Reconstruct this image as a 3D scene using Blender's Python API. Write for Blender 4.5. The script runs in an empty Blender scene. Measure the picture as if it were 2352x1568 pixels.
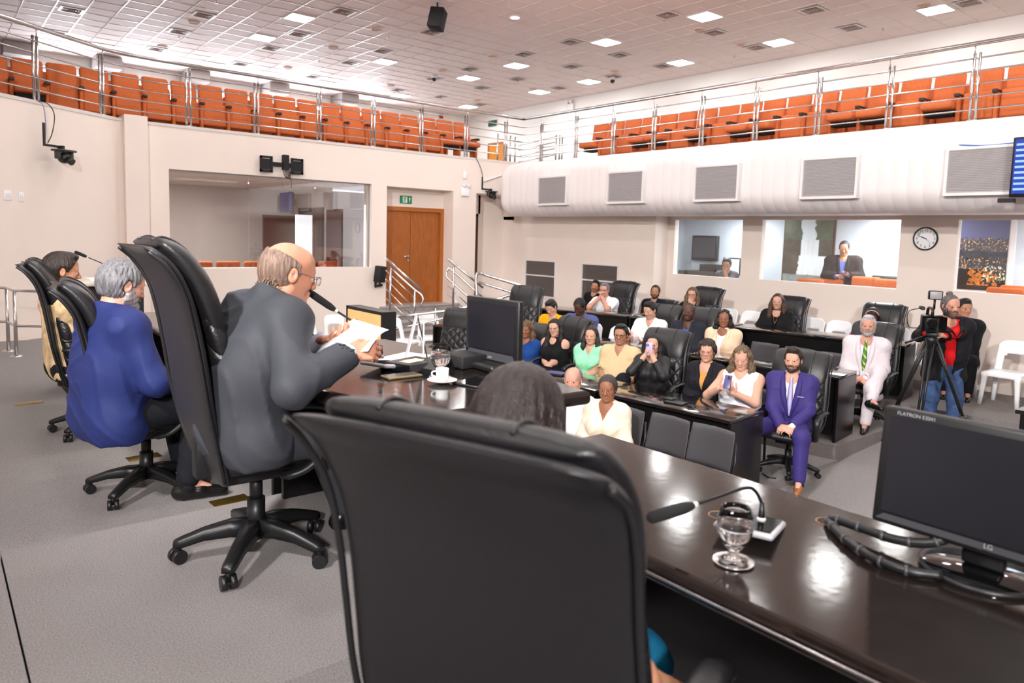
import bpy, bmesh, math, random
import numpy as np
from mathutils import Vector, Matrix, Euler
random.seed(7); np.random.seed(7)
SC = bpy.context.scene
COL = SC.collection
PI = math.pi
ZC = 2.4                     # camera height above the chamber floor
# ---------------------------------------------------------------- camera
FPX, PX, PY = 1657.98, 1176.0, 695.85
YAW, PITCH, ROLL = 0.6847, 0.0924, -0.0276
def cam_axes():
    cy, sy, cp, sp, cr, sr = math.cos(YAW), math.sin(YAW), math.cos(PITCH), math.sin(PITCH), math.cos(ROLL), math.sin(ROLL)
    f = Vector((sy*cp, cy*cp, -sp)); r0 = Vector((cy, -sy, 0)); d0 = f.cross(r0)
    return cr*r0+sr*d0, -sr*r0+cr*d0, f
RGT, DWN, FWD = cam_axes()
cam = bpy.data.cameras.new('camera'); cam_ob = bpy.data.objects.new('camera', cam); COL.objects.link(cam_ob)
cam.sensor_width = 36.0; cam.sensor_fit = 'HORIZONTAL'; cam.lens = FPX/2352*36
cam.shift_x = (1176-PX)/2352; cam.shift_y = -(784-PY)/2352
cam.clip_start = 0.05; cam.clip_end = 200
Mc = Matrix((RGT, -DWN, -FWD)).transposed().to_4x4(); Mc.translation = Vector((0, 0, ZC)); cam_ob.matrix_world = Mc
cam.dof.use_dof = True; cam.dof.focus_distance = 4.6; cam.dof.aperture_fstop = 3.2
SC.camera = cam_ob
SC.cycles.transparent_max_bounces = 20
# ---------------------------------------------------------------- light and exposure
SC.view_settings.view_transform = 'Standard'; SC.view_settings.look = 'None'; SC.view_settings.gamma = 1.0
SC.view_settings.use_curve_mapping = False
SC.view_settings.exposure = 0.45
PANEL = 42.0                 # ceiling panel radiance
wd = bpy.data.worlds.new('sky'); SC.world = wd; wd.use_nodes = True
wd.node_tree.nodes['Background'].inputs[0].default_value = (0.86, 0.90, 1.0, 1); wd.node_tree.nodes['Background'].inputs[1].default_value = 3.0
def area(name, loc, rot, sx, sy, power, col=(1, 1, 1)):
    l = bpy.data.lights.new(name, 'AREA'); l.shape = 'RECTANGLE'; l.size = sx; l.size_y = sy; l.energy = power; l.color = col
    o = bpy.data.objects.new(name, l); COL.objects.link(o); o.location = loc; o.rotation_euler = rot; return o
def spot(name, loc, target, power, size=1.0, col=(1, 0.97, 0.92), rad=0.08):
    l = bpy.data.lights.new(name, 'SPOT'); l.energy = power; l.spot_size = size; l.spot_blend = 0.6; l.color = col; l.shadow_soft_size = rad
    o = bpy.data.objects.new(name, l); COL.objects.link(o); o.location = loc
    o.rotation_euler = (Vector(target)-Vector(loc)).to_track_quat('-Z', 'Y').to_euler(); return o
# floodlights over the dais, behind the camera
spot('floodlight', (-3.4, -4.8, 5.0), (9.0, 8.0, 1.6), 2700, 1.5, (1, 0.975, 0.95), 0.25)
spot('floodlight', (-3.7, 1.0, 6.3), (11.0, 6.5, 2.2), 3000, 1.3, (1, 0.975, 0.95), 0.25)
# daylight falling through the upper back windows
for wx in (3.4, 6.0, 8.6, 11.2, 13.8): area('daylight', (wx, 26.75, 6.1), (PI/2, 0, PI), 1.7, 1.9, 190, (0.86, 0.90, 1.0))
# ---------------------------------------------------------------- pixel to world (photo frame 2352x1568)
def ray(x, y): return RGT*((x-PX)/FPX) + DWN*((y-PY)/FPX) + FWD
def at_z(x, y, z): r = ray(x, y); return r*((z-ZC)/r.z) + Vector((0, 0, ZC))
def at_x(x, y, X): r = ray(x, y); return r*(X/r.x) + Vector((0, 0, ZC))
def at_y(x, y, Y): r = ray(x, y); return r*(Y/r.y) + Vector((0, 0, ZC))
def at_d(x, y, d): return ray(x, y)*d + Vector((0, 0, ZC))
# ---------------------------------------------------------------- objects
def tag(o, label=None, cat=None, group=None, kind=None):
    if label: o['label'] = label
    if cat: o['category'] = cat
    if group: o['group'] = group
    if kind: o['kind'] = kind
    return o
def empty(name, loc=(0, 0, 0), rz=0, label=None, cat=None, group=None, kind=None):
    o = bpy.data.objects.new(name, None); COL.objects.link(o); o.location = loc; o.rotation_euler = (0, 0, rz); o.empty_display_size = 0.1
    return tag(o, label, cat, group, kind)
def link_mesh(name, me, mats, parent=None, smooth=False, loc=None, rot=None):
    if not isinstance(mats, (list, tuple)): mats = [mats]
    for m in mats: me.materials.append(m)
    if smooth:
        me.polygons.foreach_set('use_smooth', [True]*len(me.polygons))
    o = bpy.data.objects.new(name, me); COL.objects.link(o)
    if parent: o.parent = parent
    if loc is not None: o.location = loc
    if rot is not None: o.rotation_euler = rot
    return o
def copy_tree(o, parent=None):
    c = o.copy(); COL.objects.link(c)
    if parent: c.parent = parent
    for ch in list(o.children): copy_tree(ch, c)
    return c
class MB:
    """collects simple solids into one mesh"""
    def __init__(s): s.v = []; s.f = []; s.m = []; s.sm = []; s.cm = 0; s.T = None
    def add(s, vs, fs, smooth=False):
        b = len(s.v)
        s.v += [tuple(s.T @ Vector(v)) if s.T is not None else tuple(v) for v in vs]
        s.f += [tuple(i+b for i in f) for f in fs]; s.m += [s.cm]*len(fs); s.sm += [smooth]*len(fs); return s
    def box(s, c, d, bev=0.0, rz=0.0, R=None, seg=2):
        bm = bmesh.new(); bmesh.ops.create_cube(bm, size=1.0)
        for v in bm.verts: v.co = Vector((v.co.x*d[0], v.co.y*d[1], v.co.z*d[2]))
        if bev > 0: bmesh.ops.bevel(bm, geom=list(bm.edges), offset=min(bev, min(d)*0.49), segments=seg, profile=0.5, affect='EDGES')
        M = R.to_4x4() if R is not None else Matrix.Rotation(rz, 4, 'Z')
        bm.verts.index_update()
        vs = [M @ v.co + Vector(c) for v in bm.verts]; fs = [[v.index for v in f.verts] for f in bm.faces]; bm.free()
        return s.add(vs, fs, bev > 0)
    def b2(s, x0, x1, y0, y1, z0, z1, bev=0.0): return s.box(((x0+x1)/2, (y0+y1)/2, (z0+z1)/2), (abs(x1-x0), abs(y1-y0), abs(z1-z0)), bev)
    def cyl(s, p0, p1, r0, r1=None, n=16, caps=True, smooth=True):
        r1 = r0 if r1 is None else r1; p0 = Vector(p0); p1 = Vector(p1); a = (p1-p0).normalized()
        u = a.orthogonal().normalized(); w = a.cross(u)
        vs = []
        for p, r in ((p0, r0), (p1, r1)): vs += [p + (u*math.cos(2*PI*i/n)+w*math.sin(2*PI*i/n))*r for i in range(n)]
        fs = [(i, (i+1) % n, n+(i+1) % n, n+i) for i in range(n)]
        s.add(vs, fs, smooth)
        if caps: s.add(vs, [tuple(range(n-1, -1, -1)), tuple(range(n, 2*n))])
        return s
    def tube(s, pts, r, n=8, caps=True, rr=None):
        pts = [Vector(p) for p in pts]; vs = []; u = None
        for i, p in enumerate(pts):
            t = (pts[min(i+1, len(pts)-1)]-pts[max(i-1, 0)]).normalized()
            u = t.orthogonal().normalized() if u is None else (u - t*u.dot(t)).normalized()
            w = t.cross(u); q = rr[i] if rr else r
            vs += [p + (u*math.cos(2*PI*k/n)+w*math.sin(2*PI*k/n))*q for k in range(n)]
        fs = []
        for i in range(len(pts)-1):
            for k in range(n): fs.append((i*n+k, i*n+(k+1) % n, (i+1)*n+(k+1) % n, (i+1)*n+k))
        if caps: fs += [tuple(range(n-1, -1, -1)), tuple(range((len(pts)-1)*n, len(pts)*n))]
        return s.add(vs, fs, True)
    def lathe(s, prof, c=(0, 0, 0), n=24, close=False):
        vs = []; k = len(prof)
        for i in range(n):
            a = 2*PI*i/n; vs += [(c[0]+r*math.cos(a), c[1]+r*math.sin(a), c[2]+z) for r, z in prof]
        fs = []
        for i in range(n):
            j = (i+1) % n
            for q in range(k if close else k-1): fs.append((i*k+q, j*k+q, j*k+(q+1) % k, i*k+(q+1) % k))
        return s.add(vs, fs, True)
    def prism(s, poly, z0, z1):
        n = len(poly); vs = [(x, y, z0) for x, y in poly]+[(x, y, z1) for x, y in poly]
        fs = [tuple(range(n-1, -1, -1)), tuple(range(n, 2*n))]+[(i, (i+1) % n, n+(i+1) % n, n+i) for i in range(n)]
        return s.add(vs, fs)
    def loft(s, rings, caps=True, smooth=True, closed=True):
        n = len(rings[0]); vs = [p for r in rings for p in r]; fs = []
        for i in range(len(rings)-1):
            for k in range(n if closed else n-1): fs.append((i*n+k, i*n+(k+1) % n, (i+1)*n+(k+1) % n, (i+1)*n+k))
        s.add(vs, fs, smooth)
        if caps: s.add([*rings[0]], [tuple(range(n-1, -1, -1))], smooth); s.add([*rings[-1]], [tuple(range(n))], smooth)
        return s
    def ball(s, c, r, n=12, m=8):
        r = (r, r, r) if not isinstance(r, (tuple, list)) else r
        rings = [[(c[0]+r[0]*math.sin(PI*i/m)*math.cos(2*PI*k/n), c[1]+r[1]*math.sin(PI*i/m)*math.sin(2*PI*k/n), c[2]-r[2]*math.cos(PI*i/m)) for k in range(n)] for i in range(m+1)]
        return s.loft(rings, False)
    def mat(s, i): s.cm = i; return s
    def mesh(s, name):
        me = bpy.data.meshes.new(name); me.from_pydata(s.v, [], s.f); me.polygons.foreach_set('material_index', s.m)
        me.polygons.foreach_set('use_smooth', s.sm); me.update(); return me
    def build(s, name, mats, parent=None, loc=None, rot=None, weld=True, fixn=True):
        me = s.mesh(name)
        if weld or fixn:
            bm = bmesh.new(); bm.from_mesh(me)
            if weld: bmesh.ops.remove_doubles(bm, verts=bm.verts, dist=1e-5)
            if fixn: bmesh.ops.recalc_face_normals(bm, faces=bm.faces)
            bm.to_mesh(me); bm.free()
        o = link_mesh(name, me, mats, parent, False, loc, rot)
        return o
def qbez(a, b, c, n=8):
    a, b, c = Vector(a), Vector(b), Vector(c); return [a*(1-t)**2+b*2*t*(1-t)+c*t*t for t in [i/n for i in range(n+1)]]
def catmull(P, n=6):
    P = [Vector(p) for p in P]; Q = [P[0]*2-P[1]]+P+[P[-1]*2-P[-2]]; out = []
    for i in range(1, len(Q)-2):
        for k in range(n):
            t = k/n; a, b, c, d = Q[i-1], Q[i], Q[i+1], Q[i+2]
            out.append(0.5*((2*b)+(c-a)*t+(2*a-5*b+4*c-d)*t*t+(3*b-a-3*c+d)*t**3))
    return out+[P[-1]]
# ---------------------------------------------------------------- materials
def lin(r, g, b):
    f = lambda c: c/12.92 if c <= 0.04045 else ((c+0.055)/1.055)**2.4
    return (f(r/255), f(g/255), f(b/255), 1)
_M = {}
def mat(name, col, rough=0.5, metal=0.0, spec=0.5, noise=0.0, nscale=20.0, bump=0.0, bscale=60.0, emit=None, estr=0.0, coat=0.0, stretch=None, col2=None, aniso=None):
    if name in _M: return _M[name]
    m = bpy.data.materials.new(name); m.use_nodes = True; nt = m.node_tree; b = nt.nodes['Principled BSDF']
    b.inputs['Base Color'].default_value = col; b.inputs['Roughness'].default_value = rough; b.inputs['Metallic'].default_value = metal
    b.inputs['Specular IOR Level'].default_value = spec
    if coat: b.inputs['Coat Weight'].default_value = coat; b.inputs['Coat Roughness'].default_value = 0.06
    if emit: b.inputs['Emission Color'].default_value = emit; b.inputs['Emission Strength'].default_value = estr
    tc = None
    if noise or bump:
        tc = nt.nodes.new('ShaderNodeTexCoord'); src = tc.outputs['Object']
        if stretch:
            mp = nt.nodes.new('ShaderNodeMapping'); mp.inputs['Scale'].default_value = stretch; nt.links.new(src, mp.inputs[0]); src = mp.outputs[0]
    if noise:
        n = nt.nodes.new('ShaderNodeTexNoise'); n.inputs['Scale'].default_value = nscale; n.inputs['Detail'].default_value = 4; nt.links.new(src, n.inputs['Vector'])
        rp = nt.nodes.new('ShaderNodeValToRGB'); rp.color_ramp.elements[0].position = 0.3; rp.color_ramp.elements[1].position = 0.7
        c2 = col2 or tuple(min(1, c*(1+noise)) for c in col[:3])+(1,)
        rp.color_ramp.elements[0].color = col if col2 else tuple(c*(1-noise) for c in col[:3])+(1,); rp.color_ramp.elements[1].color = c2
        nt.links.new(n.outputs['Fac'], rp.inputs[0]); nt.links.new(rp.outputs[0], b.inputs['Base Color'])
    if bump:
        n2 = nt.nodes.new('ShaderNodeTexNoise'); n2.inputs['Scale'].default_value = bscale; n2.inputs['Detail'].default_value = 3; nt.links.new(src, n2.inputs['Vector'])
        bp = nt.nodes.new('ShaderNodeBump'); bp.inputs['Strength'].default_value = bump; bp.inputs['Distance'].default_value = 0.01
        nt.links.new(n2.outputs['Fac'], bp.inputs['Height']); nt.links.new(bp.outputs[0], b.inputs['Normal'])
    _M[name] = m; return m
def glass(name, col=(1, 1, 1, 1), refl=1.0, rough=0.0, ior=1.45):
    """thin clear pane: see-through with a fresnel reflection"""
    if name in _M: return _M[name]
    m = bpy.data.materials.new(name); m.use_nodes = True; nt = m.node_tree; nt.nodes.clear()
    o = nt.nodes.new('ShaderNodeOutputMaterial'); mx = nt.nodes.new('ShaderNodeMixShader'); t = nt.nodes.new('ShaderNodeBsdfTransparent'); g = nt.nodes.new('ShaderNodeBsdfGlossy')
    f = nt.nodes.new('ShaderNodeLayerWeight'); f.inputs[0].default_value = 0.5; t.inputs[0].default_value = col; g.inputs['Roughness'].default_value = rough
    pw = nt.nodes.new('ShaderNodeMath'); pw.operation = 'POWER'; pw.inputs[1].default_value = 4.0; nt.links.new(f.outputs['Facing'], pw.inputs[0])
    mu = nt.nodes.new('ShaderNodeMath'); mu.operation = 'MULTIPLY_ADD'; mu.inputs[1].default_value = 0.8; mu.inputs[2].default_value = 0.045*refl; mu.use_clamp = True
    nt.links.new(pw.outputs[0], mu.inputs[0]); nt.links.new(mu.outputs[0], mx.inputs[0]); nt.links.new(t.outputs[0], mx.inputs[1]); nt.links.new(g.outputs[0], mx.inputs[2]); nt.links.new(mx.outputs[0], o.inputs[0])
    _M[name] = m; return m
def clear(name, col, ior):
    if name in _M: return _M[name]
    m = mat(name, col, 0.0, spec=0.5); b = m.node_tree.nodes['Principled BSDF']; b.inputs['Transmission Weight'].default_value = 1.0; b.inputs['IOR'].default_value = ior; return m
def quilt(name, col, rough=0.35, scale=7.0, strength=0.6):
    """leather with a diamond stitched quilt as bump (object coordinates y and z)"""
    m = mat(name, col, rough, spec=0.5); nt = m.node_tree; b = nt.nodes['Principled BSDF']
    tc = nt.nodes.new('ShaderNodeTexCoord'); sp = nt.nodes.new('ShaderNodeSeparateXYZ'); nt.links.new(tc.outputs['Object'], sp.inputs[0])
    def mth(op, a, b_=None):
        n = nt.nodes.new('ShaderNodeMath'); n.operation = op
        for i, q in enumerate((a, b_)):
            if q is None: continue
            if isinstance(q, (int, float)): n.inputs[i].default_value = q
            else: nt.links.new(q, n.inputs[i])
        return n.outputs[0]
    y, z = sp.outputs[1], sp.outputs[2]
    s1 = mth('ABSOLUTE', mth('SINE', mth('MULTIPLY', mth('ADD', y, z), PI*scale))); s2 = mth('ABSOLUTE', mth('SINE', mth('MULTIPLY', mth('SUBTRACT', y, z), PI*scale)))
    h = mth('POWER', mth('MINIMUM', s1, s2), 0.45)
    n2 = nt.nodes.new('ShaderNodeTexNoise'); n2.inputs['Scale'].default_value = 30; nt.links.new(tc.outputs['Object'], n2.inputs['Vector'])
    h = mth('ADD', h, mth('MULTIPLY', n2.outputs['Fac'], 0.5))
    bp = nt.nodes.new('ShaderNodeBump'); bp.inputs['Strength'].default_value = strength; bp.inputs['Distance'].default_value = 0.02
    nt.links.new(h, bp.inputs['Height']); nt.links.new(bp.outputs[0], b.inputs['Normal']); return m
M_WALL = mat('wall_paint', lin(236, 222, 213), 0.7, noise=0.015, nscale=2.0)
M_WALLW = mat('white_plaster', lin(240, 236, 232), 0.7)
M_CARPET = mat('grey_carpet', lin(142, 137, 137), 0.95, spec=0.1, noise=0.28, nscale=160, bump=0.5, bscale=260)
M_CARPETD = mat('dark_carpet', lin(128, 121, 119), 0.95, spec=0.1, noise=0.3, nscale=120, bump=0.5, bscale=220)
M_STEEL = mat('brushed_steel', lin(205, 203, 202), 0.22, 1.0)
M_BLACK = mat('black_plastic', lin(20, 20, 22), 0.4)
M_BLACKM = mat('matt_black', lin(14, 14, 15), 0.7)
M_LEATH = mat('black_leather', lin(27, 26, 29), 0.36, bump=0.12, bscale=180)
M_QUILT = quilt('quilted_black_leather', lin(26, 25, 28), 0.36)
M_ORANGE = mat('orange_fabric', lin(200, 106, 62), 0.85, spec=0.2, noise=0.12, nscale=40, stretch=(3, 3, 0.4))
M_WHITEP = mat('white_plastic', lin(240, 240, 242), 0.32)
M_METALW = mat('white_metal', lin(226, 222, 222), 0.45)
M_EMIT = mat('light_panel', (1, 1, 1, 1), 0.5, emit=(1, 0.985, 0.96, 1), estr=PANEL)
# ================================================================ THE ROOM
YL, XR, XW = 13.65, 11.34, 11.75       # left wall face, right wall face above the duct, window wall face
HC, ZB = 7.53, 4.12                    # ceiling height, balcony floor
ORD = ('first second third fourth fifth sixth seventh eighth ninth tenth eleventh twelfth thirteenth fourteenth fifteenth sixteenth seventeenth eighteenth nineteenth twentieth '
       'twenty-first twenty-second twenty-third twenty-fourth twenty-fifth twenty-sixth twenty-seventh twenty-eighth twenty-ninth thirtieth thirty-first thirty-second thirty-third thirty-fourth thirty-fifth thirty-sixth').split()
def struct(name, mb, m, parent=None): 
    o = mb.build(name, m, parent)
    if parent is None: o['kind'] = 'structure'
    return o
def panel_holes(mb, axis, face, th, u0, u1, z0, z1, holes):
    """wall slab; axis 'x' runs along x at y=face..face+th, axis 'y' runs along y at x=face..face+th"""
    us = sorted({u0, u1, *[h[0] for h in holes], *[h[1] for h in holes]}); zs = sorted({z0, z1, *[h[2] for h in holes], *[h[3] for h in holes]})
    for a, b in zip(us, us[1:]):
        for c, d in zip(zs, zs[1:]):
            if any(h[0]-1e-6 <= a and b <= h[1]+1e-6 and h[2]-1e-6 <= c and d <= h[3]+1e-6 for h in holes): continue
            if axis == 'x': mb.b2(a, b, face, face+th, c, d)
            else: mb.b2(face, face+th, a, b, c, d)
    return mb
# ---- floors
def ramp(x): return 0.055*(min(max(x, 5.5), 9.9)-7.76)
mb = MB(); xs = [-4, 5.5, 7.76, 9.9, 11.75]
for a, b in zip(xs, xs[1:]):
    mb.add([(a, -7, ramp(a)), (b, -7, ramp(b)), (b, 13.65, ramp(b)), (a, 13.65, ramp(a)), (a, -7, -0.4), (b, -7, -0.4), (b, 13.65, -0.4), (a, 13.65, -0.4)],
           [(0, 1, 2, 3), (7, 6, 5, 4), (0, 4, 5, 1), (2, 6, 7, 3)])
struct('floor', mb, M_CARPET)
T1, T2, T3 = 0.03, 0.19, 0.37
struct('floor_front_tier', MB().prism([(3.0, 3.75), (7.8, 3.75), (7.8, 12.2), (3.0, 12.2)], -0.3, T1), M_CARPET)
F2 = [(7.75, 3.76), (7.46, 5.67), (7.25, 6.6), (6.9, 7.84), (6.25, 9.8), (6.1, 10.3)]
F3 = [(10.0, 1.0), (9.86, 3.2), (9.80, 3.98), (9.50, 5.5), (9.40, 6.5), (9.02, 8.08), (8.55, 9.7), (8.4, 10.4)]
struct('floor_middle_tier', MB().prism(F2+[(8.6, 10.6), (9.9, 7.5), (9.9, 3.76)], -0.2, T2), M_CARPETD)
struct('floor_back_tier', MB().prism([(10.2, -7), (11.9, -7), (11.9, 13.6), (10.6, 13.6), (10.4, 11.0)]+F3[::-1]+[(10.0, -7)], -0.2, T3), M_CARPETD)
# ---- dais
DL, DP = 0.88, 1.05
struct('floor_dais', MB().prism([(-4, -7), (2.45, -7), (2.45, 11.2), (-4, 11.2)], -0.3, DL), M_CARPET)
struct('floor_dais_centre', MB().prism([(0.2, 2.0), (2.4, 2.0), (2.4, 3.53), (0.2, 3.53)], DL, DP), M_CARPET)
struct('floor_dais_rear', MB().prism([(-4, -7), (0.193, -7), (0.193, 3.53), (-4, 3.53)], DL, DP), M_CARPET)
struct('floor_landing', MB().prism([(-4, 11.2), (2.6, 11.2), (2.6, 13.65), (-4, 13.65)], -0.3, 0.70), M_CARPET)
# ---- left wall with its window and two openings
WIN = (3.36, 7.29, 1.67, 3.40); DOP = (7.65, 9.35, 0.0, 3.38); NIC = (9.99, XR+0.4, 0.0, 3.37)
struct('wall_left', panel_holes(MB(), 'x', YL, 0.25, 2.9, XR+0.4, -0.2, 4.12, [WIN, DOP, NIC]), M_WALL)
LP = [(-3.9, 8.83), (0.89, 12.35), (2.56, 13.58), (2.9, YL)]
mb = MB()
for (ax, ay), (bx, by) in zip(LP, LP[1:]):
    d = Vector((bx-ax, by-ay)).normalized(); nx, ny = -d.y*0.25, d.x*0.25
    mb.prism([(ax, ay), (bx, by), (bx+nx, by+ny), (ax+nx, ay+ny)], -0.3, 4.12)
struct('wall_left_angled', mb, M_WALL)
struct('wall_left_column', MB().b2(2.64, 2.99, 13.44, 13.9, -0.2, 4.225), M_WALL)
# ledge trim along the balcony edge
mb = MB(); EDGE = LP[:-1]+[(2.9, YL), (XR, YL)]
for (ax, ay), (bx, by) in zip(EDGE, EDGE[1:]):
    d = Vector((bx-ax, by-ay)).normalized(); nx, ny = -d.y, d.x
    mb.prism([(ax-nx*0.012, ay-ny*0.012), (bx-nx*0.012, by-ny*0.012), (bx+nx*0.3, by+ny*0.3), (ax+nx*0.3, ay+ny*0.3)], 4.12, 4.17)
mb.b2(XR-0.012, XR+0.3, -7, YL+0.3, 4.12, 4.17)
struct('trim_1', mb, mat('ledge_metal', lin(214, 206, 202), 0.5))
struct('floor_balcony_left', MB().prism([(x, y+0.06) for x, y in EDGE]+[(XR, 26.3), (-4, 26.3), (-4, 9)], 4.0, ZB-0.002), M_CARPETD)
struct('floor_balcony_right', MB().b2(XR+0.06, 18.8, -7, 26.3, 4.0, ZB-0.001), M_CARPETD)
# ---- right wall
W1, W2, W3 = (7.72, 9.27, 1.73, 2.82), (4.93, 7.32, 1.745, 2.82), (0.9, 4.125, 1.78, 2.82)
struct('wall_right', panel_holes(MB(), 'y', XW, 0.12, -7, 9.9, -0.3, 2.9, [W1, W2, W3]), M_WALL)
struct('wall_right_upper', MB().b2(XR, XR+0.3, -7, YL+0.25, 2.88, 4.12), M_WALL)
struct('wall_right_soffit', MB().b2(XR+0.3, XW+0.12, -7, 9.6, 2.9, 3.0), M_WALL)
struct('wall_right_return', MB().b2(XR, XW+0.3, 9.43, 14.31, -0.3, 2.88), M_WALL)
# ---- door recess and niche behind the left wall
M_WALLS = M_WALL
mb = MB(); mb.b2(7.4, 7.65, 13.9, 14.12, 0, 3.6).b2(9.35, 9.6, 13.9, 14.12, 0, 3.6).b2(7.4, 9.6, 14.05, 14.2, 2.98, 3.6).b2(7.4, 9.6, 13.9, 14.2, 3.38, 3.6)
mb.b2(9.74, 9.99, 13.9, 14.5, 0, 3.6).b2(10.54, XR+0.3, 14.31, 14.5, 0, 3.6).b2(9.9, 10.6, 14.31, 14.5, 2.92, 3.6).b2(9.74, XR+0.3, 13.9, 14.5, 3.37, 3.6).b2(XR, XR+0.3, 13.9, 14.31, 2.8, 3.6)
struct('wall_recess', mb, M_WALL)
M_WOOD = mat('door_wood', lin(158, 88, 32), 0.42, noise=0.22, nscale=9, stretch=(6, 6, 0.5))
M_WOODF = mat('door_frame_wood', lin(170, 98, 36), 0.4, noise=0.12, nscale=9, stretch=(6, 6, 0.5))
M_BROWN = mat('dark_brown_wood', lin(78, 38, 20), 0.45, noise=0.15, nscale=8, stretch=(5, 5, 0.5))
d1 = empty('door_1', (8.5, 14.05, 0.83)); d1['kind'] = 'structure'
MB().b2(-0.85, -0.02, 0.02, 0.06, 0, 2.06).build('door_leaf', M_WOOD, d1); MB().b2(0.0, 0.76, 0.03, 0.07, 0, 2.06).build('door_leaf', M_WOOD, d1)
MB().b2(-0.85, 0.85, -0.03, 0.06, 2.06, 2.15).b2(0.76, 0.85, -0.03, 0.06, 0, 2.06).build('door_frame', M_WOODF, d1)
MB().cyl((-0.08, 0.0, 1.06), (-0.08, -0.02, 1.06), 0.028).cyl((-0.08, -0.03, 1.06), (-0.19, -0.035, 1.055), 0.011).cyl((-0.08, 0.01, 1.06), (-0.08, -0.04, 1.06), 0.011).cyl((-0.075, 0.0, 0.97), (-0.075, -0.015, 0.97), 0.024).build('door_handle', M_STEEL, d1)
d2 = empty('door_2', (10.2, 14.31, 0.83)); d2['kind'] = 'structure'
MB().b2(-0.3, 0.28, 0.02, 0.08, -0.8, 2.02).build('door_leaf', M_WOOD, d2); MB().b2(0.27, 0.34, -0.01, 0.08, -0.8, 2.08).b2(-0.3, 0.34, -0.01, 0.08, 2.02, 2.09).build('door_frame', M_BROWN, d2)
# ---- stairs to the door
M_GRAN = mat('grey_granite', lin(150, 142, 140), 0.4, noise=0.35, nscale=120)
M_GRANL = mat('granite_edge', lin(176, 168, 166), 0.35, noise=0.2, nscale=120)
mb = MB(); ex = MB()
for i in range(6):
    z = 0.83-0.138*i; y = 13.62-0.27*i; xr = 9.55+0.12*i
    mb.b2(7.5, xr, y, 14.1, z-0.138, z-0.03); ex.b2(7.5, xr+0.01, y-0.02, 14.1, z-0.03, z)
st = struct('floor_stairs', mb, M_GRAN); ex.build('trim_nosing', M_GRANL, st)
# ---- ceiling: tiles laid in a metal grid
TU = 0.618; TX0, TY0 = 7.26-TU/2, 6.82-TU/2
def tile_c(x, y): return (TX0+(math.floor((x-TX0)/TU)+0.5)*TU, TY0+(math.floor((y-TY0)/TU)+0.5)*TU)
M_TILE = mat('ceiling_tile', lin(236, 220, 213), 0.75, noise=0.02, nscale=1.2)
M_TBAR = mat('ceiling_grid_metal', lin(222, 206, 200), 0.28, spec=0.6)
mb = MB(); g = MB(); rnd = random.Random(3)
nx0, nx1 = int((-4-TX0)//TU), int((18.8-TX0)//TU)+1; ny0, ny1 = int((-7-TY0)//TU), int((26.3-TY0)//TU)+1
for i in range(nx0, nx1):
    for j in range(ny0, ny1):
        x, y = TX0+i*TU, TY0+j*TU; c = [rnd.uniform(-0.006, 0.004) for _ in range(4)]; s = rnd.uniform(-0.008, 0)
        mb.add([(x, y, HC+c[0]), (x, y+TU/2, HC+s/2), (x, y+TU, HC+c[1]), (x+TU/2, y+TU, HC+s/2), (x+TU, y+TU, HC+c[2]), (x+TU, y+TU/2, HC+s/2), (x+TU, y, HC+c[3]), (x+TU/2, y, HC+s/2), (x+TU/2, y+TU/2, HC+s)],
               [(0, 1, 8, 7), (1, 2, 3, 8), (8, 3, 4, 5), (7, 8, 5, 6)], True)
mb.v += []; ceil = mb.build('ceiling', M_TILE, weld=False, fixn=False); ceil['kind'] = 'structure'
for i in range(nx0, nx1+1): g.b2(TX0+i*TU-0.011, TX0+i*TU+0.011, -7, 26.3, HC-0.012, HC+0.03)
for j in range(ny0, ny1+1): g.b2(-4, 18.8, TY0+j*TU-0.009, TY0+j*TU+0.009, HC-0.011, HC+0.03)
g.build('ceiling_grid', M_TBAR, ceil)
struct('ceiling_slab', MB().b2(-4.2, 19, -7.2, 27, HC+0.05, HC+0.2), M_WALLW)
# ---- upper walls
BW = [(2.6, 4.2), (5.2, 6.9), (7.75, 9.5), (10.35, 12.1), (13.0, 14.6)]
struct('wall_window_side', panel_holes(MB(), 'x', 26.3, 0.2, -4, 19, 4.0, HC+0.1, [(a, b, 5.25, 7.05) for a, b in BW]), M_WALLW)
struct('wall_gallery_right', MB().b2(18.8, 19, -7, 26.5, 4.0, HC+0.1), M_WALLW)
struct('wall_south', MB().b2(-4.2, 19, -7.2, -7, -0.4, HC+0.1), M_WALL)
struct('wall_west', MB().b2(-4.2, -4, -7.2, 26.5, -0.4, HC+0.1), M_WALL)
for k, (a, b) in enumerate(BW):
    w = empty('window_%d' % (k+5), ((a+b)/2, 26.3, 5.25)); w['kind'] = 'structure'; h = (b-a)/2
    f = MB().b2(-h, h, 0.05, 0.12, 0, 0.05).b2(-h, h, 0.05, 0.12, 1.75, 1.8)
    for u in (-h+0.025, 0, h-0.025): f.b2(u-0.025, u+0.025, 0.05, 0.12, 0.05, 1.75)
    f.build('window_frame', M_METALW, w); MB().b2(-h, h, 0.08, 0.09, 0.05, 1.75).build('window_pane', glass('window_glass'), w)
    bl = empty('vertical_blind', ((a+b)/2, 26.24, 5.2), 0, 'white vertical blind, %s from the left along the upper window wall' % ORD[k], 'blind', 'vertical blinds on the gallery windows')
    MB().b2(-h-0.1, h+0.1, -0.03, 0.03, 1.9, 1.96).build('headrail', M_METALW, bl)
    lo, hi = ((-h-0.05, h*0.1) if k % 2 == 0 else (h*0.35, h+0.05)); s = MB(); q = lo
    while q < hi: s.box((q, 0, 0.98), (0.10, 0.004, 1.85), rz=0.9); q += 0.115
    s.build('slats', mat('blind_fabric', lin(228, 222, 222), 0.8), bl)
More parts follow.
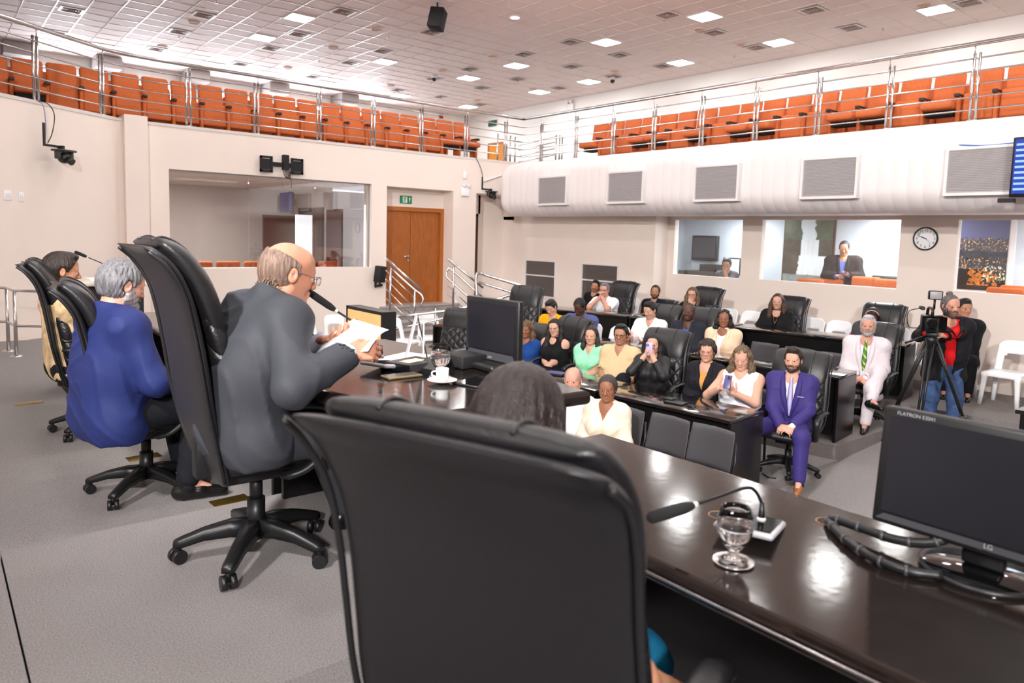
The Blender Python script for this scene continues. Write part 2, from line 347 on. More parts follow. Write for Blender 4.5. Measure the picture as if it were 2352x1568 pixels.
# soffit boxes by the gallery windows
for k, x in enumerate((2.3, 4.6, 7.2, 9.9, 12.6)):
    tag(MB().b2(x-0.35, x+0.35, 25.3, 26.25, 7.16, HC-0.02).build('curtain_box', mat('soffit_grey', lin(168, 160, 158), 0.7)), 'grey boxed soffit under the ceiling, %s from the left at the window wall' % ORD[k], 'soffit', 'soffit boxes at the window wall')
# ================================================================ FITTINGS
M_GLASS = glass('pane_glass', (0.93, 0.95, 0.95, 1), 1.6, 0.0, 1.5)
M_GLASSD = glass('tinted_pane', (0.88, 0.88, 0.88, 1), 2.6, 0.0, 1.5)
# ---- large window in the left wall, three panes
w = empty('window_1', (0, YL+0.10, 0)); w['kind'] = 'structure'
for a, b in ((3.36, 4.77), (4.775, 6.085), (6.09, 7.29)): MB().b2(a+0.002, b-0.002, 0, 0.01, 1.67, 3.40).build('window_pane', M_GLASSD, w)
MB().b2(7.27, 7.29, -0.02, 0.03, 1.67, 3.4).b2(3.36, 7.29, -0.02, 0.03, 3.38, 3.4).build('window_frame', mat('grey_alu', lin(170, 168, 168), 0.4, 0.6), w)
# room behind it
struct('wall_side_room', MB().b2(2.0, 9.7, 18.6, 18.75, 0, 3.5).b2(2.0, 2.15, 13.9, 18.6, 0, 3.5).b2(7.5, 7.62, 16.2, 18.6, 0, 3.5), mat('side_room_wall', lin(196, 186, 180), 0.8))
struct('floor_side_room', MB().b2(2.0, 9.7, 13.9, 18.75, 0.5, 0.66), M_CARPETD)
struct('ceiling_side_room', MB().b2(2.0, 7.62, 13.9, 18.75, 3.42, 3.55), mat('side_room_ceiling', lin(206, 198, 190), 0.8, noise=0.1, nscale=1.5))
sd = empty('door_4', (7.45, 15.6, 0.66)); sd['kind'] = 'structure'
MB().b2(-0.9, 0.05, 2.2, 2.3, 0, 2.1).b2(-0.02, 0.05, 0.8, 2.2, 0, 2.3).build('door_leaf', M_BROWN, sd)
MB().b2(-0.04, 0.0, -0.3, 0.5, 0, 2.25).build('door_frame', M_BROWN, sd)
tag(MB().b2(-0.2, 0.2, -0.02, 0.02, 0.0, 2.1).build('frosted_light_panel', mat('frosted_lit', lin(225, 232, 240), 0.4, emit=(0.9, 0.95, 1, 1), estr=0.75), loc=(6.9, 16.2, 0.66)), 'tall bright frosted panel beside the dark door behind the left window', 'panel')
area('side_room_lamp', (4.6, 15.8, 3.38), (0, 0, 0), 1.2, 0.6, 150, (1, 0.97, 0.94))
for k in range(7):
    x = 3.75+0.55*k
    t = empty('auditorium_seat', (x, 15.2, 0.86), 0, 'orange seat seen through the left window, %s from the left' % ORD[k], 'seat', 'seats behind the left window')
    MB().box((0, 0, 0.62), (0.48, 0.09, 0.5), 0.04).build('backrest', M_ORANGE, t); MB().box((0, 0.25, 0.3), (0.46, 0.42, 0.1), 0.03).build('seat', M_ORANGE, t)
    MB().b2(-0.05, 0.05, -0.02, 0.3, -0.2, 0.28).build('leg', M_BLACKM, t)
# ---- windows in the right wall
for k, (a, b, z0, z1) in enumerate((W2, W1, W3)):
    w = empty('window_%d' % (k+2), (XW+0.07, 0, 0)); w['kind'] = 'structure'
    MB().b2(0, 0.008, a, b, z0, z1).build('window_pane', M_GLASS, w)
M_ROOM = mat('control_room_wall', lin(206, 212, 220), 0.8)
struct('wall_control_room', MB().b2(13.5, 13.65, -0.2, 10.6, 0.3, 3.0).b2(XW+0.12, 13.5, 10.4, 10.6, 0.3, 3.0).b2(XW+0.12, 13.5, -0.2, 0, 0.3, 3.0), M_ROOM)
struct('floor_control_room', MB().b2(XW+0.12, 13.65, -0.2, 10.6, 0.3, 0.6), M_CARPETD)
struct('ceiling_control_room', MB().b2(XW+0.12, 13.65, -0.2, 10.6, 2.98, 3.1), M_WALLW)
area('booth_lamp', (12.7, 8.6, 2.95), (0, 0, 0), 0.6, 0.6, 40, (0.92, 0.96, 1)); area('booth_lamp', (12.7, 5.6, 2.95), (0, 0, 0), 1.2, 0.6, 75, (0.94, 0.97, 1)); area('booth_lamp', (12.7, 2.6, 2.95), (0, 0, 0), 1.2, 0.6, 60, (0.94, 0.97, 1))
def poster_mat(name, kind):
    m = bpy.data.materials.new(name); m.use_nodes = True; nt = m.node_tree; b = nt.nodes['Principled BSDF']; b.inputs['Roughness'].default_value = 0.35
    a = nt.nodes.new('ShaderNodeVertexColor'); a.layer_name = 'Col'; nt.links.new(a.outputs[0], b.inputs['Base Color']); return m
def poster(name, y0, y1, z0, z1, x, fn, ny, nz, parent):
    """flat print: a fine grid of quads whose colours form the picture (u 0..1 left to right as seen, v 0..1 bottom to top)"""
    me = bpy.data.meshes.new(name); us = np.linspace(0, 1, ny+1); vs = np.linspace(0, 1, nz+1)
    V = [(0, y1-(y1-y0)*u, z0+(z1-z0)*v) for v in vs for u in us]; F = [(j*(ny+1)+i, j*(ny+1)+i+1, (j+1)*(ny+1)+i+1, (j+1)*(ny+1)+i) for j in range(nz) for i in range(ny)]
    me.from_pydata(V, [], F); U, W = np.meshgrid(us, vs); c = fn(U.ravel(), W.ravel()); at = me.color_attributes.new('Col', 'FLOAT_COLOR', 'POINT')
    at.data.foreach_set('color', np.concatenate([c, np.ones((len(c), 1))], 1).astype(np.float32).ravel())
    return link_mesh('print', me, poster_mat(name, 0), parent, loc=(x, 0, 0))
def vnoise(u, v, f, s=0):
    x, y = u*f, v*f; xi, yi = np.floor(x), np.floor(y); xf, yf = x-xi, y-yi; h = lambda a, b: np.modf(np.abs(np.sin(a*127.1+b*311.7+s*74.7)*43758.5453))[0]
    sx, sy = xf*xf*(3-2*xf), yf*yf*(3-2*yf); return (h(xi, yi)*(1-sx)+h(xi+1, yi)*sx)*(1-sy)+(h(xi, yi+1)*(1-sx)+h(xi+1, yi+1)*sx)*sy
def L3(r, g, b): return np.array(lin(r, g, b)[:3])
def falls(u, v):
    n = 0.5*vnoise(u, v, 9)+0.3*vnoise(u, v, 22, 1)+0.2*vnoise(u, v, 45, 2); c = np.tile(L3(225, 235, 240), (len(u), 1)); rock = L3(70, 62, 52)*(0.5+n[:, None]*1.6); gr = L3(74, 84, 62)*(0.4+n[:, None]*1.5)
    wat = L3(236, 240, 244)*(0.86+0.14*vnoise(u*3, v*0.4, 14)[:, None])
    s = lambda m, k: c.__setitem__(m, k[m])
    s((u < 0.36+0.1*n-0.05*v) | (u > 0.70-0.1*n) & (v > 0.7), gr); s((v < 0.7) & ((u < 0.36) | (u > 0.72)), rock); s((v < 0.7) & (u >= 0.36) & (u <= 0.72), wat)
    s((v < 0.46) & (u > 0.30-0.1*(0.46-v)) & (u < 0.95), wat); s((v < 0.46) & (u <= 0.3-0.1*(0.46-v)+0.06*n), rock)
    s(v < 0.17+0.03*n, L3(150, 154, 150)*(0.6+0.5*vnoise(u, v*6, 16)[:, None])); return c
def city(u, v):
    n = vnoise(u, v*1.6, 26, 3); m2 = vnoise(u, v, 60, 4); c = np.tile(L3(92, 98, 140), (len(u), 1))*(0.75+0.6*(1-u)[:, None]*v[:, None])
    tw = 0.66+0.06*vnoise(u, u*0, 40, 7); blk = (v < tw); c[blk] = (L3(60, 60, 72)*(0.5+1.2*n[:, None]))[blk]
    k = blk & (v > 0.5) & (m2 > 0.8); c[k] = L3(238, 190, 110)
    k = (v < 0.52) & (v > 0.3); c[k] = (L3(36, 40, 52)*(0.4+1.5*n[:, None]))[k]; k = (v < 0.45) & (m2 > 0.8); c[k] = L3(235, 170, 80)
    k = (v < 0.28) & (n > 0.45) & (np.abs(u-0.55) < 0.3); c[k] = (L3(190, 110, 40)*(0.4+1.0*m2[:, None]))[k]; k = (v < 0.28) & ((n <= 0.45) | (np.abs(u-0.55) >= 0.3)); c[k] = L3(40, 34, 30)
    k = (v < 0.32) & (v > 0.12) & (u > 0.55) & (m2 > 0.7); c[k] = L3(238, 232, 190); k = (v < 0.06); c[k] = L3(52, 40, 32); return c
XP = 13.46
pa, pb = at_x(1797, 650, XP), at_x(1917, 505, XP); p = empty('wall_poster', (XP, 0, 0), 0, 'tall waterfall picture on the booth wall behind the standing man', 'picture')
poster('waterfall_print', pb.y, pa.y, pa.z-0.05, 2.9, -0.012, falls, 60, 90, p); MB().b2(0.0, 0.03, pb.y-0.03, pb.y, pa.z-0.08, 2.93).b2(0, 0.03, pa.y, pa.y+0.03, pa.z-0.08, 2.93).b2(0, 0.03, pb.y-0.03, pa.y+0.03, pa.z-0.1, pa.z-0.05).build('picture_frame', M_BROWN, p)
pa, pb = at_x(2192, 662, XP), at_x(2322, 505, XP); p = empty('wall_poster', (XP, 0, 0), 0, 'night city picture with orange street lights behind the rightmost window', 'picture')
poster('city_print', pb.y, pa.y, pa.z, 2.95, -0.012, city, 90, 120, p); MB().b2(0.0, 0.05, pb.y-0.09, pb.y, pa.z-0.09, 2.97).b2(0, 0.05, pb.y-0.09, pa.y+0.09, pa.z-0.09, pa.z).b2(0, 0.05, pa.y, pa.y+0.09, pa.z-0.09, 2.97).build('picture_frame', M_METALW, p)
# booth contents
pt = at_x(1620, 570, 13.3); tv = empty('wall_television', (13.3, pt.y, pt.z), 0.0, 'black television on the wall of the small booth behind the window', 'television')
MB().box((0, 0, 0), (0.09, 0.66, 0.55), 0.015).build('case', M_BLACK, tv); MB().box((-0.048, 0, 0.015), (0.006, 0.58, 0.44), 0).build('screen', mat('dark_screen', lin(58, 56, 62), 0.25), tv); MB().b2(0.04, 0.2, -0.06, 0.06, -0.06, 0.06).build('bracket', M_BLACKM, tv)
pt = at_x(1630, 625, 13.0); rk = empty('equipment_desk', (13.0, pt.y, 0.6), 0, 'dark equipment cabinet under the booth television', 'cabinet')
MB().b2(-0.3, 0.3, -0.45, 0.6, 0, pt.z-0.6+0.02).build('body', mat('cabinet_brown', lin(72, 62, 60), 0.5), rk); MB().b2(-0.2, 0.25, -0.3, 0.12, pt.z-0.58, pt.z-0.43).build('amplifier', M_BLACK, rk)
pt = at_x(1668, 612, 12.75); mo = empty('booth_monitor', (12.95, pt.y, pt.z), 0, 'computer screen behind the seated operator in the booth', 'monitor')
MB().box((0, 0, 0.0), (0.04, 0.42, 0.36), 0.01).build('case', M_BLACK, mo); MB().box((-0.022, 0, 0.0), (0.006, 0.37, 0.31)).build('screen', mat('lit_screen', lin(190, 205, 225), 0.4, emit=(0.75, 0.85, 1, 1), estr=0.5), mo); MB().b2(0.02, 0.06, -0.04, 0.04, -0.6, -0.1).build('stand', M_BLACK, mo)
for k, (px, py, X, m) in enumerate(((1862, 646, 12.3, 'o'), (1905, 647, 12.35, 'o'), (1990, 642, 12.35, 'o'), (2045, 648, 12.25, 'o'), (1968, 640, 12.9, 'b'), (2035, 640, 12.85, 'b'), (2310, 668, 12.3, 'o'), (2340, 664, 12.6, 'o'))):
    pt = at_x(px, py, X); wdt = 0.5
    t = empty('booth_chair', (X, pt.y, 0.6), 0, '%s chair back seen over the sill, %s from the left behind the right windows' % ('orange' if m == 'o' else 'black', ORD[(0, 1, 3, 5, 2, 4, 6, 7)[k]]), 'chair', 'chairs behind the right windows')
    h = pt.z-0.6; mm = M_ORANGE if m == 'o' else M_BLACKM
    MB().box((0, 0, h-0.2), (0.09, wdt, 0.5), 0.05).build('backrest', mm, t); MB().box((0.28, 0, h-0.55), (0.45, wdt, 0.1), 0.03).build('seat', mm, t); MB().b2(0.1, 0.3, -0.1, 0.1, 0, h-0.6).build('leg', M_BLACKM, t)
# ---- ceiling lights
LIGHTS = [(17.1, 6.82), (17.1, 10.6), (17.1, 13.7), (17.1, 17.5), (17.1, 20.05), (17.2, 24.05), (14.0, 10.45), (14.03, 13.67), (14.0, 17.45), (14.03, 20.1), (13.9, 23.9), (7.23, 17.45), (7.26, 20.1), (7.29, 24.1), (10.9, 20.1), (11, 24.1), (4.25, 24.2)]
VISL = len(LIGHTS)
LIGHTS += [(14.0, 6.8), (14, 3.1), (17.1, 3.1), (7.26, 13.7), (3.6, 13.7-1.3), (7.26, 10.6), (7.26, 6.8), (7.26, 3.1), (10.9, 10.6), (10.9, 6.8), (10.9, 3.1), (3.6, 3.1), (3.6, 6.8), (3.6, 10.0), (3.6, -0.6), (0.5, 6.8), (0.5, 2.4), (0.5, -1.5), (7.26, -1.5), (10.9, -1.5), (14, -1.5)]
proto = None; vx = sorted(range(VISL), key=lambda i: LIGHTS[i][1]*-0.77+LIGHTS[i][0]*0.63)
lp = empty('ceiling_light', (0, 0, 0))
f = MB()
for a, b, c, d in ((-0.30, 0.30, -0.30, -0.275), (-0.30, 0.30, 0.275, 0.30), (-0.30, -0.275, -0.275, 0.275), (0.275, 0.30, -0.275, 0.275)): f.b2(a, b, c, d, -0.03, 0.02)
f.build('frame', M_METALW, lp); MB().b2(-0.275, 0.275, -0.275, 0.275, -0.024, -0.008).build('diffuser', M_EMIT, lp)
def wx_of(x, y): d = Vector((x, y, HC-ZC)); return PX+FPX*d.dot(RGT)/d.dot(FWD)
order = sorted(range(VISL), key=lambda i: wx_of(*LIGHTS[i])); rank = {i: r for r, i in enumerate(order)}
for i, (x, y) in enumerate(LIGHTS):
    o = lp if i == 0 else copy_tree(lp); cx, cy = tile_c(x, y); o.location = (cx, cy, HC)
    if i < VISL: tag(o, 'lit square ceiling light panel, %s from the left of the photo' % ORD[rank[i]], 'ceiling light', 'ceiling light panels')
    else: tag(o, 'lit square ceiling panel over the middle of the hall, beyond the picture', 'ceiling light', 'ceiling light panels out of view')
t = empty('ceiling_downlight', (*tile_c(10.73, 13.4), HC), 0, 'small bright round downlight near the top centre of the photo', 'ceiling light')
MB().lathe([(0.12, 0), (0.13, -0.03), (0.10, -0.035), (0.09, -0.02)]).build('rim', M_METALW, t); MB().lathe([(0.0, -0.03), (0.1, -0.03)]).build('lamp', mat('downlight_glow', (1, 1, 1, 1), emit=(0.97, 0.97, 1, 1), estr=60), t)
# ---- air vents
VENTS = [(2.97, 20.7), (2.98, 23.4), (5.48, 18.82), (5.44, 20.84), (5.46, 23.34), (7.83, 16.14), (7.85, 18.79), (7.86, 20.77), (7.9, 23.4), (10.24, 16.13), (10.3, 18.77), (10.27, 20.72), (10.31, 23.44), (13.36, 16.15), (13.35, 18.76), (15.29, 18.78), (15.31, 20.78), (15.26, 23.26), (13.45, 23.32), (13.4, 14.3), (13.36, 11.05), (15.31, 14.31), (15.3, 16.25), (15.3, 11.15), (15.34, 8.64), (17.21, 8.69), (17.2, 11.21), (17.12, 14.28), (17.16, 16.25), (17.16, 18.8), (17.19, 23.37), (17.15, 6.18), (13.34, 20.74)]
M_VENTD = mat('vent_dark', lin(70, 52, 46), 0.8)
vp = empty('ceiling_vent'); f = MB()
for r0, r1, z0, z1 in ((0.255, 0.19, -0.012, -0.014),):
    f.add([(-r0, -r0, z0), (r0, -r0, z0), (r0, r0, z0), (-r0, r0, z0), (-r1, -r1, z1), (r1, -r1, z1), (r1, r1, z1), (-r1, r1, z1)], [(0, 1, 5, 4), (1, 2, 6, 5), (2, 3, 7, 6), (3, 0, 4, 7)])
f.build('frame', M_METALW, vp); lv = MB()
for r0, r1, z0, z1 in ((0.19, 0.15, -0.02, 0.035), (0.135, 0.095, -0.022, 0.03), (0.08, 0.04, -0.022, 0.03)):
    lv.add([(-r0, -r0, z0), (r0, -r0, z0), (r0, r0, z0), (-r0, r0, z0), (-r1, -r1, z1), (r1, -r1, z1), (r1, r1, z1), (-r1, r1, z1)], [(0, 1, 5, 4), (1, 2, 6, 5), (2, 3, 7, 6), (3, 0, 4, 7)])
lv.build('louvre', mat('vent_blade', lin(176, 160, 152), 0.5), vp, fixn=False); MB().b2(-0.19, 0.19, -0.19, 0.19, 0.018, 0.024).build('backing', M_VENTD, vp)
order = sorted(range(len(VENTS)), key=lambda i: wx_of(*VENTS[i])); rank = {i: r for r, i in enumerate(order)}
for i, (x, y) in enumerate(VENTS):
    o = vp if i == 0 else copy_tree(vp); o.location = (x, y, HC-0.008); tag(o, 'dark square ceiling air vent, %s from the left of the photo' % ORD[rank[i]], 'air vent', 'ceiling air vents')
SPK = [(5.46, 19.58), (5.5, 22.82), (9.1, 19.38), (9.16, 22.76), (9.08, 16.85), (12.8, 16.87), (12.82, 19.47), (12.85, 22.76), (16.58, 15.66), (16.6, 19.51), (16.57, 22.71), (14.77, 11.21), (16.61, 11.26), (16.6, 6.84)]
order = sorted(range(len(SPK)), key=lambda i: wx_of(*SPK[i])); rank = {i: r for r, i in enumerate(order)}; pr = empty('ceiling_speaker')
MB().lathe([(0.135, 0.004), (0.135, -0.02), (0.115, -0.035), (0.11, -0.02)], n=24).build('rim', mat('speaker_rim', lin(222, 196, 180), 0.6), pr); MB().lathe([(0, -0.028), (0.112, -0.024)], n=24).build('grille', mat('speaker_grille', lin(206, 176, 160), 0.8), pr)
for i, (x, y) in enumerate(SPK):
    o = pr if i == 0 else copy_tree(pr); o.location = (x, y, HC-0.008); tag(o, 'round flush ceiling speaker, %s from the left of the photo' % ORD[rank[i]], 'speaker', 'ceiling speakers')
for i, (px, py, lab) in enumerate(((997, 172, 'dome camera on the ceiling left of the middle lights'), (1407, 176, 'dome camera under the ceiling near the right gallery wall'))):
    p = at_z(px, py, HC); t = empty('dome_camera', (p.x, p.y, HC), 0, 'small white ' + lab, 'camera', 'ceiling dome cameras')
    MB().lathe([(0.0, 0), (0.085, 0), (0.085, -0.07), (0.07, -0.10)]).build('housing', M_METALW, t); MB().ball((0, 0, -0.13), 0.075).build('dome', M_BLACK, t)
# sprinklers
SPR = [(497, 2), (411, 83), (892, 83), (732, 139), (1227, 137), (990, 188), (1687, 126), (2028, 63)]
sp = empty('sprinkler'); MB().cyl((0, 0, 0), (0, 0, -0.05), 0.012).lathe([(0, -0.05), (0.03, -0.052), (0.03, -0.06), (0, -0.062)], n=12).build('head', M_STEEL, sp); MB().lathe([(0.045, 0), (0.04, -0.012), (0.012, -0.012)], n=16).build('rosette', M_METALW, sp)
for i, q in enumerate(SPR):
    o = sp if i == 0 else copy_tree(sp); p = at_z(*q, HC); o.location = (p.x, p.y, HC); r = sorted(SPR).index(q); tag(o, 'tiny ceiling sprinkler head, %s from the left of the photo' % ORD[r], 'sprinkler', 'ceiling sprinklers')
# hanging loudspeaker
p = at_z(1005, 12, HC); t = empty('hanging_speaker', (p.x-0.1, p.y-0.15, HC), 0.3, 'black loudspeaker hanging from the ceiling at top centre', 'speaker')
MB().box((0, 0, -0.36), (0.30, 0.32, 0.46), 0.02, R=Euler((0.12, 0.22, 0.35)).to_matrix()).build('cabinet', M_BLACKM, t); MB().cyl((0, 0, 0), (0, 0, -0.15), 0.02).box((0, 0, -0.13), (0.2, 0.06, 0.04), 0.005).build('bracket', M_BLACK, t)
# ---- balcony railings
def railing(name, path, label, posts, ztop=5.23):
    t = empty(name, (0, 0, 0), 0, label, 'railing')
    MB().tube([(x, y, ztop) for x, y in path], 0.032, 10).build('handrail', M_STEEL, t)
    for z in (4.33, 4.505, 4.68, 4.855, 5.03): MB().tube([(x, y, z) for x, y in path], 0.0115, 6).build('rail', M_STEEL, t)
    for (x, y, tx, ty) in posts:
        m = MB()
        for s in (-0.034, 0.034): m.cyl((x+tx*s, y+ty*s, 4.17), (x+tx*s, y+ty*s, 5.10), 0.021, n=10)
        m.cyl((x+tx*0.034, y+ty*0.034, 5.1), (x+tx*0.034, y+ty*0.034, ztop-0.02), 0.008, n=6).lathe([(0.0, 0.016), (0.07, 0.012), (0.075, 0)], (x, y, 4.17), n=12)
        for z in (4.33, 4.68, 5.03): m.cyl((x-tx*0.034, y-ty*0.034, z), (x+tx*0.034, y+ty*0.034, z), 0.012, n=6)
        m.build('post', M_STEEL, t)
    return t
yo = 0.08
curve = [Vector((a, b+yo)) for a, b in LP[:2]]+[Vector((1.9, 13.1+yo)), Vector((2.5, 13.5+yo)), Vector((3.1, YL+yo-0.01)), Vector((3.8, YL+yo)), Vector((7, YL+yo)), Vector((XR+yo, YL+yo))]
cp = [(p.x, p.y) for p in catmull([(v.x, v.y, 0) for v in curve], 5)]
pl = [(-0.6, 11.26+yo, 0.8, 0.6), (0.3, 11.92+yo, 0.8, 0.6), (1.36, 12.70+yo, 0.8, 0.6), (2.33, 13.41+yo, 0.78, 0.62)]+[(x, YL+yo, 1, 0) for x in (3.72, 4.92, 6.16, 7.35, 8.52, 9.72, 10.88)]
railing('balcony_railing', cp, 'steel balcony railing above the left wall with the big window', pl)
railing('balcony_railing', [(XR+yo, YL+yo), (XR+yo, -6)], 'steel balcony railing above the white duct on the right', [(XR+yo, y, 0, 1) for y in (13.05, 11.88, 10.75, 9.65, 8.5, 7.36, 6.22, 5.09, 3.95, 2.8, 1.6, 0.4)])
# stair railing at the balcony corner
t = empty('gallery_stair_railing', (0, 0, 0), 0, 'cluster of steel stair rails in the balcony corner', 'railing')
for (px, y0) in ((1143, 14.6), (1160, 14.7), (1172, 14.6), (1183, 14.7)):
    p = at_y(px, 340, y0); MB().cyl((p.x, p.y, ZB), (p.x, p.y, 4.95), 0.02, n=8).build('post', M_STEEL, t)
for (px, X) in ((1277, 12.4), (1285, 12.5), (1291, 12.6)):
    p = at_x(px, 340, X); MB().cyl((p.x, p.y, ZB), (p.x, p.y, 4.95), 0.02, n=8).build('post', M_STEEL, t)
for z in (4.5, 4.66, 4.82, 4.95): MB().tube([tuple(at_x(1192, 330, 12.6).xy)+(z-0.1,), (12.6, at_x(1277, 340, 12.6).y, z)], 0.014, 6).build('rail', M_STEEL, t)
# gallery door, counter and sign far behind
p = at_x(1136, 330, 18.7); d3 = empty('door_3', (18.76, p.y, ZB)); d3['kind'] = 'structure'
MB().b2(0, 0.04, -0.55, 0.45, 0, 2.1).build('door_leaf', mat('honey_wood', lin(205, 132, 40), 0.45, noise=0.12, nscale=9, stretch=(6, 6, 0.5)), d3); MB().b2(-0.02, 0.04, 0.45, 0.53, 0, 2.15).b2(-0.02, 0.04, -0.62, -0.55, 0, 2.15).b2(-0.02, 0.04, -0.62, 0.53, 2.08, 2.16).build('door_frame', M_WOODF, d3)
p = at_x(1131, 283, 18.75); t = empty('gallery_exit_sign', (18.74, p.y, p.z), 0, 'small dark green sign over the far gallery door', 'sign'); MB().b2(0, 0.02, -0.28, 0.28, -0.12, 0.12).build('plate', mat('sign_dark_green', lin(30, 84, 72), 0.5), t)
p = at_x(1310, 240, 18.75); t = empty('emergency_light', (18.7, p.y, p.z), 0, 'white twin emergency lamp on the far gallery wall', 'emergency light'); MB().b2(0, 0.08, -0.2, 0.2, -0.22, 0.02).build('case', M_METALW, t)
for s in (-0.1, 0.1): MB().cyl((0.06, s, 0.1), (-0.06, s, 0.08), 0.06).build('lamp', M_METALW, t)
p = at_y(1014, 267, 26.25); t = empty('fire_alarm', (p.x, 26.24, p.z), 0, 'small red fire alarm on the far gallery wall', 'alarm'); MB().b2(-0.09, 0.09, 0, 0.06, -0.09, 0.09, 0.02).build('case', mat('alarm_red', lin(170, 50, 40), 0.5), t)
# ---- auditorium seats
def seat_proto(down):
    t = empty('auditorium_seat'); R = Matrix.Rotation(-0.16, 3, 'Y')
    MB().box((-0.13, 0, 0.68), (0.10, 0.45, 0.62), 0.045, R=R).build('backrest', M_ORANGE, t)
    if down: MB().box((0.14, 0, 0.43), (0.46, 0.44, 0.12), 0.04).build('seat', M_ORANGE, t); MB().b2(-0.08, 0.2, -0.2, 0.2, 0.3, 0.37).build('seat_pan', M_BLACKM, t)
    else: MB().box((0.06, 0, 0.40), (0.12, 0.43, 0.42), 0.035, R=Matrix.Rotation(-0.10, 3, 'Y')).build('seat', M_ORANGE, t)
    MB().box((0.03, 0.245, 0.29), (0.26, 0.055, 0.56), 0.012).build('side_panel', M_ORANGE, t); MB().box((0.03, 0.245, 0.02), (0.34, 0.06, 0.04), 0.01).build('foot', M_BLACKM, t)
    MB().box((0.08, 0.245, 0.585), (0.30, 0.065, 0.04), 0.012).box((0.21, 0.245, 0.575), (0.06, 0.07, 0.055), 0.012).build('armrest', mat('armrest_black', lin(44, 36, 36), 0.45), t); return t
sp_u, sp_d = seat_proto(False), seat_proto(True); used = set()
def put_seat(x, y, rz, down, label, group, z=ZB):
    src = sp_d if down else sp_u
    o = copy_tree(src) if src in used else src; used.add(src); o.location = (x, y, z); o.rotation_euler = (0, 0, rz); tag(o, label, 'seat', group); return o
yf = 14.42
for k in range(-4, 18):
    x = 1.93+0.489*k; put_seat(x, yf+0.1 if x > 1.4 else yf+0.1, -PI/2, k in (-1, 16, 17) or k == 4 and False, 'orange folding seat in the front row of the left balcony, %s from the left' % ORD[k+4], 'front row seats of the left balcony')
for k in range(-4, 17):
    x = 2.2+0.489*k; put_seat(x, yf+1.05, -PI/2, False, 'orange folding seat half hidden in the second left balcony row, %s from the left' % ORD[k+4], 'second row seats of the left balcony')
ys = [12.18-0.5*k for k in range(21)]
for k, y in enumerate(ys): put_seat(12.36, y, PI, k in (0, 3, 4, 6, 8, 9, 12, 13, 15), 'orange folding seat in the front row of the right balcony, %s from the corner' % ORD[k], 'front row seats of the right balcony')
for k in range(20): put_seat(13.3, 11.9-0.5*k, PI, False, 'orange folding seat half hidden in the second right balcony row, %s from the corner' % ORD[k], 'second row seats of the right balcony')
# ---- air duct with grilles
M_DUCT = mat('duct_white', lin(232, 224, 224), 0.5)
du = empty('air_duct', (0, 0, 0), 0, 'fat white rounded air duct running along the right wall', 'duct')
def duct_ring(y, s=0.0):
    x0, x1, z0, z1, r = 10.35+s, XR-0.005, 2.87+s, 4.06-s, 0.34-s*0.5; q = []
    for cx, cz, a0 in ((x0+r, z1-r, PI/2), (x0+r, z0+r, PI)):
        for i in range(9): a = a0+PI/2*i/8; q.append((cx+r*math.cos(a), y, cz+r*math.sin(a)))
    return q+[(x1, y, z0), (x1, y, z1)]
rings = [duct_ring(13.24, 0.05), duct_ring(13.2, 0.012), duct_ring(13.1)]
y = 13.1; seams = []
while y > -6.5: rings += [duct_ring(y-0.18), duct_ring(y-0.19, 0.003), duct_ring(y-0.20)]; y -= 0.20
MB().loft(rings, True, True).build('duct', M_DUCT, du)
M_GRB = mat('grille_blade', lin(214, 208, 210), 0.5); M_GRD = mat('grille_dark', lin(96, 92, 94), 0.8)
def grille(name, d0, d1, z0, z1, x, label, group, depth=0.10, rows=26, mid=0, cat='air grille'):
    t = empty(name, (x, (d0+d1)/2, z0), 0, label, cat, group); h = (d1-d0)/2; H = z1-z0; f = MB(); e = 0.035
    f.b2(-depth, 0.02, -h, -h+e, 0, H).b2(-depth, 0.02, h-e, h, 0, H).b2(-depth, 0.02, -h+e, h-e, 0, e).b2(-depth, 0.02, -h+e, h-e, H-e, H)
    if mid: f.b2(-depth, 0, -h+e, h-e, H*0.56, H*0.56+0.03)
    f.build('frame', M_METALW, t); s = MB(); R = Matrix.Rotation(0.7, 3, 'Y')
    for k in range(rows): s.box((-depth+0.02, 0, e+(H-2*e)*(k+0.5)/rows), (0.022, 2*(h-e), 0.003), R=R)
    s.build('slats', M_GRB, t); MB().b2(-depth+0.035, 0.0, -h+e, h-e, e, H-e).build('backing', M_GRD, t); return t
for k, (a, b) in enumerate(((10.91, 11.82), (8.87, 9.78), (6.87, 7.75), (4.94, 5.80), (2.94, 3.82), (0.95, 1.8))):
    o = grille('duct_grille', a, b, 3.07, 3.68, 10.36, 'square white louvred grille on the duct, %s from the corner' % ORD[k], 'grilles on the white duct')
M_GRBD = mat('wall_grille_blade', lin(160, 148, 144), 0.6)
for k, (a, b) in enumerate(((12.30, 13.40), (10.35, 11.46))):
    o = grille('wall_grille', a, b, 0.98, 1.86, XR, ('dark louvred grille low on the right wall nearer the corner', 'dark louvred grille low on the right wall behind the seated men')[k], 'grilles low on the right wall', 0.03, 34, 1)
    for c in o.children:
        if c.name.startswith('slats'): c.data.materials[0] = M_GRBD
# blue cable over the duct
pts = [at_x(px, py, 10.5 if px < 2200 else 10.34) for px, py in ((2020, 325), (2060, 321), (2110, 325), (2160, 331), (2210, 333), (2260, 334), (2310, 330), (2345, 326))]
tag(MB().tube(catmull(pts, 4), 0.008, 6).build('blue_cable', mat('cable_blue', lin(60, 100, 165), 0.5)), 'thin blue cable lying along the top of the duct', 'cable')
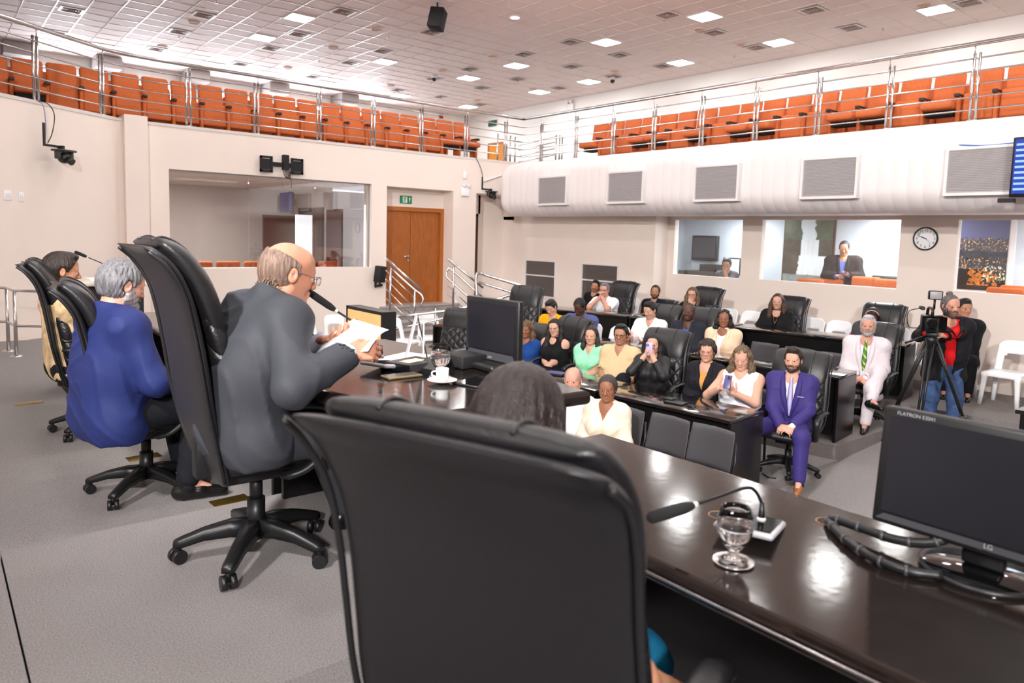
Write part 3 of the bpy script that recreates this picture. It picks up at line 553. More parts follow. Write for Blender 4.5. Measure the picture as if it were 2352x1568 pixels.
# television at the right edge
t = empty('wall_television', (10.05, 2.45, 3.38), 0, 'wall television with a blue screen at the right edge', 'television')
MB().b2(-0.03, 0.03, -0.6, 0.56, -0.36, 0.34, 0.01).build('case', M_BLACK, t); MB().b2(-0.036, -0.031, -0.58, 0.535, -0.32, 0.315).build('screen', mat('blue_screen', lin(22, 40, 110), 0.3, emit=lin(26, 52, 150), estr=0.7), t); MB().b2(-0.06, 0.04, 0.5, 0.66, -0.42, -0.37).build('stand_foot', M_BLACK, t); MB().b2(0.03, 0.32, -0.1, 0.1, -0.1, 0.1).build('bracket', M_BLACKM, t)
s = MB()
for k in range(9): s.b2(-0.040, -0.037, 0.30+0.02*(k % 3), 0.52, -0.28+0.065*k, -0.255+0.065*k)
s.build('screen_text', mat('screen_text', lin(120, 160, 240), 0.4, emit=lin(120, 160, 250), estr=0.6), t)
# ---- wall cameras
def wall_camera(loc, label, rz=0, sc=1.0):
    t = empty('pan_tilt_camera', loc, rz, label, 'camera', 'pan tilt cameras on the walls'); t.scale = (sc,)*3
    MB().b2(-0.02, 0.02, -0.02, 0.0, -0.02, 0.36).b2(-0.02, 0.30, -0.03, -0.0, -0.03, 0.01).b2(0.27, 0.31, -0.12, -0.0, -0.06, 0.01).build('bracket', M_BLACK, t)
    MB().box((0.27, -0.14, -0.08), (0.34, 0.22, 0.035), 0.01).box((0.14, -0.14, -0.16), (0.05, 0.12, 0.14), 0.02).box((0.40, -0.14, -0.16), (0.05, 0.12, 0.14), 0.02).build('base', mat('camera_grey', lin(52, 52, 54), 0.4), t)
    MB().ball((0.27, -0.14, -0.20), (0.10, 0.11, 0.10), 16, 12).cyl((0.27, -0.20, -0.22), (0.29, -0.30, -0.28), 0.06).build('lens_head', M_BLACK, t)
    return t
p = at_y(100, 318, 12.55); q = at_y(100, 318, 12.66)
wall_camera((p.x, p.y, p.z-0.08), 'black camera on a bracket high on the far left wall', 0.64, 0.85)
p = at_y(1107, 428, YL); wall_camera((p.x, YL, p.z-0.05), 'small black camera on a bracket left of the duct', 0, 0.75)
pts = [at_y(x, y, 12.62) for x, y in ((84, 231), (98, 240), (103, 262), (105, 290), (104, 318))]; tag(MB().tube(catmull(pts, 4), 0.007, 6).build('grey_cable', mat('cable_grey', lin(150, 156, 180), 0.5)), 'pale cable hanging from the balcony to the far left camera', 'cable')
pts = [at_y(x, y, 12.6) for x, y in ((88, 231), (112, 240), (125, 265), (120, 305), (110, 328))]; tag(MB().tube(catmull(pts, 4), 0.007, 6).build('black_cable', M_BLACK), 'black cable looping from the balcony to the far left camera', 'cable')
pts = [at_y(x, y, YL-0.02) for x, y in ((1092, 360), (1102, 380), (1108, 400), (1109, 425))]; tag(MB().tube(catmull(pts, 4), 0.007, 6).build('hanging_cable', M_BLACK), 'thin dark cable hanging from the balcony beside the duct', 'cable')
a, b = at_y(1112, 416, YL-0.02), at_y(1180, 392, YL-0.02); tag(MB().tube([a, b+Vector((0.02, 0, 0))], 0.022, 6).build('cable_trunking', M_METALW), 'white cable trunking rising along the wall to the duct', 'trunking')
# television bracket above the window
t = empty('television_bracket', (5.34, YL, 3.62), 0, 'empty black television bracket above the big left window', 'bracket')
for s in (-1, 1):
    m = MB()
    for u in (0.2, 0.4): m.b2(s*u-0.02, s*u+0.02, -0.10, -0.07, -0.15, 0.15)
    m.b2(s*0.2 if s > 0 else -0.42, 0.42 if s > 0 else -0.2, -0.10, -0.07, 0.11, 0.15).b2(s*0.2 if s > 0 else -0.42, 0.42 if s > 0 else -0.2, -0.10, -0.07, -0.15, -0.11).b2(s*0.22 if s > 0 else -0.4, 0.4 if s > 0 else -0.22, -0.09, -0.075, -0.1, 0.1)
    m.build('plate', M_BLACKM, t)
MB().b2(-0.4, 0.4, -0.08, -0.04, -0.03, 0.05).b2(0.03, 0.13, -0.12, 0.0, -0.08, 0.2).build('arm', M_BLACKM, t)
for k in range(4): MB().tube(catmull([(0.05+0.02*k, -0.10, 0), (0.02+0.03*k, -0.13, -0.16-0.02*k), (0.1+0.02*k, -0.12, -0.24), (0.15+0.01*k, -0.10, -0.1 if k < 3 else -0.42)], 5), 0.006, 6).build('cable', M_BLACK, t)
# switches, exit sign, emergency light, wall speaker
for k, (px, py, w_) in enumerate(((17, 448, 0.12), (48, 452, 0.08))):
    p = at_y(px, py, 11.6+0.2*k); n = Vector((0.6, -0.8, 0)); base = Vector((0.89, 12.35, 0)); tt = (base-Vector((0, 0, ZC))).dot(n); r = ray(px, py); d = (Vector((base.x, base.y, 0)).dot(n))/(r.dot(n)); P = r*d+Vector((0, 0, ZC))
    t = empty('wall_switch', P, math.atan2(12.35-8.83, 0.89+3.9), ('larger white wall plate at the left edge of the photo', 'narrow white wall plate beside the larger one at left')[k], 'switch'); MB().box((0, -0.005, 0), (w_, 0.012, 0.14), 0.004).build('plate', M_WHITEP, t); MB().box((0, -0.013, 0), (w_*0.5, 0.006, 0.05), 0.002).build('button', M_METALW, t)
t = empty('exit_sign', (8.34, 14.04, 3.14), 0, 'green exit sign with a running figure and arrow over the door', 'sign')
MB().b2(-0.15, 0.15, -0.012, 0.0, -0.085, 0.085).build('plate', mat('exit_green', lin(20, 128, 84), 0.5), t); M_SGW = mat('sign_white', lin(236, 240, 232), 0.5)
m = MB(); m.b2(-0.085, 0.03, -0.014, -0.012, -0.065, 0.065); m.build('door_mark', M_SGW, t)
m = MB(); m.b2(0.085, 0.10, -0.014, -0.012, -0.05, 0.02).add([(0.06, -0.014, 0.01), (0.0925, -0.014, 0.06), (0.125, -0.014, 0.01), (0.1, -0.014, 0.02), (0.085, -0.014, 0.02)], [(0, 4, 1), (4, 3, 1), (3, 2, 1)]); m.build('arrow_mark', M_SGW, t)
m = MB(); m.cyl((-0.02, -0.016, 0.048), (-0.02, -0.014, 0.048), 0.012, n=10)
for a, b in (((-0.022, 0.035), (-0.04, 0.0)), ((-0.04, 0.0), (-0.015, -0.025)), ((-0.015, -0.025), (-0.03, -0.055)), ((-0.04, 0), (-0.06, -0.04)), ((-0.06, -0.04), (-0.1, -0.045)), ((-0.022, 0.03), (0.0, 0.005)), ((-0.025, 0.032), (-0.06, 0.035)), ((-0.06, 0.035), (-0.07, 0.01))): m.tube([(a[0], -0.016, a[1]), (b[0], -0.016, b[1])], 0.007, 6)
m.build('running_figure', mat('exit_green', lin(20, 128, 84)), t)
p = at_y(1027, 447, 14.05); tag(MB().b2(p.x-0.04, p.x+0.02, 14.03, 14.05, p.z-0.05, p.z+0.06, 0.004).build('white_blank_plate', M_WHITEP), 'small white plate right of the exit sign', 'plate')
t = empty('emergency_light', (9.66, YL, 3.38), 0, 'white emergency light box between the door and the niche', 'emergency light'); MB().b2(-0.11, 0.09, -0.06, 0, -0.10, 0.10, 0.01).build('case', M_WHITEP, t)
for s in (-0.06, 0.06): MB().cyl((s, -0.03, 0.13), (s+0.02, -0.09, 0.125), 0.04).build('lamp', M_METALW, t)
tag(MB().b2(9.60, 9.68, YL-0.04, YL, 3.68, 3.84, 0.008).build('white_sensor_box', M_WHITEP), 'small white box above the emergency light', 'sensor')
t = empty('wall_speaker', (7.42, YL, 1.5), 0, 'black box loudspeaker on the wall below the window corner', 'speaker'); MB().box((0.0, -0.16, 0.03), (0.24, 0.16, 0.34), 0.012, R=Euler((0.1, 0.05, 0.55)).to_matrix()).build('cabinet', M_BLACKM, t); MB().b2(-0.05, -0.02, -0.05, 0, -0.26, -0.05).b2(-0.04, 0.06, -0.12, -0.02, -0.24, -0.2).box((0.03, -0.13, -0.2), (0.08, 0.05, 0.05), 0.01).cyl((0.01, -0.13, -0.2), (0.01, -0.15, -0.1), 0.02).build('bracket', M_BLACK, t)
# clock
p = at_x(2127, 548, XW); t = empty('wall_clock', (XW-0.001, p.y, p.z), 0, 'round white wall clock with black rim between the right windows', 'clock'); rc = 0.175
MB().lathe([(0.165, 0.0), (rc, 0.0), (rc, 0.035), (0.160, 0.04), (0.157, 0.025)], n=40).build('rim', M_BLACK, t, rot=(0, -PI/2, 0)); MB().lathe([(0, 0.012), (0.165, 0.012)], n=40).build('dial', M_WHITEP, t, rot=(0, -PI/2, 0))
for k in range(12):
    a = 2*PI*(k+1)/12; cu = bpy.data.curves.new('numeral', 'FONT'); cu.body = str(k+1); cu.size = 0.055; cu.align_x = 'CENTER'; cu.align_y = 'CENTER'; cu.extrude = 0.0005
    o0 = bpy.data.objects.new('n', cu); COL.objects.link(o0); bpy.context.view_layer.update(); me_ = bpy.data.meshes.new_from_object(o0); bpy.data.objects.remove(o0); o = link_mesh('numeral', me_, M_BLACK, t); o.location = (-0.014, -0.125*math.sin(a), 0.125*math.cos(a)); o.rotation_euler = (PI/2, 0, -PI/2)
def hand(l, w_, a, nm): MB().b2(-0.017, -0.015, -w_, w_, -0.02, l).build(nm, M_BLACK, t, rot=(a, 0, 0))
hand(0.125, 0.004, math.radians(-69), 'minute_hand'); hand(0.075, 0.006, math.radians(-66), 'hour_hand'); hand(0.11, 0.0015, math.radians(135), 'second_hand')
# ================================================================ FURNITURE
M_DESK = mat('black_lacquer', lin(26, 21, 20), 0.13, spec=0.55, coat=0.6, bump=0.03, bscale=5, stretch=(1, 0.4, 1))
M_DESKP = mat('black_panel', lin(15, 14, 15), 0.28, spec=0.5)
M_DESKTOP = mat('dark_desk_top', lin(30, 23, 21), 0.11, spec=0.6, noise=0.2, nscale=14, bump=0.02, bscale=30)
def desk(p0, p1, depth, z, h, label, group, top=0.035, modesty=0.7):
    """front edge p0->p1 (plan), body towards +normal; the seated side is +normal"""
    d = (Vector(p1)-Vector(p0)); L = d.length; a = math.atan2(d.y, d.x); t = empty('desk', (p0[0], p0[1], z), a, label, 'desk', group)
    # local: x along the edge, -y is towards the sitters when the edge runs along +Y
    MB().b2(0, L, -depth, 0, h-top, h, 0.008).build('desk_top', M_DESK, t)
    MB().b2(0.03, L-0.03, -0.10, -0.075, 0.06, h-top).build('front_panel', M_DESKP, t)
    for x in (0.0, L-0.03): MB().b2(x, x+0.03, -depth+0.01, -0.012, 0, h-top).build('end_panel', M_DESKP, t)
    return t
G1 = 'black desks of the hall rows'
desk((5.61, 3.70), (5.49, 5.24), 0.63, T1, 0.76, 'glossy black desk in the first hall row next to the aisle', G1)
desk((5.48, 5.28), (5.30, 7.90), 0.63, T1, 0.76, 'glossy black desk in the first hall row further from the aisle', G1)
desk((7.83, 3.82), (7.56, 5.64), 0.63, T2, 0.75, 'black desk in the second hall row next to the aisle, before the grey-suited man', G1)
desk((7.55, 5.68), (7.02, 7.80), 0.63, T2, 0.75, 'black desk in the middle of the second hall row', G1)
desk((7.00, 7.85), (6.34, 9.78), 0.63, T2, 0.75, 'black desk at the far end of the second hall row near the stairs', G1)
desk((9.88, 3.98), (9.50, 6.33), 0.60, T3, 0.75, 'black desk in the back hall row next to the aisle', G1)
desk((9.49, 6.37), (9.10, 8.05), 0.60, T3, 0.75, 'black desk in the middle of the back hall row', G1)
desk((9.09, 8.09), (8.60, 9.75), 0.60, T3, 0.75, 'black desk at the far end of the back hall row', G1)
def dais_desk(poly, zt, zf, label, panels, th=0.055):
    cx = sum(p[0] for p in poly)/len(poly); cy = sum(p[1] for p in poly)/len(poly)
    t = empty('dais_desk', (cx, cy, zf), 0, label, 'desk'); bm = bmesh.new()
    vs = [bm.verts.new((x-cx, y-cy, zt-zf-th)) for x, y in poly]; f = bm.faces.new(vs); r = bmesh.ops.extrude_face_region(bm, geom=[f])
    bmesh.ops.translate(bm, verts=[v for v in r['geom'] if isinstance(v, bmesh.types.BMVert)], vec=(0, 0, th)); bmesh.ops.recalc_face_normals(bm, faces=bm.faces)
    bmesh.ops.bevel(bm, geom=[e for e in bm.edges if abs(e.verts[0].co.z-e.verts[1].co.z) < 1e-4], offset=0.018, segments=3, profile=0.5, affect='EDGES')
    me = bpy.data.meshes.new('desk_top'); bm.to_mesh(me); bm.free(); link_mesh('desk_top', me, M_DESKTOP, t)
    for (x0, x1, y0, y1, nm) in panels: MB().b2(x0-cx, x1-cx, y0-cy, y1-cy, 0, zt-zf-th).build(nm, M_DESKP, t)
    return t
ZP, ZD = 1.81, 1.64
pd = dais_desk([(1.29, 1.97), (1.99, 1.94), (2.05, 2.4), (2.05, 3.1), (1.99, 3.55), (1.29, 3.53), (1.12, 2.98), (1.12, 2.5)], ZP, DP, 'black centre desk on the dais where the reading man sits', [(1.92, 1.95, 2.05, 3.45, 'front_panel'), (1.36, 1.95, 2.03, 2.06, 'end_panel'), (1.36, 1.95, 3.44, 3.47, 'end_panel')])
nd = dais_desk([(1.32, 1.93), (1.32, -1.6), (2.05, -1.6), (2.05, 1.93)], ZD, DL, 'black dais desk in the right foreground with the glass and screen', [(1.97, 2.0, -1.55, 1.86, 'front_panel'), (1.4, 1.97, 1.84, 1.87, 'end_panel'), (1.45, 1.97, 0.30, 0.33, 'divider_panel')])
MB().tube([(1.31-1.685, 1.9-0.165, ZD-DL-0.028), (1.31-1.685, -1.58-0.165, ZD-DL-0.028)], 0.0045, 6).build('edge_strip', M_STEEL, nd)
ld = dais_desk([(1.32, 3.6), (2.05, 3.6), (2.05, 7.0), (1.32, 7.0)], ZD, DL, 'black dais desk on the far side before the man in the blue jacket', [(1.97, 2.0, 3.7, 6.9, 'front_panel'), (1.4, 1.97, 3.68, 3.71, 'end_panel'), (1.4, 1.97, 6.9, 6.93, 'end_panel')])
# small blue sticker on the front edge of the centre desk
tag(MB().b2(1.285, 1.292, 2.05, 2.11, 1.765, 1.79).build('blue_inventory_tag', mat('tag_blue', lin(60, 80, 150), 0.4)), 'small blue asset tag under the edge of the centre dais desk', 'tag')
# ---- executive chairs
def pad(stations, n=28, sub=4, flare=0.0, pw=0.45):
    """stations: (x, z, half width, thickness); returns loft rings of a rounded upholstered slab"""
    S = catmull([(a, b, c) for a, b, c, d in stations], sub); T = catmull([(d, 0, 0) for a, b, c, d in stations], sub); rings = []
    for i, s in enumerate(S):
        p, q = S[max(0, i-1)], S[min(len(S)-1, i+1)]; tx, tz = q.x-p.x, q.y-p.y; l = math.hypot(tx, tz) or 1; nx, nz = tz/l, -tx/l; r = []
        for k in range(n):
            a = 2*PI*k/n; c, sn = math.cos(a), math.sin(a); y = s.z*math.copysign(abs(c)**pw, c); o = T[i].x*0.5*math.copysign(abs(sn)**0.8, sn)
            x = s.x+nx*o; z = s.y+nz*o; f = flare*max(0, (i/len(S)-0.72)/0.28)**1.5*abs(y/max(s.z, 1e-3))**3; r.append((x-f, y, z+f*0.15))
        rings.append(r)
    return rings
def chair_proto():
    t = empty('executive_chair')
    MB().loft(pad([(-0.165, 0.375, 0.16, 0.02), (-0.175, 0.39, 0.235, 0.045), (-0.205, 0.50, 0.275, 0.05), (-0.24, 0.66, 0.292, 0.05), (-0.262, 0.82, 0.292, 0.05), (-0.285, 0.96, 0.288, 0.05), (-0.315, 1.08, 0.290, 0.05), (-0.362, 1.175, 0.298, 0.045), (-0.41, 1.225, 0.292, 0.035), (-0.425, 1.238, 0.26, 0.01)], 28, 4, 0.03)).build('back_panel', M_LEATH, t)
    MB().loft(pad([(-0.12, 0.44, 0.21, 0.03), (-0.135, 0.48, 0.255, 0.10), (-0.145, 0.62, 0.275, 0.13), (-0.175, 0.78, 0.277, 0.12), (-0.21, 0.93, 0.270, 0.10), (-0.245, 1.0, 0.262, 0.06)])).build('backrest', M_QUILT, t)
    MB().loft(pad([(-0.20, 0.90, 0.20, 0.03), (-0.205, 0.93, 0.255, 0.08), (-0.23, 1.02, 0.275, 0.105), (-0.27, 1.12, 0.28, 0.105), (-0.325, 1.20, 0.275, 0.095), (-0.375, 1.245, 0.262, 0.06), (-0.40, 1.25, 0.23, 0.02)])).build('headrest', M_LEATH, t)
    s = MB()
    for y in (-0.125, 0.125): s.tube(catmull([(-0.158, y, 0.93), (-0.175, y, 1.03), (-0.218, y, 1.135), (-0.285, y, 1.23), (-0.355, y, 1.273), (-0.40, y, 1.264)], 5), 0.0045, 6)
    for sy in (-1, 1): s.tube(catmull([(-0.19, sy*0.24, 0.40), (-0.222, sy*0.285, 0.52), (-0.257, sy*0.300, 0.68), (-0.282, sy*0.300, 0.84), (-0.305, sy*0.297, 0.97), (-0.335, sy*0.300, 1.09), (-0.388, sy*0.306, 1.18), (-0.44, sy*0.296, 1.228)], 5), 0.008, 6)
    s.build('piping', M_LEATH, t)
    MB().loft(pad([(-0.20, 0.455, 0.20, 0.03), (-0.17, 0.455, 0.25, 0.11), (0.05, 0.462, 0.262, 0.135), (0.22, 0.458, 0.258, 0.12), (0.29, 0.43, 0.245, 0.07), (0.30, 0.41, 0.21, 0.02)])).build('seat', M_LEATH, t)
    MB().b2(-0.16, 0.16, -0.10, 0.10, 0.335, 0.40, 0.01).b2(-0.24, -0.1, -0.04, 0.04, 0.36, 0.52, 0.01).build('mechanism', M_BLACK, t)
    for sy in (-1, 1):
        P = catmull([(-0.20, sy*0.30, 0.655), (-0.05, sy*0.305, 0.672), (0.10, sy*0.305, 0.67), (0.19, sy*0.303, 0.645), (0.215, sy*0.30, 0.59), (0.185, sy*0.29, 0.50), (0.11, sy*0.275, 0.42), (0.02, sy*0.24, 0.385)], 5)
        m = MB(); rings = []
        for i, p in enumerate(P):
            a, b = P[max(0, i-1)], P[min(len(P)-1, i+1)]; tv = (b-a).normalized(); nn = Vector((-tv.z, 0, tv.x)); w_ = 0.038 if i < 17 else 0.032; q = 0.3 if i in (0, len(P)-1) else 1
            rings.append([tuple(p+Vector((0, 1, 0))*w_*q*math.cos(2*PI*k/12)+nn*0.019*q*math.sin(2*PI*k/12)) for k in range(12)])
        m.loft(rings).build('armrest', M_BLACK, t)
    MB().cyl((0, 0, 0.10), (0, 0, 0.24), 0.036).cyl((0, 0, 0.2), (0, 0, 0.36), 0.026).build('gas_column', M_BLACK, t)
    b = MB()
    for k in range(5):
        a = 2*PI*k/5+0.3; rings = []
        for r, z, w_, h in ((0.02, 0.12, 0.036, 0.036), (0.10, 0.125, 0.032, 0.03), (0.20, 0.11, 0.027, 0.022), (0.29, 0.082, 0.024, 0.018), (0.315, 0.078, 0.02, 0.012)):
            rings.append([(r*math.cos(a)-y*math.sin(a), r*math.sin(a)+y*math.cos(a), z+dz) for y, dz in ((-w_, -h), (w_, -h), (w_, h*0.5), (w_*0.6, h), (-w_*0.6, h), (-w_, h*0.5))])
        b.loft(rings)
    b.lathe([(0, 0.15), (0.045, 0.15), (0.05, 0.09), (0, 0.085)]).build('star_base', M_BLACK, t)
    for k in range(5):
        a = 2*PI*k/5+0.3; x, y = 0.30*math.cos(a), 0.30*math.sin(a); ca = a+0.6; m = MB()
        for s_ in (-0.017, 0.017): m.cyl((x-math.sin(ca)*(s_-0.011), y+math.cos(ca)*(s_-0.011), 0.028), (x-math.sin(ca)*(s_+0.011), y+math.cos(ca)*(s_+0.011), 0.028), 0.028, n=16)
        m.cyl((x, y, 0.03), (x, y, 0.08), 0.012, n=8).build('caster', M_BLACK, t)
    return t
_ch = chair_proto(); _chn = [0]
def chair(x, y, z, rz, label, sc=1.0, tilt=0.0, group='black executive chairs'):
    o = _ch if _chn[0] == 0 else copy_tree(_ch); _chn[0] += 1
    o.location = (x, y, z); o.rotation_euler = (0, tilt, rz); o.scale = (1, 1, sc); return tag(o, label, 'chair', group)
chair(1.03, 2.90, DP, -0.04, 'tall black leather chair of the reading man, its smooth back to the camera', 1.03)
chair(0.95, 4.45, DL, -0.14, 'black leather chair of the man in the blue jacket', 0.965)
chair(0.95, 5.98, DL, -0.15, 'black leather chair at the far left edge of the photo', 1.0)
chair(0.975, 1.04, DL, 0.36, 'large black chair back filling the foreground, with the dark-haired woman in it', 0.98)
# ---- visitor chairs
M_GREYC = mat('grey_seat_plastic', lin(62, 60, 64), 0.42)
def visitor_proto():
    t = empty('visitor_chair'); rings = []
    for i in range(9):
        v = i/8; z = 0.46+0.34*v; w_ = 0.225-0.012*v+0.006*math.sin(PI*v); q = 0.15 if i in (0, 8) else 1; r = []
        for k in range(16):
            a = 2*PI*k/16; y = w_*math.copysign(abs(math.cos(a))**0.4, math.cos(a)); r.append((-0.21-0.07*v+0.05*(y/0.23)**2+0.011*q*math.sin(a), y, z))
        rings.append(r)
    MB().loft(rings).build('backrest', M_GREYC, t)
    m = MB()
    for z0, am in ((0.60, 0.02), (0.52, 0.035)): m.tube([(-0.215-0.07*((z0-0.46)/0.34)+0.05*(y/0.23)**2+0.012-0.004*abs(y), y, z0-am*math.cos(y/0.2*1.3)) for y in [(-0.19+0.38*i/10) for i in range(11)]], 0.0035, 5)
    m.build('groove_line', M_BLACK, t)
    MB().box((0.02, 0, 0.44), (0.44, 0.45, 0.045), 0.02).build('seat', M_GREYC, t)
    for sx, sy in ((-0.2, -0.22), (-0.2, 0.22), (0.2, -0.22), (0.2, 0.22)): MB().cyl((sx, sy, 0), (sx*0.9, sy, 0.44), 0.014, n=8).build('leg', M_BLACK, t)
    for sy in (-0.22, 0.22): MB().tube([(-0.19, sy, 0.42), (-0.25, sy, 0.55), (-0.27, sy*0.9, 0.7)], 0.013, 8).build('back_post', M_BLACK, t)
    return t
_vc = visitor_proto(); _vn = [0]
def visitor(x, y, z, rz, label):
    o = _vc if _vn[0] == 0 else copy_tree(_vc); _vn[0] += 1; o.location = (x, y, z); o.rotation_euler = (0, 0, rz); return tag(o, label, 'chair', 'grey visitor chairs')
visitor(4.90, 4.0, T1, PI, 'empty grey chair before the first desk, left of the pair beside the seated old woman')
visitor(4.92, 3.56, T1, PI, 'empty grey chair before the first desk, at the aisle end of the pair')
for k, yy in enumerate((5.58, 5.06, 4.55)): visitor(8.98, yy, T2, PI, 'empty grey second-row chair behind the young man in purple, %s from the peach jacket' % ORD[k])
visitor(6.7, 10.0, T1, 2.6, 'grey armchair left of the big dais monitor near the stairs')
# ---- white plastic chairs
def plastic_proto():
    t = empty('plastic_chair'); rings = []
    m = MB(); outer = []
    prof = lambda v: (-0.20-0.10*v, 0.43+0.40*v)
    def bx_(y, v): x, z = prof(v); return Vector((x+0.05*(y/0.22)**2, y, z))
    def slab(y0, y1, v0, v1, ny, nv, th=0.014):
        V = []; n1 = ny+1
        for s_ in (-th/2, th/2):
            for j in range(nv+1):
                for i in range(ny+1):
                    v = v0+(v1-v0)*j/nv; y = y0+(y1-y0)*i/ny; p = bx_(y, v); V.append((p.x+s_, p.y, p.z))
        o = n1*(nv+1); F = []
        for j in range(nv):
            for i in range(ny): a = j*n1+i; F += [(a, a+1, a+n1+1, a+n1), (o+a, o+a+n1, o+a+n1+1, o+a+1)]
        for j in range(nv): a = j*n1; b = a+ny; F += [(a, a+n1, o+a+n1, o+a), (b, o+b, o+b+n1, b+n1)]
        for i in range(ny): a = i; b = nv*n1+i; F += [(a, o+a, o+a+1, a+1), (b, b+1, o+b+1, o+b)]
        m.add(V, F, True)
    # rounded top band, two side bands around the opening
    NY, NV = 16, 14; V = []; F = []; ids = {}
    for s_ in (0, 1):
        for j in range(NV+1):
            for i in range(NY+1):
                v = -0.02+1.02*j/NV; y = -0.215+0.43*i/NY; top = 1.0-0.16*max(0, (abs(y)-0.10)/0.115)**2.5; v = v*(1 if v < 0 else top); p = bx_(y*(1-0.06*v), v); V.append((p.x+(s_-0.5)*0.014, p.y, p.z))
    o = (NV+1)*(NY+1); ins = lambda i, j: 3 <= i < NY-3 and j < 8-(1 if i in (3, NY-4) else 0)
    cell = {(i, j) for i in range(NY) for j in range(NV) if not ins(i, j)}
    for i, j in cell:
        a = j*(NY+1)+i; F += [(a, a+1, a+NY+2, a+NY+1), (o+a, o+a+NY+1, o+a+NY+2, o+a+1)]
        for di, dj, e in ((-1, 0, (a, a+NY+1)), (1, 0, (a+1, a+NY+2)), (0, -1, (a, a+1)), (0, 1, (a+NY+1, a+NY+2))):
            if (i+di, j+dj) not in cell: F.append((e[0], e[1], o+e[1], o+e[0]))
    m.add(V, F, True)
    m.build('backrest', M_WHITEP, t)
    MB().box((0.0, 0, 0.425), (0.44, 0.43, 0.03), 0.012).box((0.215, 0, 0.405), (0.02, 0.42, 0.05), 0.008).build('seat', M_WHITEP, t)
    for sx, sy in ((-1, -1), (-1, 1), (1, -1), (1, 1)):
        m2 = MB(); rings = []
        for z, r, sp in ((0, 0.022, 0.03), (0.2, 0.026, 0.015), (0.36, 0.032, 0.004), (0.425, 0.045, 0)):
            cx, cy = sx*(0.19+sp), sy*(0.185+sp); rings.append([(cx+r*a, cy+r*b, z) for a, b in ((-1, -0.7), (-0.7, -1), (0.7, -1), (1, -0.7), (1, 0.7), (0.7, 1), (-0.7, 1), (-1, 0.7))])
        m2.loft(rings).build('leg', M_WHITEP, t)
    return t
_pc = plastic_proto(); _pn = [0]
def plastic(x, y, z, rz, label, sc=1.0):
    o = _pc if _pn[0] == 0 else copy_tree(_pc); _pn[0] += 1; o.location = (x, y, z); o.rotation_euler = (0, 0, rz); o.scale = (sc,)*3; return tag(o, label, 'chair', 'white plastic chairs')
ROWY = [9.9, 9.42, 8.6, 8.12, 7.62, 7.14, 6.66, 6.0, 5.56, 5.12, 4.68, 4.24]
for k, y in enumerate(ROWY): plastic(11.05, y, T3, PI, 'white plastic chair against the right wall behind the back desks, %s from the corner' % ORD[k])
plastic(10.95, 3.12, T3, PI-0.05, 'large white plastic chair against the right wall beside the camera operator')
plastic(11.0, 2.5, T3, PI, 'white plastic chair cut by the right edge of the photo')
plastic(8.3, 7.72, T2, PI, 'white plastic chair in the second row behind the woman in mint')
plastic(8.28, 7.28, T2, PI, 'white plastic chair in the second row behind the man in the beige polo')
plastic(7.45, 11.55, 0.02, -1.9, 'white plastic chair at the foot of the stairs, turned to the right')
plastic(6.75, 11.35, 0.02, -1.2, 'white plastic chair just left of the stairs beside the tan cabinet')
plastic(5.9, 12.2, 0.02, -1.5, 'white plastic chair by the left wall behind the paper of the reading man', 1.0)
plastic(5.1, 11.5, 0.02, -1.3, 'white plastic chair by the left wall, just showing past the elbow of the reading man')
plastic(4.5, 11.6, 0.02, -1.3, 'white plastic chair by the left wall, hidden almost wholly by the reading man')
# chairs in the hall
chair(7.75, 9.30, T2, PI+0.5, 'empty tufted executive chair facing the camera, left of the man in yellow', 1.08)
chair(6.35, 9.2, T1, PI+0.6, 'empty tufted executive chair half hidden by the dais monitor', 0.95)

def under(p, fn, label, back=0.04, dy=0.0, z=None, **k):
    c, n = math.cos(p.yaw), math.sin(p.yaw); return fn(p.origin.x-c*back, p.origin.y-n*back, p.origin.z if z is None else z, p.yaw+dy, label, **k)
# ================================================================ THINGS ON THE DESKS
M_DARKS = mat('screen_off', lin(24, 24, 30), 0.32, spec=0.5)
M_GREYP = mat('grey_plastic', lin(60, 60, 64), 0.4)
M_PAPER = mat('paper', lin(245, 245, 248), 0.8)
M_CHINA = mat('white_china', lin(242, 242, 242), 0.15, spec=0.6)
M_CRY = clear('drinking_glass', (1, 1, 1, 1), 1.45)
M_WATER = clear('water', (1, 1, 1, 1), 1.33)
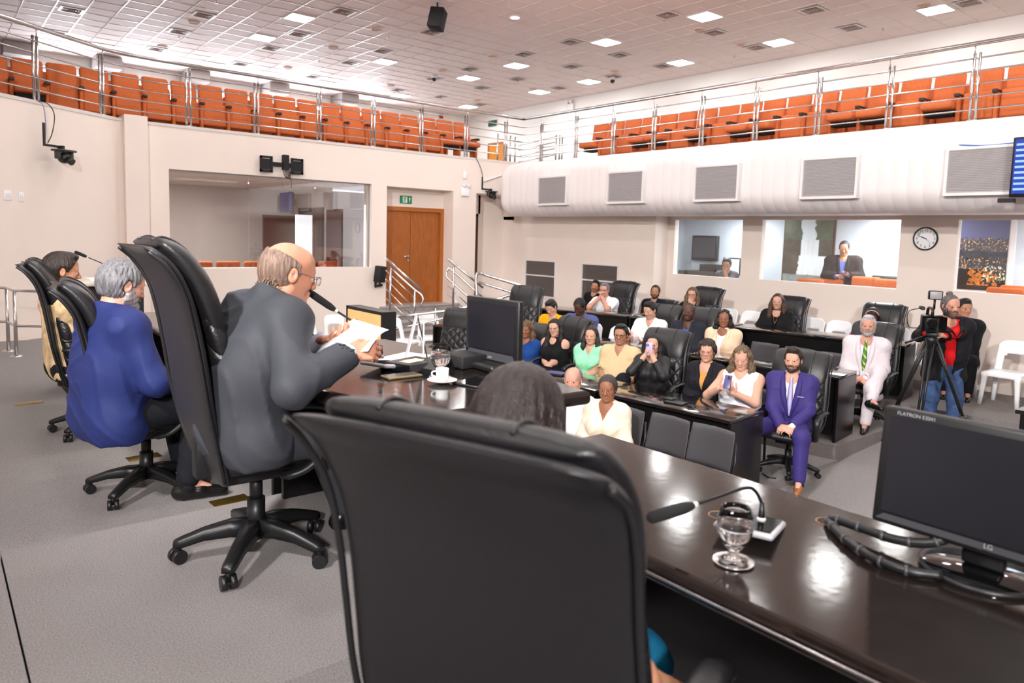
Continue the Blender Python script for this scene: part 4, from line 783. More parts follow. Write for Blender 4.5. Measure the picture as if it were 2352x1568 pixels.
# monitor on the centre desk
def monitor(loc, rz, w_, h, zc, label, base, logo=None, text=None, tilt=0.0, chin=0.03):
    t = empty('desk_monitor', loc, rz, label, 'monitor', None); R = Euler((0, tilt, 0)).to_matrix()
    def tr(m): m.T = Matrix.Translation((0, 0, zc)) @ R.to_4x4(); return m
    b = 0.022
    tr(MB()).b2(-0.045, 0.0, -w_/2+0.03, w_/2-0.03, -h/2+0.03, h/2-0.03, 0.02).b2(-0.02, 0.012, -w_/2, w_/2, -h/2, h/2, 0.008).build('case', M_BLACK, t)
    tr(MB()).b2(0.012, 0.014, -w_/2+b, w_/2-b, -h/2+b+chin, h/2-b).build('screen', M_DARKS, t)
    if chin > 0.01: tr(MB()).add([(0.014, -w_/2+0.01, -h/2+0.012), (0.014, w_/2-0.01, -h/2+0.012), (0.014, w_/2-0.03, -h/2+b+chin-0.006), (0.014, -w_/2+0.03, -h/2+b+chin-0.006)], [(0, 1, 2, 3)]).build('chin', M_GREYP, t)
    def words(s, size, y, z, m, nm):
        cu = bpy.data.curves.new('t', 'FONT'); cu.body = s; cu.size = size; cu.align_x = 'CENTER'; cu.align_y = 'CENTER'; cu.extrude = 0.0003
        o = bpy.data.objects.new('t', cu); COL.objects.link(o); bpy.context.view_layer.update(); me = bpy.data.meshes.new_from_object(o); bpy.data.objects.remove(o)
        me.transform(Matrix.Translation((0, 0, zc)) @ R.to_4x4() @ Matrix.Translation((0.0152, y, z)) @ Euler((PI/2, 0, PI/2)).to_matrix().to_4x4()); link_mesh(nm, me, m, t)
    if logo: words(*logo, 'logo')
    if text: words(*text, 'model_lettering')
    base(t); return t
M_LOGO = mat('logo_grey', lin(150, 150, 155), 0.4); M_LOGOD = mat('logo_dim', lin(100, 90, 92), 0.4)
def base1(t):
    MB().cyl((-0.03, 0, 0.03), (-0.03, 0, 0.12), 0.03).b2(-0.05, -0.01, -0.035, 0.035, 0.01, 0.15, 0.01).build('neck', M_BLACK, t); MB().box((0.0, 0, 0.018), (0.20, 0.24, 0.03), 0.012).build('foot', M_BLACK, t)
mn = monitor((1.96, 2.53, ZP), PI+0.04, 0.365, 0.285, 0.17, 'black monitor on the centre desk with a dark screen', base1, ('acer', 0.016, 0.0, -0.119, M_LOGO), None, 0.0)
def base2(t):
    MB().b2(-0.035, -0.005, -0.045, 0.045, 0.012, 0.13, 0.008).build('neck', M_BLACK, t)
    MB().lathe([(0, 0.012), (0.118, 0.010), (0.124, 0.006), (0.124, 0)], (0.0, 0, 0), 40).build('foot', mat('gloss_black', lin(10, 10, 12), 0.06, spec=0.7), t)
    MB().lathe([(0.115, 0.006), (0.119, 0.0135), (0.125, 0.012), (0.127, 0.004), (0.122, 0.0)], (0, 0, 0), 40).build('foot_ring', M_BLACK, t)
m2 = monitor((1.90, 0.56, ZD), PI, 0.49, 0.30, 0.205, 'black monitor seen close up at the right edge', base2, ('LG', 0.016, 0.02, -0.128, M_LOGO), ('FLATRON E2041', 0.0125, -0.165, 0.136, M_LOGO), -0.10, 0.012)
MB().lathe([(0, 0.0153), (0.006, 0.0153)], n=16).build('logo_disc', M_LOGO, m2, loc=(0.0, 0.038, 0.077), rot=(0, PI/2-0.1, 0))
# sockets, goblets, cups
def goblet(loc, label, fill=0.5, coaster=True):
    t = empty('water_goblet', loc, 0, label, 'glass', 'water goblets')
    MB().lathe([(0.0, 0.004), (0.032, 0.005), (0.034, 0.008), (0.012, 0.016), (0.011, 0.028), (0.014, 0.034), (0.026, 0.045), (0.038, 0.065), (0.043, 0.088), (0.041, 0.112), (0.034, 0.136), (0.0325, 0.137), (0.039, 0.112), (0.041, 0.088), (0.036, 0.066), (0.024, 0.048), (0.0, 0.040)], n=32).build('bowl', M_CRY, t)
    MB().lathe([(0.0, 0.042), (0.023, 0.0485), (0.0355, 0.066), (0.0402, 0.086), (0.0400, 0.094), (0, 0.094)], n=32).build('water', M_WATER, t)
    if coaster: MB().lathe([(0, 0.002), (0.04, 0.003), (0.047, 0.006), (0.049, 0.0055), (0.045, 0.001), (0, 0)], n=32).build('coaster', M_STEEL, t)
    return t
goblet((1.47, 0.94, ZD), 'half full water goblet on a steel coaster on the near dais desk')
goblet((1.635, 2.455, ZP), 'half full water goblet behind the coffee cup on the centre desk')
pg = at_z(487, 800, ZD); goblet((1.5, 4.55, ZD), 'water goblet between the blue jacket man and the reading man')
t = empty('coffee_cup', (1.58, 2.36, ZP+0.008), 0, 'small white coffee cup standing on a saucer on the centre desk', 'cup'); MB().lathe([(0, 0.004), (0.018, 0.004), (0.024, 0.012), (0.0265, 0.052), (0.025, 0.053), (0.022, 0.014), (0, 0.01)], n=28).build('bowl', M_CHINA, t); MB().tube(catmull([(-0.024, 0.006, 0.043), (-0.038, 0.012, 0.041), (-0.040, 0.013, 0.028), (-0.024, 0.006, 0.018)], 5), 0.0032, 6).build('handle', M_CHINA, t)
t = empty('saucer', (1.58, 2.36, ZP), 0, 'white saucer under the coffee cup on the centre desk', 'saucer'); MB().lathe([(0, 0.004), (0.028, 0.004), (0.034, 0.007), (0.058, 0.015), (0.060, 0.0165), (0.057, 0.0175), (0.030, 0.0085), (0, 0.0075)], n=36).build('plate', M_CHINA, t)
# phones and tablets
def slab(name, loc, rz, d, m, label, cat, screen=None, tilt=(0, 0), bev=0.006):
    t = empty(name, loc, rz, label, cat); t.rotation_euler = (tilt[0], tilt[1], rz); MB().box((0, 0, d[2]/2), d, bev).build('case', m, t)
    if screen: MB().b2(-d[0]/2+0.006, d[0]/2-0.006, -d[1]/2+0.006, d[1]/2-0.006, d[2], d[2]+0.0008).build('screen', screen, t)
    return t
M_GLOSS = mat('black_glass', lin(10, 10, 12), 0.08, spec=0.6)
pa, pb = at_z(875, 872, ZP), at_z(965, 862, ZP); slab('smartphone', ((pa.x+pb.x)/2+0.01, (pa.y+pb.y)/2+0.01, ZP), math.atan2(pb.y-pa.y, pb.x-pa.x), (0.16, 0.075, 0.010), mat('phone_gold', lin(150, 130, 96), 0.35, 0.4), 'gold-edged phone lying on the centre desk by the reading man', 'phone', mat('phone_grey_screen', lin(120, 112, 108), 0.15))
pa = at_z(1100, 878, ZP); slab('tablet', (pa.x, pa.y, ZP), 0.32, (0.20, 0.125, 0.008), M_BLACK, 'dark tablet with a thin bright edge lying before the monitor', 'tablet', M_GLOSS)
# microphones with a touch panel base
def mic(loc, rz, path, tip, label, base=True, lift=0.03):
    t = empty('gooseneck_microphone', loc, rz, label, 'microphone', 'gooseneck microphones')
    if base:
        R = Matrix.Rotation(0.14, 3, 'Y'); MB().box((0, 0, 0.02), (0.19, 0.15, 0.018), 0.008, R=R).build('base_plate', mat('panel_silver', lin(200, 200, 206), 0.3, 0.3), t)
        MB().box((0.0, 0, 0.0305), (0.172, 0.132, 0.002), 0, R=R).build('touch_panel', M_GLOSS, t); MB().b2(0.02, 0.08, -0.06, 0.06, 0.0, 0.018, 0.004).build('foot', M_GREYP, t)
    P = catmull(path, 6); MB().tube(P, 0.0045, 8).build('gooseneck', M_BLACK, t)
    MB().lathe([(0, 0), (0.012, 0), (0.012, 0.012), (0.010, 0.016)], path[0], 16).build('ring', M_METALW, t); MB().cyl(path[0], Vector(path[0])+Vector((0, 0, 0.055)), 0.010, 0.0055, n=12).build('socket', M_BLACK, t)
    d = (Vector(tip)-P[-1]).normalized(); L = (Vector(tip)-P[-1]).length; q = P[-1]
    MB().cyl(q-d*0.012, q+d*0.004, 0.0075, n=12).build('collar', M_METALW, t)
    MB().tube([q, q+d*0.012, q+d*0.03, q+d*L*0.6, q+d*(L-0.008), q+d*L], 0.014, 16, True, [0.008, 0.012, 0.0145, 0.0155, 0.0145, 0.009]).build('foam_windscreen', mat('foam_black', lin(26, 26, 28), 0.95, bump=0.4, bscale=400), t)
    return t
def loc_pt(o, p): return tuple(Matrix.Rotation(-o[3], 3, 'Z') @ (Vector(p)-Vector(o[:3])))
# mic of the reading man
O = (1.545, 2.74, ZP, PI*0.5-1.25); pp = [at_d(875, 822, 3.05), at_d(872, 800, 3.05), at_d(850, 770, 3.04), at_d(810, 738, 3.02), at_d(770, 712, 3.0)]; tp = at_d(706, 668, 2.98)
mic((O[0], O[1], O[2]), O[3], [loc_pt(O, p) for p in pp], loc_pt(O, tp), 'gooseneck microphone at the mouth of the reading man')
O = (1.665, 1.02, ZD, 0.35); pp = [at_d(1748, 1200, 1.93), at_d(1750, 1160, 1.93), at_d(1735, 1128, 1.92), at_d(1712, 1120, 1.90), at_d(1650, 1140, 1.84), at_d(1592, 1160, 1.79)]; tp = at_d(1490, 1190, 1.72)
mic((O[0], O[1], O[2]), O[3], [loc_pt(O, p) for p in pp], loc_pt(O, tp), 'gooseneck microphone bent low over the near dais desk')
O = (1.55, 4.28, ZD, 0.0); pp = [(1.55, 4.28, ZD+0.03), (1.54, 4.28, ZD+0.12)]+[at_d(505, 716, 4.25), at_d(483, 697, 4.2)]; tp = at_d(445, 665, 4.15)
mic((O[0], O[1], O[2]), O[3], [loc_pt(O, p) for p in pp], loc_pt(O, tp), 'gooseneck microphone before the man in the blue jacket')
# book, files and boxes on the centre desk
t = empty('book', (1.64, 2.68, ZP), 0.30, 'dark hardcover book with a coloured title lying on the centre desk', 'book'); MB().box((0, 0, 0.02), (0.20, 0.15, 0.036), 0.004).build('cover', M_BLACK, t); MB().b2(-0.095, 0.095, -0.076, -0.07, 0.006, 0.034).build('pages', mat('page_edge', lin(60, 56, 56), 0.6), t); MB().b2(-0.06, 0.05, -0.03, 0.03, 0.0381, 0.0388).build('cover_print', mat('cover_print', lin(200, 170, 60), 0.6, noise=0.6, nscale=60, col2=lin(245, 240, 235)), t)
t = empty('voting_terminal', (1.70, 2.60, ZP), 0.25, 'black wedge-shaped desk terminal between the book and the goblet', 'terminal'); MB().add([(-0.07, -0.06, 0), (0.07, -0.06, 0), (0.07, 0.06, 0), (-0.07, 0.06, 0), (-0.07, -0.06, 0.02), (0.04, -0.06, 0.055), (0.04, 0.06, 0.055), (-0.07, 0.06, 0.02)], [(0, 3, 2, 1), (0, 1, 5, 4), (2, 3, 7, 6), (4, 5, 6, 7), (1, 2, 6, 5), (3, 0, 4, 7)]).build('body', M_BLACK, t)
t = empty('signal_box', (1.88, 2.63, ZP), 0.05, 'black connector box before the monitor on the centre desk', 'box'); MB().box((0, 0, 0.03), (0.15, 0.16, 0.055), 0.005).build('case', M_BLACKM, t); MB().cyl((-0.07, 0.03, 0.03), (-0.15, 0.06, 0.028), 0.012).cyl((-0.05, 0.03, 0.03), (-0.08, 0.035, 0.03), 0.016).build('plug', M_BLACK, t)
t = empty('remote_control', (1.93, 2.40, ZP+0.008), 0.9, 'black rounded handset lying by the foot of the monitor', 'handset'); MB().box((0, 0, 0.012), (0.15, 0.055, 0.022), 0.01).build('body', M_GREYP, t)
tag(MB().tube(catmull([(1.78, 2.70, ZP+0.01), (1.83, 2.74, ZP+0.03), (1.90, 2.76, ZP+0.045), (1.97, 2.70, ZP+0.06), (1.99, 2.60, ZP+0.07)], 6), 0.009, 8).build('cable_sleeve', M_BLACK), 'black spiral cable sleeve rising behind the connector box', 'cable')
# document stand, open papers
t = empty('folder', (1.73, 2.85, ZP), -0.52, 'slim silver spiral folder standing open like a tent on the centre desk', 'folder'); R = Matrix.Rotation(0.22, 3, 'Y')
MB().box((0.0, 0, 0.11), (0.006, 0.16, 0.22), 0, R=R).build('cover', mat('folder_grey', lin(190, 188, 198), 0.4), t); MB().box((0.055, 0, 0.105), (0.006, 0.16, 0.22), 0, R=Matrix.Rotation(-0.24, 3, 'Y')).build('back_cover', M_BLACK, t)
s = MB()
for k in range(16): s.lathe([(0.010, -0.0015), (0.012, 0.0), (0.010, 0.0015)], (0.028, 0, 0.0), 8)
MB().b2(0.052, 0.058, -0.082, -0.078, 0.01, 0.2).build('spiral', M_METALW, t)
slab('paper_sheet', (1.75, 2.93, ZP), 0.4, (0.30, 0.21, 0.002), M_PAPER, 'white sheet lying on the centre desk behind the microphone', 'paper', bev=0.0)
# cable, hole and sleeve on the near desk
t = empty('cable_sleeve', (0, 0, ZD), 0, 'thick black spiral-wrapped cable looping from a desk hole to the close monitor', 'cable')
m = MB(); P = catmull([(1.905, 0.93, 0.005), (1.885, 0.90, 0.022), (1.87, 0.82, 0.028), (1.865, 0.73, 0.03), (1.88, 0.65, 0.05), (1.92, 0.6, 0.10)], 7); m.tube(P, 0.012, 10)
P2 = catmull([(1.905, 0.93, 0.004), (1.86, 0.90, 0.014), (1.79, 0.82, 0.014), (1.745, 0.74, 0.014), (1.74, 0.66, 0.014), (1.78, 0.60, 0.014)], 7); m.tube(P2, 0.011, 10); m.build('sleeve', M_BLACK, t)
w_ = MB()
for q in (P, P2):
    for k in range(3, len(q)-3, 5): d = (q[k+1]-q[k]).normalized(); MB().cyl(q[k]-d*0.004, q[k]+d*0.004, 0.0135, n=10).build('wrap_ring', M_GREYP, t)
pass
for (px, py, lab) in ((1652, 1183, 'cable hole in the near dais desk behind the goblet'), (1900, 1198, 'cable hole where the thick cable enters the near dais desk')):
    p = at_z(px, py, ZD); t = empty('cable_hole', (p.x, p.y, ZD+0.0006), 0, 'round ' + lab, 'cable hole'); MB().lathe([(0, 0.0), (0.028, 0.0)], n=24).build('opening', M_BLACKM, t); MB().lathe([(0.027, 0.0), (0.029, 0.001), (0.031, 0.0)], n=24).build('rim', mat('raw_wood', lin(150, 104, 66), 0.7), t)
# things on the hall desks
slab('notebook', (5.75, 4.42, T1+0.76), 0.2, (0.14, 0.20, 0.02), M_BLACK, 'small black notebook on the first desk before the woman with the handbag', 'notebook', bev=0.003)
slab('smartphone', (5.70, 4.22, T1+0.76), 0.9, (0.15, 0.07, 0.009), M_GREYP, 'phone lying beside the notebook on the first desk', 'phone', M_GLOSS)
slab('black_box', (5.78, 4.52, T1+0.76), 0.1, (0.10, 0.10, 0.035), M_BLACK, 'black box beside the notebook on the first desk', 'box', bev=0.004)
slab('notebook', (5.72, 6.15, T1+0.76), 0.4, (0.16, 0.22, 0.03), M_BLACK, 'black case with a blue strip on the first desk before the woman in mint', 'case', mat('case_blue', lin(60, 70, 130), 0.5))
for k in range(5): slab('smartphone', ((9.62, 6.75, T3+0.75), (9.45, 8.45, T3+0.75), (9.7, 5.05, T3+0.75), (8.3, 4.8, T2+0.75), (9.35, 7.55, T3+0.75))[k], 0.7*k, (0.15, 0.072, 0.009), M_BLACK, ('black phone on the back desk left of the woman with the necklace', 'dark phone on the back desk behind the man in slate blue', 'black phone on the back desk between the necklace woman and the pale suit', 'dark phone on the second desk behind the young man in purple', 'pale phone on the back desk before the woman with her fist to her chin')[k], 'phone')
# tan-backed cabinet in front of the far dais desk
t = empty('display_cabinet', (2.27, 4.34, DL), 0, 'black cabinet with a tan hardboard back standing at the dais edge', 'cabinet')
M_TAN = mat('tan_hardboard', lin(204, 160, 104), 0.75, noise=0.05, nscale=8)
MB().b2(-0.002, 0.1, -0.25, -0.232, 0, 1.01).b2(-0.002, 0.1, 0.24, 0.26, 0, 1.01).b2(-0.002, 0.1, -0.24, 0.25, 0.99, 1.01).b2(-0.004, 0.1, -0.24, 0.25, 0.62, 0.64).b2(0.06, 0.1, -0.24, 0.25, 0, 1.0).build('body', M_BLACK, t); MB().b2(0.0, 0.012, -0.232, 0.24, 0.64, 0.99).build('back_board', M_TAN, t); MB().b2(0.006, 0.018, -0.232, 0.24, 0.0, 0.62).build('back_board', M_TAN, t)
for y, z in ((0.10, 0.92), (-0.10, 0.90)): MB().cyl((-0.001, y, z), (-0.004, y, z), 0.011, n=12).build('cable_hole', M_BLACKM, t)
MB().tube(catmull([(-0.004, 0.10, 0.92), (-0.03, 0.13, 0.90), (-0.04, 0.20, 0.82), (-0.02, 0.22, 0.7)], 6), 0.006, 6).build('cable', M_METALW, t)
# lectern far left with its own microphone
t = empty('lectern', (1.25, 7.55, DL), 0, 'black lectern with a pale top behind the man at the far left', 'lectern'); MB().b2(-0.3, 0.3, -0.32, 0.32, 0, 0.98, 0.01).build('body', M_BLACKM, t); MB().b2(-0.33, 0.33, -0.35, 0.35, 0.98, 1.02, 0.006).build('top', mat('pale_wood', lin(208, 196, 180), 0.5), t); MB().b2(-0.1, 0.15, -0.2, 0.1, 1.02, 1.03).build('papers', M_PAPER, t)
O = (1.25, 7.45, DL+1.02, 0.0); pp = [(1.3, 7.35, DL+1.02), (1.3, 7.36, DL+1.08), at_d(244, 610, 6.6), at_d(200, 590, 6.6)]; mic(O[:3], 0, [loc_pt(O, p) for p in pp], loc_pt(O, at_d(172, 578, 6.6)), 'thin gooseneck microphone on the far left lectern', False)
# rails at the far left edge of the dais
t = empty('dais_railing', (0, 0, DL), 0, 'steel railing at the left edge of the dais behind the far chair', 'railing')
p, q = at_z(20, 806, DL), at_z(38, 818, DL)
for v in (p, q): MB().cyl((v.x, v.y, 0), (v.x, v.y, 0.75), 0.02, n=10).lathe([(0, 0.012), (0.06, 0.01), (0.065, 0)], (v.x, v.y, 0), 12).build('post', M_STEEL, t)
for z in (0.35, 0.75): MB().tube([(p.x-0.6, p.y+0.5, z), (p.x, p.y, z), (q.x, q.y, z), (q.x+0.4, q.y-0.3, z)], 0.015, 6).build('rail', M_STEEL, t)
# brass floor boxes
M_BRASS = mat('brass', lin(150, 122, 60), 0.35, 0.9)
for k, (px, py) in enumerate(((528, 1150), (330, 1050), (66, 926))):
    p = at_z(px, py, DL); t = empty('floor_socket_plate', (p.x, p.y, DL), 0.05, ('brass floor socket plate beside the chair of the reading man', 'brass floor socket plate under the blue jacket man', 'small brass floor socket plate at the far left')[k], 'floor plate', 'brass floor plates'); MB().box((0, 0, 0.003), (0.20, 0.10, 0.006), 0.002).build('plate', M_BRASS, t)
# handrails of the stairs and the ramp
def rail_thing(label, rails, posts, name='stair_railing'):
    t = empty(name, (0, 0, 0), 0, label, 'railing')
    for P, r in rails: MB().tube(catmull(P, 4) if len(P) > 2 else P, r, 8).build('rail', M_STEEL, t)
    for (a, b) in posts: MB().cyl(a, b, 0.022, n=10).build('post', M_STEEL, t)
def Pd(pts, d): return [tuple(at_d(x, y, d)) for x, y in pts]
dL = 14.3
rail_thing('steel stair railing on the left of the door steps', [(Pd([(886, 592), (966, 665)], dL), 0.026), ([*Pd([(900, 618), (950, 663), (966, 675), (972, 688), (966, 702)], dL)], 0.022), (Pd([(886, 620), (958, 690)], dL), 0.013), (Pd([(886, 640), (955, 712)], dL), 0.012), (Pd([(886, 662), (950, 728)], dL), 0.012), (Pd([(886, 684), (950, 745)], dL), 0.012)], [tuple(Pd([(898, 608), (895, 725)], dL)), tuple(Pd([(953, 662), (951, 745)], dL))])
rail_thing('steel stair railing on the right of the door steps', [(Pd([(1028, 594), (1110, 661)], dL), 0.024), ([*Pd([(1026, 625), (1029, 618), (1040, 622), (1108, 682)], dL)], 0.020), ([*Pd([(1026, 625), (1025, 634), (1035, 645), (1085, 690)], dL)], 0.020), (Pd([(1028, 655), (1075, 700)], dL), 0.011), (Pd([(1028, 675), (1070, 712)], dL), 0.011)], [tuple(Pd([(1042, 606), (1040, 712)], dL))])
d3 = 14.0
rail_thing('pale steel ramp railing before the low wall grilles', [(Pd([(1097, 626), (1187, 653), (1218, 664), (1222, 668), (1190, 672), (1060, 708), (905, 728)], d3-0.4), 0.026), (Pd([(1100, 648), (1182, 674), (1170, 678), (1050, 722), (905, 757)], d3-0.4), 0.022), (Pd([(1097, 626), (1093, 640), (1096, 690)], d3-0.4), 0.03)], [tuple(Pd([(1187, 655), (1184, 700)], d3-0.4)), tuple(Pd([(1000, 708), (1000, 770)], d3-0.4))], 'ramp_railing')
# power box on the chair of the blue jacket man, strap on the floor
p = at_d(228, 982, 3.75); t = empty('power_strip', p, 0.4, 'small white socket block hanging under the blue jacket chair', 'socket'); MB().box((0, 0, 0), (0.06, 0.02, 0.035), 0.003).build('case', M_WHITEP, t)
for k in range(6): MB().b2(-0.024+0.018*(k % 3), -0.012+0.018*(k % 3), -0.0112, -0.010, -0.013+0.015*(k//3), -0.002+0.015*(k//3)).build('outlet', M_BLACK, t)
tag(MB().tube(catmull([at_z(1752, 1088, T1+0.005), at_z(1765, 1096, T1+0.006), at_z(1782, 1098, T1+0.005)], 5), 0.008, 6).build('black_strap', M_BLACK), 'short black strap lying on the carpet beside the first desk', 'strap')
# ================================================================ PEOPLE
# every figure is one signed-distance body polygonised on a graded grid; clothes and hair are further shells of the same skeleton
class Field:
    def __init__(s, xs, ys, zs):
        s.ax = [np.asarray(a, np.float32) for a in (xs, ys, zs)]; s.F = np.full([len(a) for a in s.ax], 0.09, np.float32)
    def sl(s, lo, hi):
        r = []
        for a, l, h in zip(s.ax, lo, hi):
            i, j = int(np.searchsorted(a, l))-1, int(np.searchsorted(a, h))+1; i = max(i, 0); j = min(j, len(a))
            if j-i < 2: return None
            r.append(slice(i, j))
        return tuple(r)
    def put(s, fn, lo, hi, k=0.01, op='u', pad_=0.03):
        lo = np.asarray(lo)-k-pad_; hi = np.asarray(hi)+k+pad_; q = s.sl(lo, hi)
        if q is None: return
        X = s.ax[0][q[0]][:, None, None]; Y = s.ax[1][q[1]][None, :, None]; Z = s.ax[2][q[2]][None, None, :]
        d = fn(X, Y, Z).astype(np.float32); A = s.F[q]
        if op == 'u': h = np.maximum(k-np.abs(A-d), 0)/k; s.F[q] = np.minimum(A, d)-h*h*k*0.25
        elif op == 's': d = -d; h = np.maximum(k-np.abs(A-d), 0)/k; s.F[q] = np.maximum(A, d)+h*h*k*0.25
        else: s.F[q] = np.maximum(A, d)
    def rc(s, a, b, ra, rb=None, k=0.02, op='u', sq=None):
        """round cone; sq = (unit axis, factor) flattens the section along that axis"""
        rb = ra if rb is None else rb; a = np.asarray(a, float); b = np.asarray(b, float); ba = b-a; L2 = float(ba@ba) or 1e-9; R = max(ra, rb)
        def fn(X, Y, Z):
            px, py, pz = X-a[0], Y-a[1], Z-a[2]; t = np.clip((px*ba[0]+py*ba[1]+pz*ba[2])/L2, 0, 1); qx, qy, qz = px-ba[0]*t, py-ba[1]*t, pz-ba[2]*t
            if sq is not None:
                u, f = sq; e = qx*u[0]+qy*u[1]+qz*u[2]; m = 1/f-1; qx, qy, qz = qx+u[0]*e*m, qy+u[1]*e*m, qz+u[2]*e*m
                return (np.sqrt(qx*qx+qy*qy+qz*qz)-(ra+(rb-ra)*t))*min(1, f)
            return np.sqrt(qx*qx+qy*qy+qz*qz)-(ra+(rb-ra)*t)
        s.put(fn, np.minimum(a, b)-R, np.maximum(a, b)+R, k, op)
    def el(s, c, r, R=None, k=0.02, op='u'):
        c = np.asarray(c, float); r = np.asarray(r, float); M = np.eye(3) if R is None else np.asarray(R, float).T
        def fn(X, Y, Z):
            px, py, pz = X-c[0], Y-c[1], Z-c[2]; x = (M[0, 0]*px+M[0, 1]*py+M[0, 2]*pz)/r[0]; y = (M[1, 0]*px+M[1, 1]*py+M[1, 2]*pz)/r[1]; z = (M[2, 0]*px+M[2, 1]*py+M[2, 2]*pz)/r[2]
            k0 = np.sqrt(x*x+y*y+z*z); k1 = np.sqrt((x/r[0])**2+(y/r[1])**2+(z/r[2])**2)+1e-9; return k0*(k0-1)/k1
        m = float(max(r)) if R is not None else r; s.put(fn, c-m, c+m, k, op)
    def plane(s, n, p, k=0.004):
        """keep the half space behind the plane"""
        n = np.asarray(n, float); n = n/np.linalg.norm(n); X = s.ax[0][:, None, None]; Y = s.ax[1][None, :, None]; Z = s.ax[2][None, None, :]
        d = ((X-p[0])*n[0]+(Y-p[1])*n[1]+(Z-p[2])*n[2]).astype(np.float32); s.F = np.maximum(s.F, d)
    def wrinkle(s, amp, f=44.0, seed=0, dirz=0.6):
        X = s.ax[0][:, None, None]; Y = s.ax[1][None, :, None]; Z = s.ax[2][None, None, :]
        p1 = f*0.75*(X*0.7+Z*dirz)+2.6*np.sin(8*Y+5*Z+seed); p2 = f*0.6*(Y*0.7-Z*0.8)+2.4*np.sin(9*X+4*Z+seed*2); m = 0.5+0.5*np.sin(6*X+7*Y-9*Z+seed*3)
        a = (1-np.abs(np.sin(p1)))**2.2*m+(1-np.abs(np.sin(p2)))**2.2*(1-m); s.F = s.F-(amp*1.7*(a-0.28)).astype(np.float32)
    def wedge(s, o, u, f, l, v, w0, wmin=0.0, fr0=0.02, top=-0.14):
        X = s.ax[0][:, None, None]-o[0]; Y = s.ax[1][None, :, None]-o[1]; Z = s.ax[2][None, None, :]-o[2]
        dep = -(X*u[0]+Y*u[1]+Z*u[2]); fr = X*f[0]+Y*f[1]+Z*f[2]; y = np.abs(X*l[0]+Y*l[1]+Z*l[2])
        w_ = w0*np.clip(1-dep/v, 0, 1.25)+np.where(dep > -0.02, wmin, 0); d = np.maximum(np.maximum(y-w_, fr0-fr), top-dep)
        if not wmin: d = np.maximum(d, dep-v)
        s.F = np.maximum(s.F, -d.astype(np.float32))
    def hit(s, o, d, t0=0.34):
        o = np.asarray(o, float); d = np.asarray(d, float); ts = np.arange(t0, -0.02, -0.003); P = o[None]+ts[:, None]*d[None]
        i = [np.clip(np.interp(P[:, q], s.ax[q], np.arange(len(s.ax[q]))), 0, len(s.ax[q])-1.001) for q in range(3)]; b = [np.floor(q).astype(int) for q in i]; fr = [q-c for q, c in zip(i, b)]; val = 0
        for a in (0, 1):
            for c in (0, 1):
                for e in (0, 1): val = val+s.F[b[0]+a, b[1]+c, b[2]+e]*np.where(a, fr[0], 1-fr[0])*np.where(c, fr[1], 1-fr[1])*np.where(e, fr[2], 1-fr[2])
        k = np.argmax(val < 0); return P[k] if (val < 0).any() else o+d*0.12
    def copy(s): c = Field([0, 1], [0, 1], [0, 1]); c.ax = s.ax; c.F = s.F.copy(); return c
    def mesh(s, name):
        F = s.F; F[0] = F[-1] = 0.05; F[:, 0] = F[:, -1] = 0.05; F[:, :, 0] = F[:, :, -1] = 0.05
        S = F < 0; n = [d-1 for d in F.shape]
        c = [(i, j, k) for i in (0, 1) for j in (0, 1) for k in (0, 1)]; cnt = np.zeros(n, np.int8)
        for i, j, k in c: cnt += S[i:i+n[0], j:j+n[1], k:k+n[2]]
        act = np.argwhere((cnt > 0) & (cnt < 8)); idx = -np.ones(n, np.int32); idx[tuple(act.T)] = np.arange(len(act))
        vals = np.stack([F[act[:, 0]+i, act[:, 1]+j, act[:, 2]+k] for i, j, k in c], 1); off = np.array(c, np.float32); P = np.zeros((len(act), 3), np.float32); N = np.zeros(len(act), np.float32)
        for a in range(8):
            for b in range(a+1, 8):
                if sum(abs(x-y) for x, y in zip(c[a], c[b])) != 1: continue
                va, vb = vals[:, a], vals[:, b]; m = (va < 0) != (vb < 0); t = np.where(m, va/np.where(m, va-vb, 1), 0)[:, None]; P += np.where(m[:, None], off[a]+(off[b]-off[a])*t, 0); N += m
        P = P/N[:, None]+act; V = np.stack([np.interp(P[:, q], np.arange(len(s.ax[q])), s.ax[q]) for q in range(3)], 1); faces = []
        for ax in range(3):
            o = [q for q in range(3) if q != ax]; A = S.take(range(0, n[ax]), ax); B = S.take(range(1, n[ax]+1), ax); e = np.argwhere(A != B); e = e[(e[:, o[0]] > 0) & (e[:, o[1]] > 0) & (e[:, o[0]] < n[o[0]]) & (e[:, o[1]] < n[o[1]])]
            q = []
            for da, db in ((0, 0), (1, 0), (1, 1), (0, 1)): w_ = e.copy(); w_[:, o[0]] -= da; w_[:, o[1]] -= db; q.append(idx[tuple(w_.T)])
            q = np.stack(q, 1); fl = A[tuple(e.T)] ^ (ax == 1); q[fl] = q[fl][:, ::-1]; faces.append(q)
        Q = np.concatenate(faces)[:, ::-1]; me = bpy.data.meshes.new(name); me.vertices.add(len(V)); me.vertices.foreach_set('co', V.astype(np.float32).ravel()); me.loops.add(Q.size); me.loops.foreach_set('vertex_index', Q.astype(np.int32).ravel())
        me.polygons.add(len(Q)); me.polygons.foreach_set('loop_start', np.arange(0, Q.size, 4, dtype=np.int32)); me.update(calc_edges=True); me.polygons.foreach_set('use_smooth', np.ones(len(Q), bool)); return me, V
def axis(lo, hi, h0, fine):
    """graded axis: step h0, finer inside the listed (lo, hi, h) bands"""
    out = [lo]; x = lo
    while x < hi:
        h = h0
        for a, b, f in fine:
            if a-h0 <= x <= b: h = min(h, f)
        x += h; out.append(x)
    return out
def nrm(v): v = np.asarray(v, float); return v/(np.linalg.norm(v)+1e-9)
def rotz(a): c, s = math.cos(a), math.sin(a); return np.array([[c, -s, 0], [s, c, 0], [0, 0, 1.]])
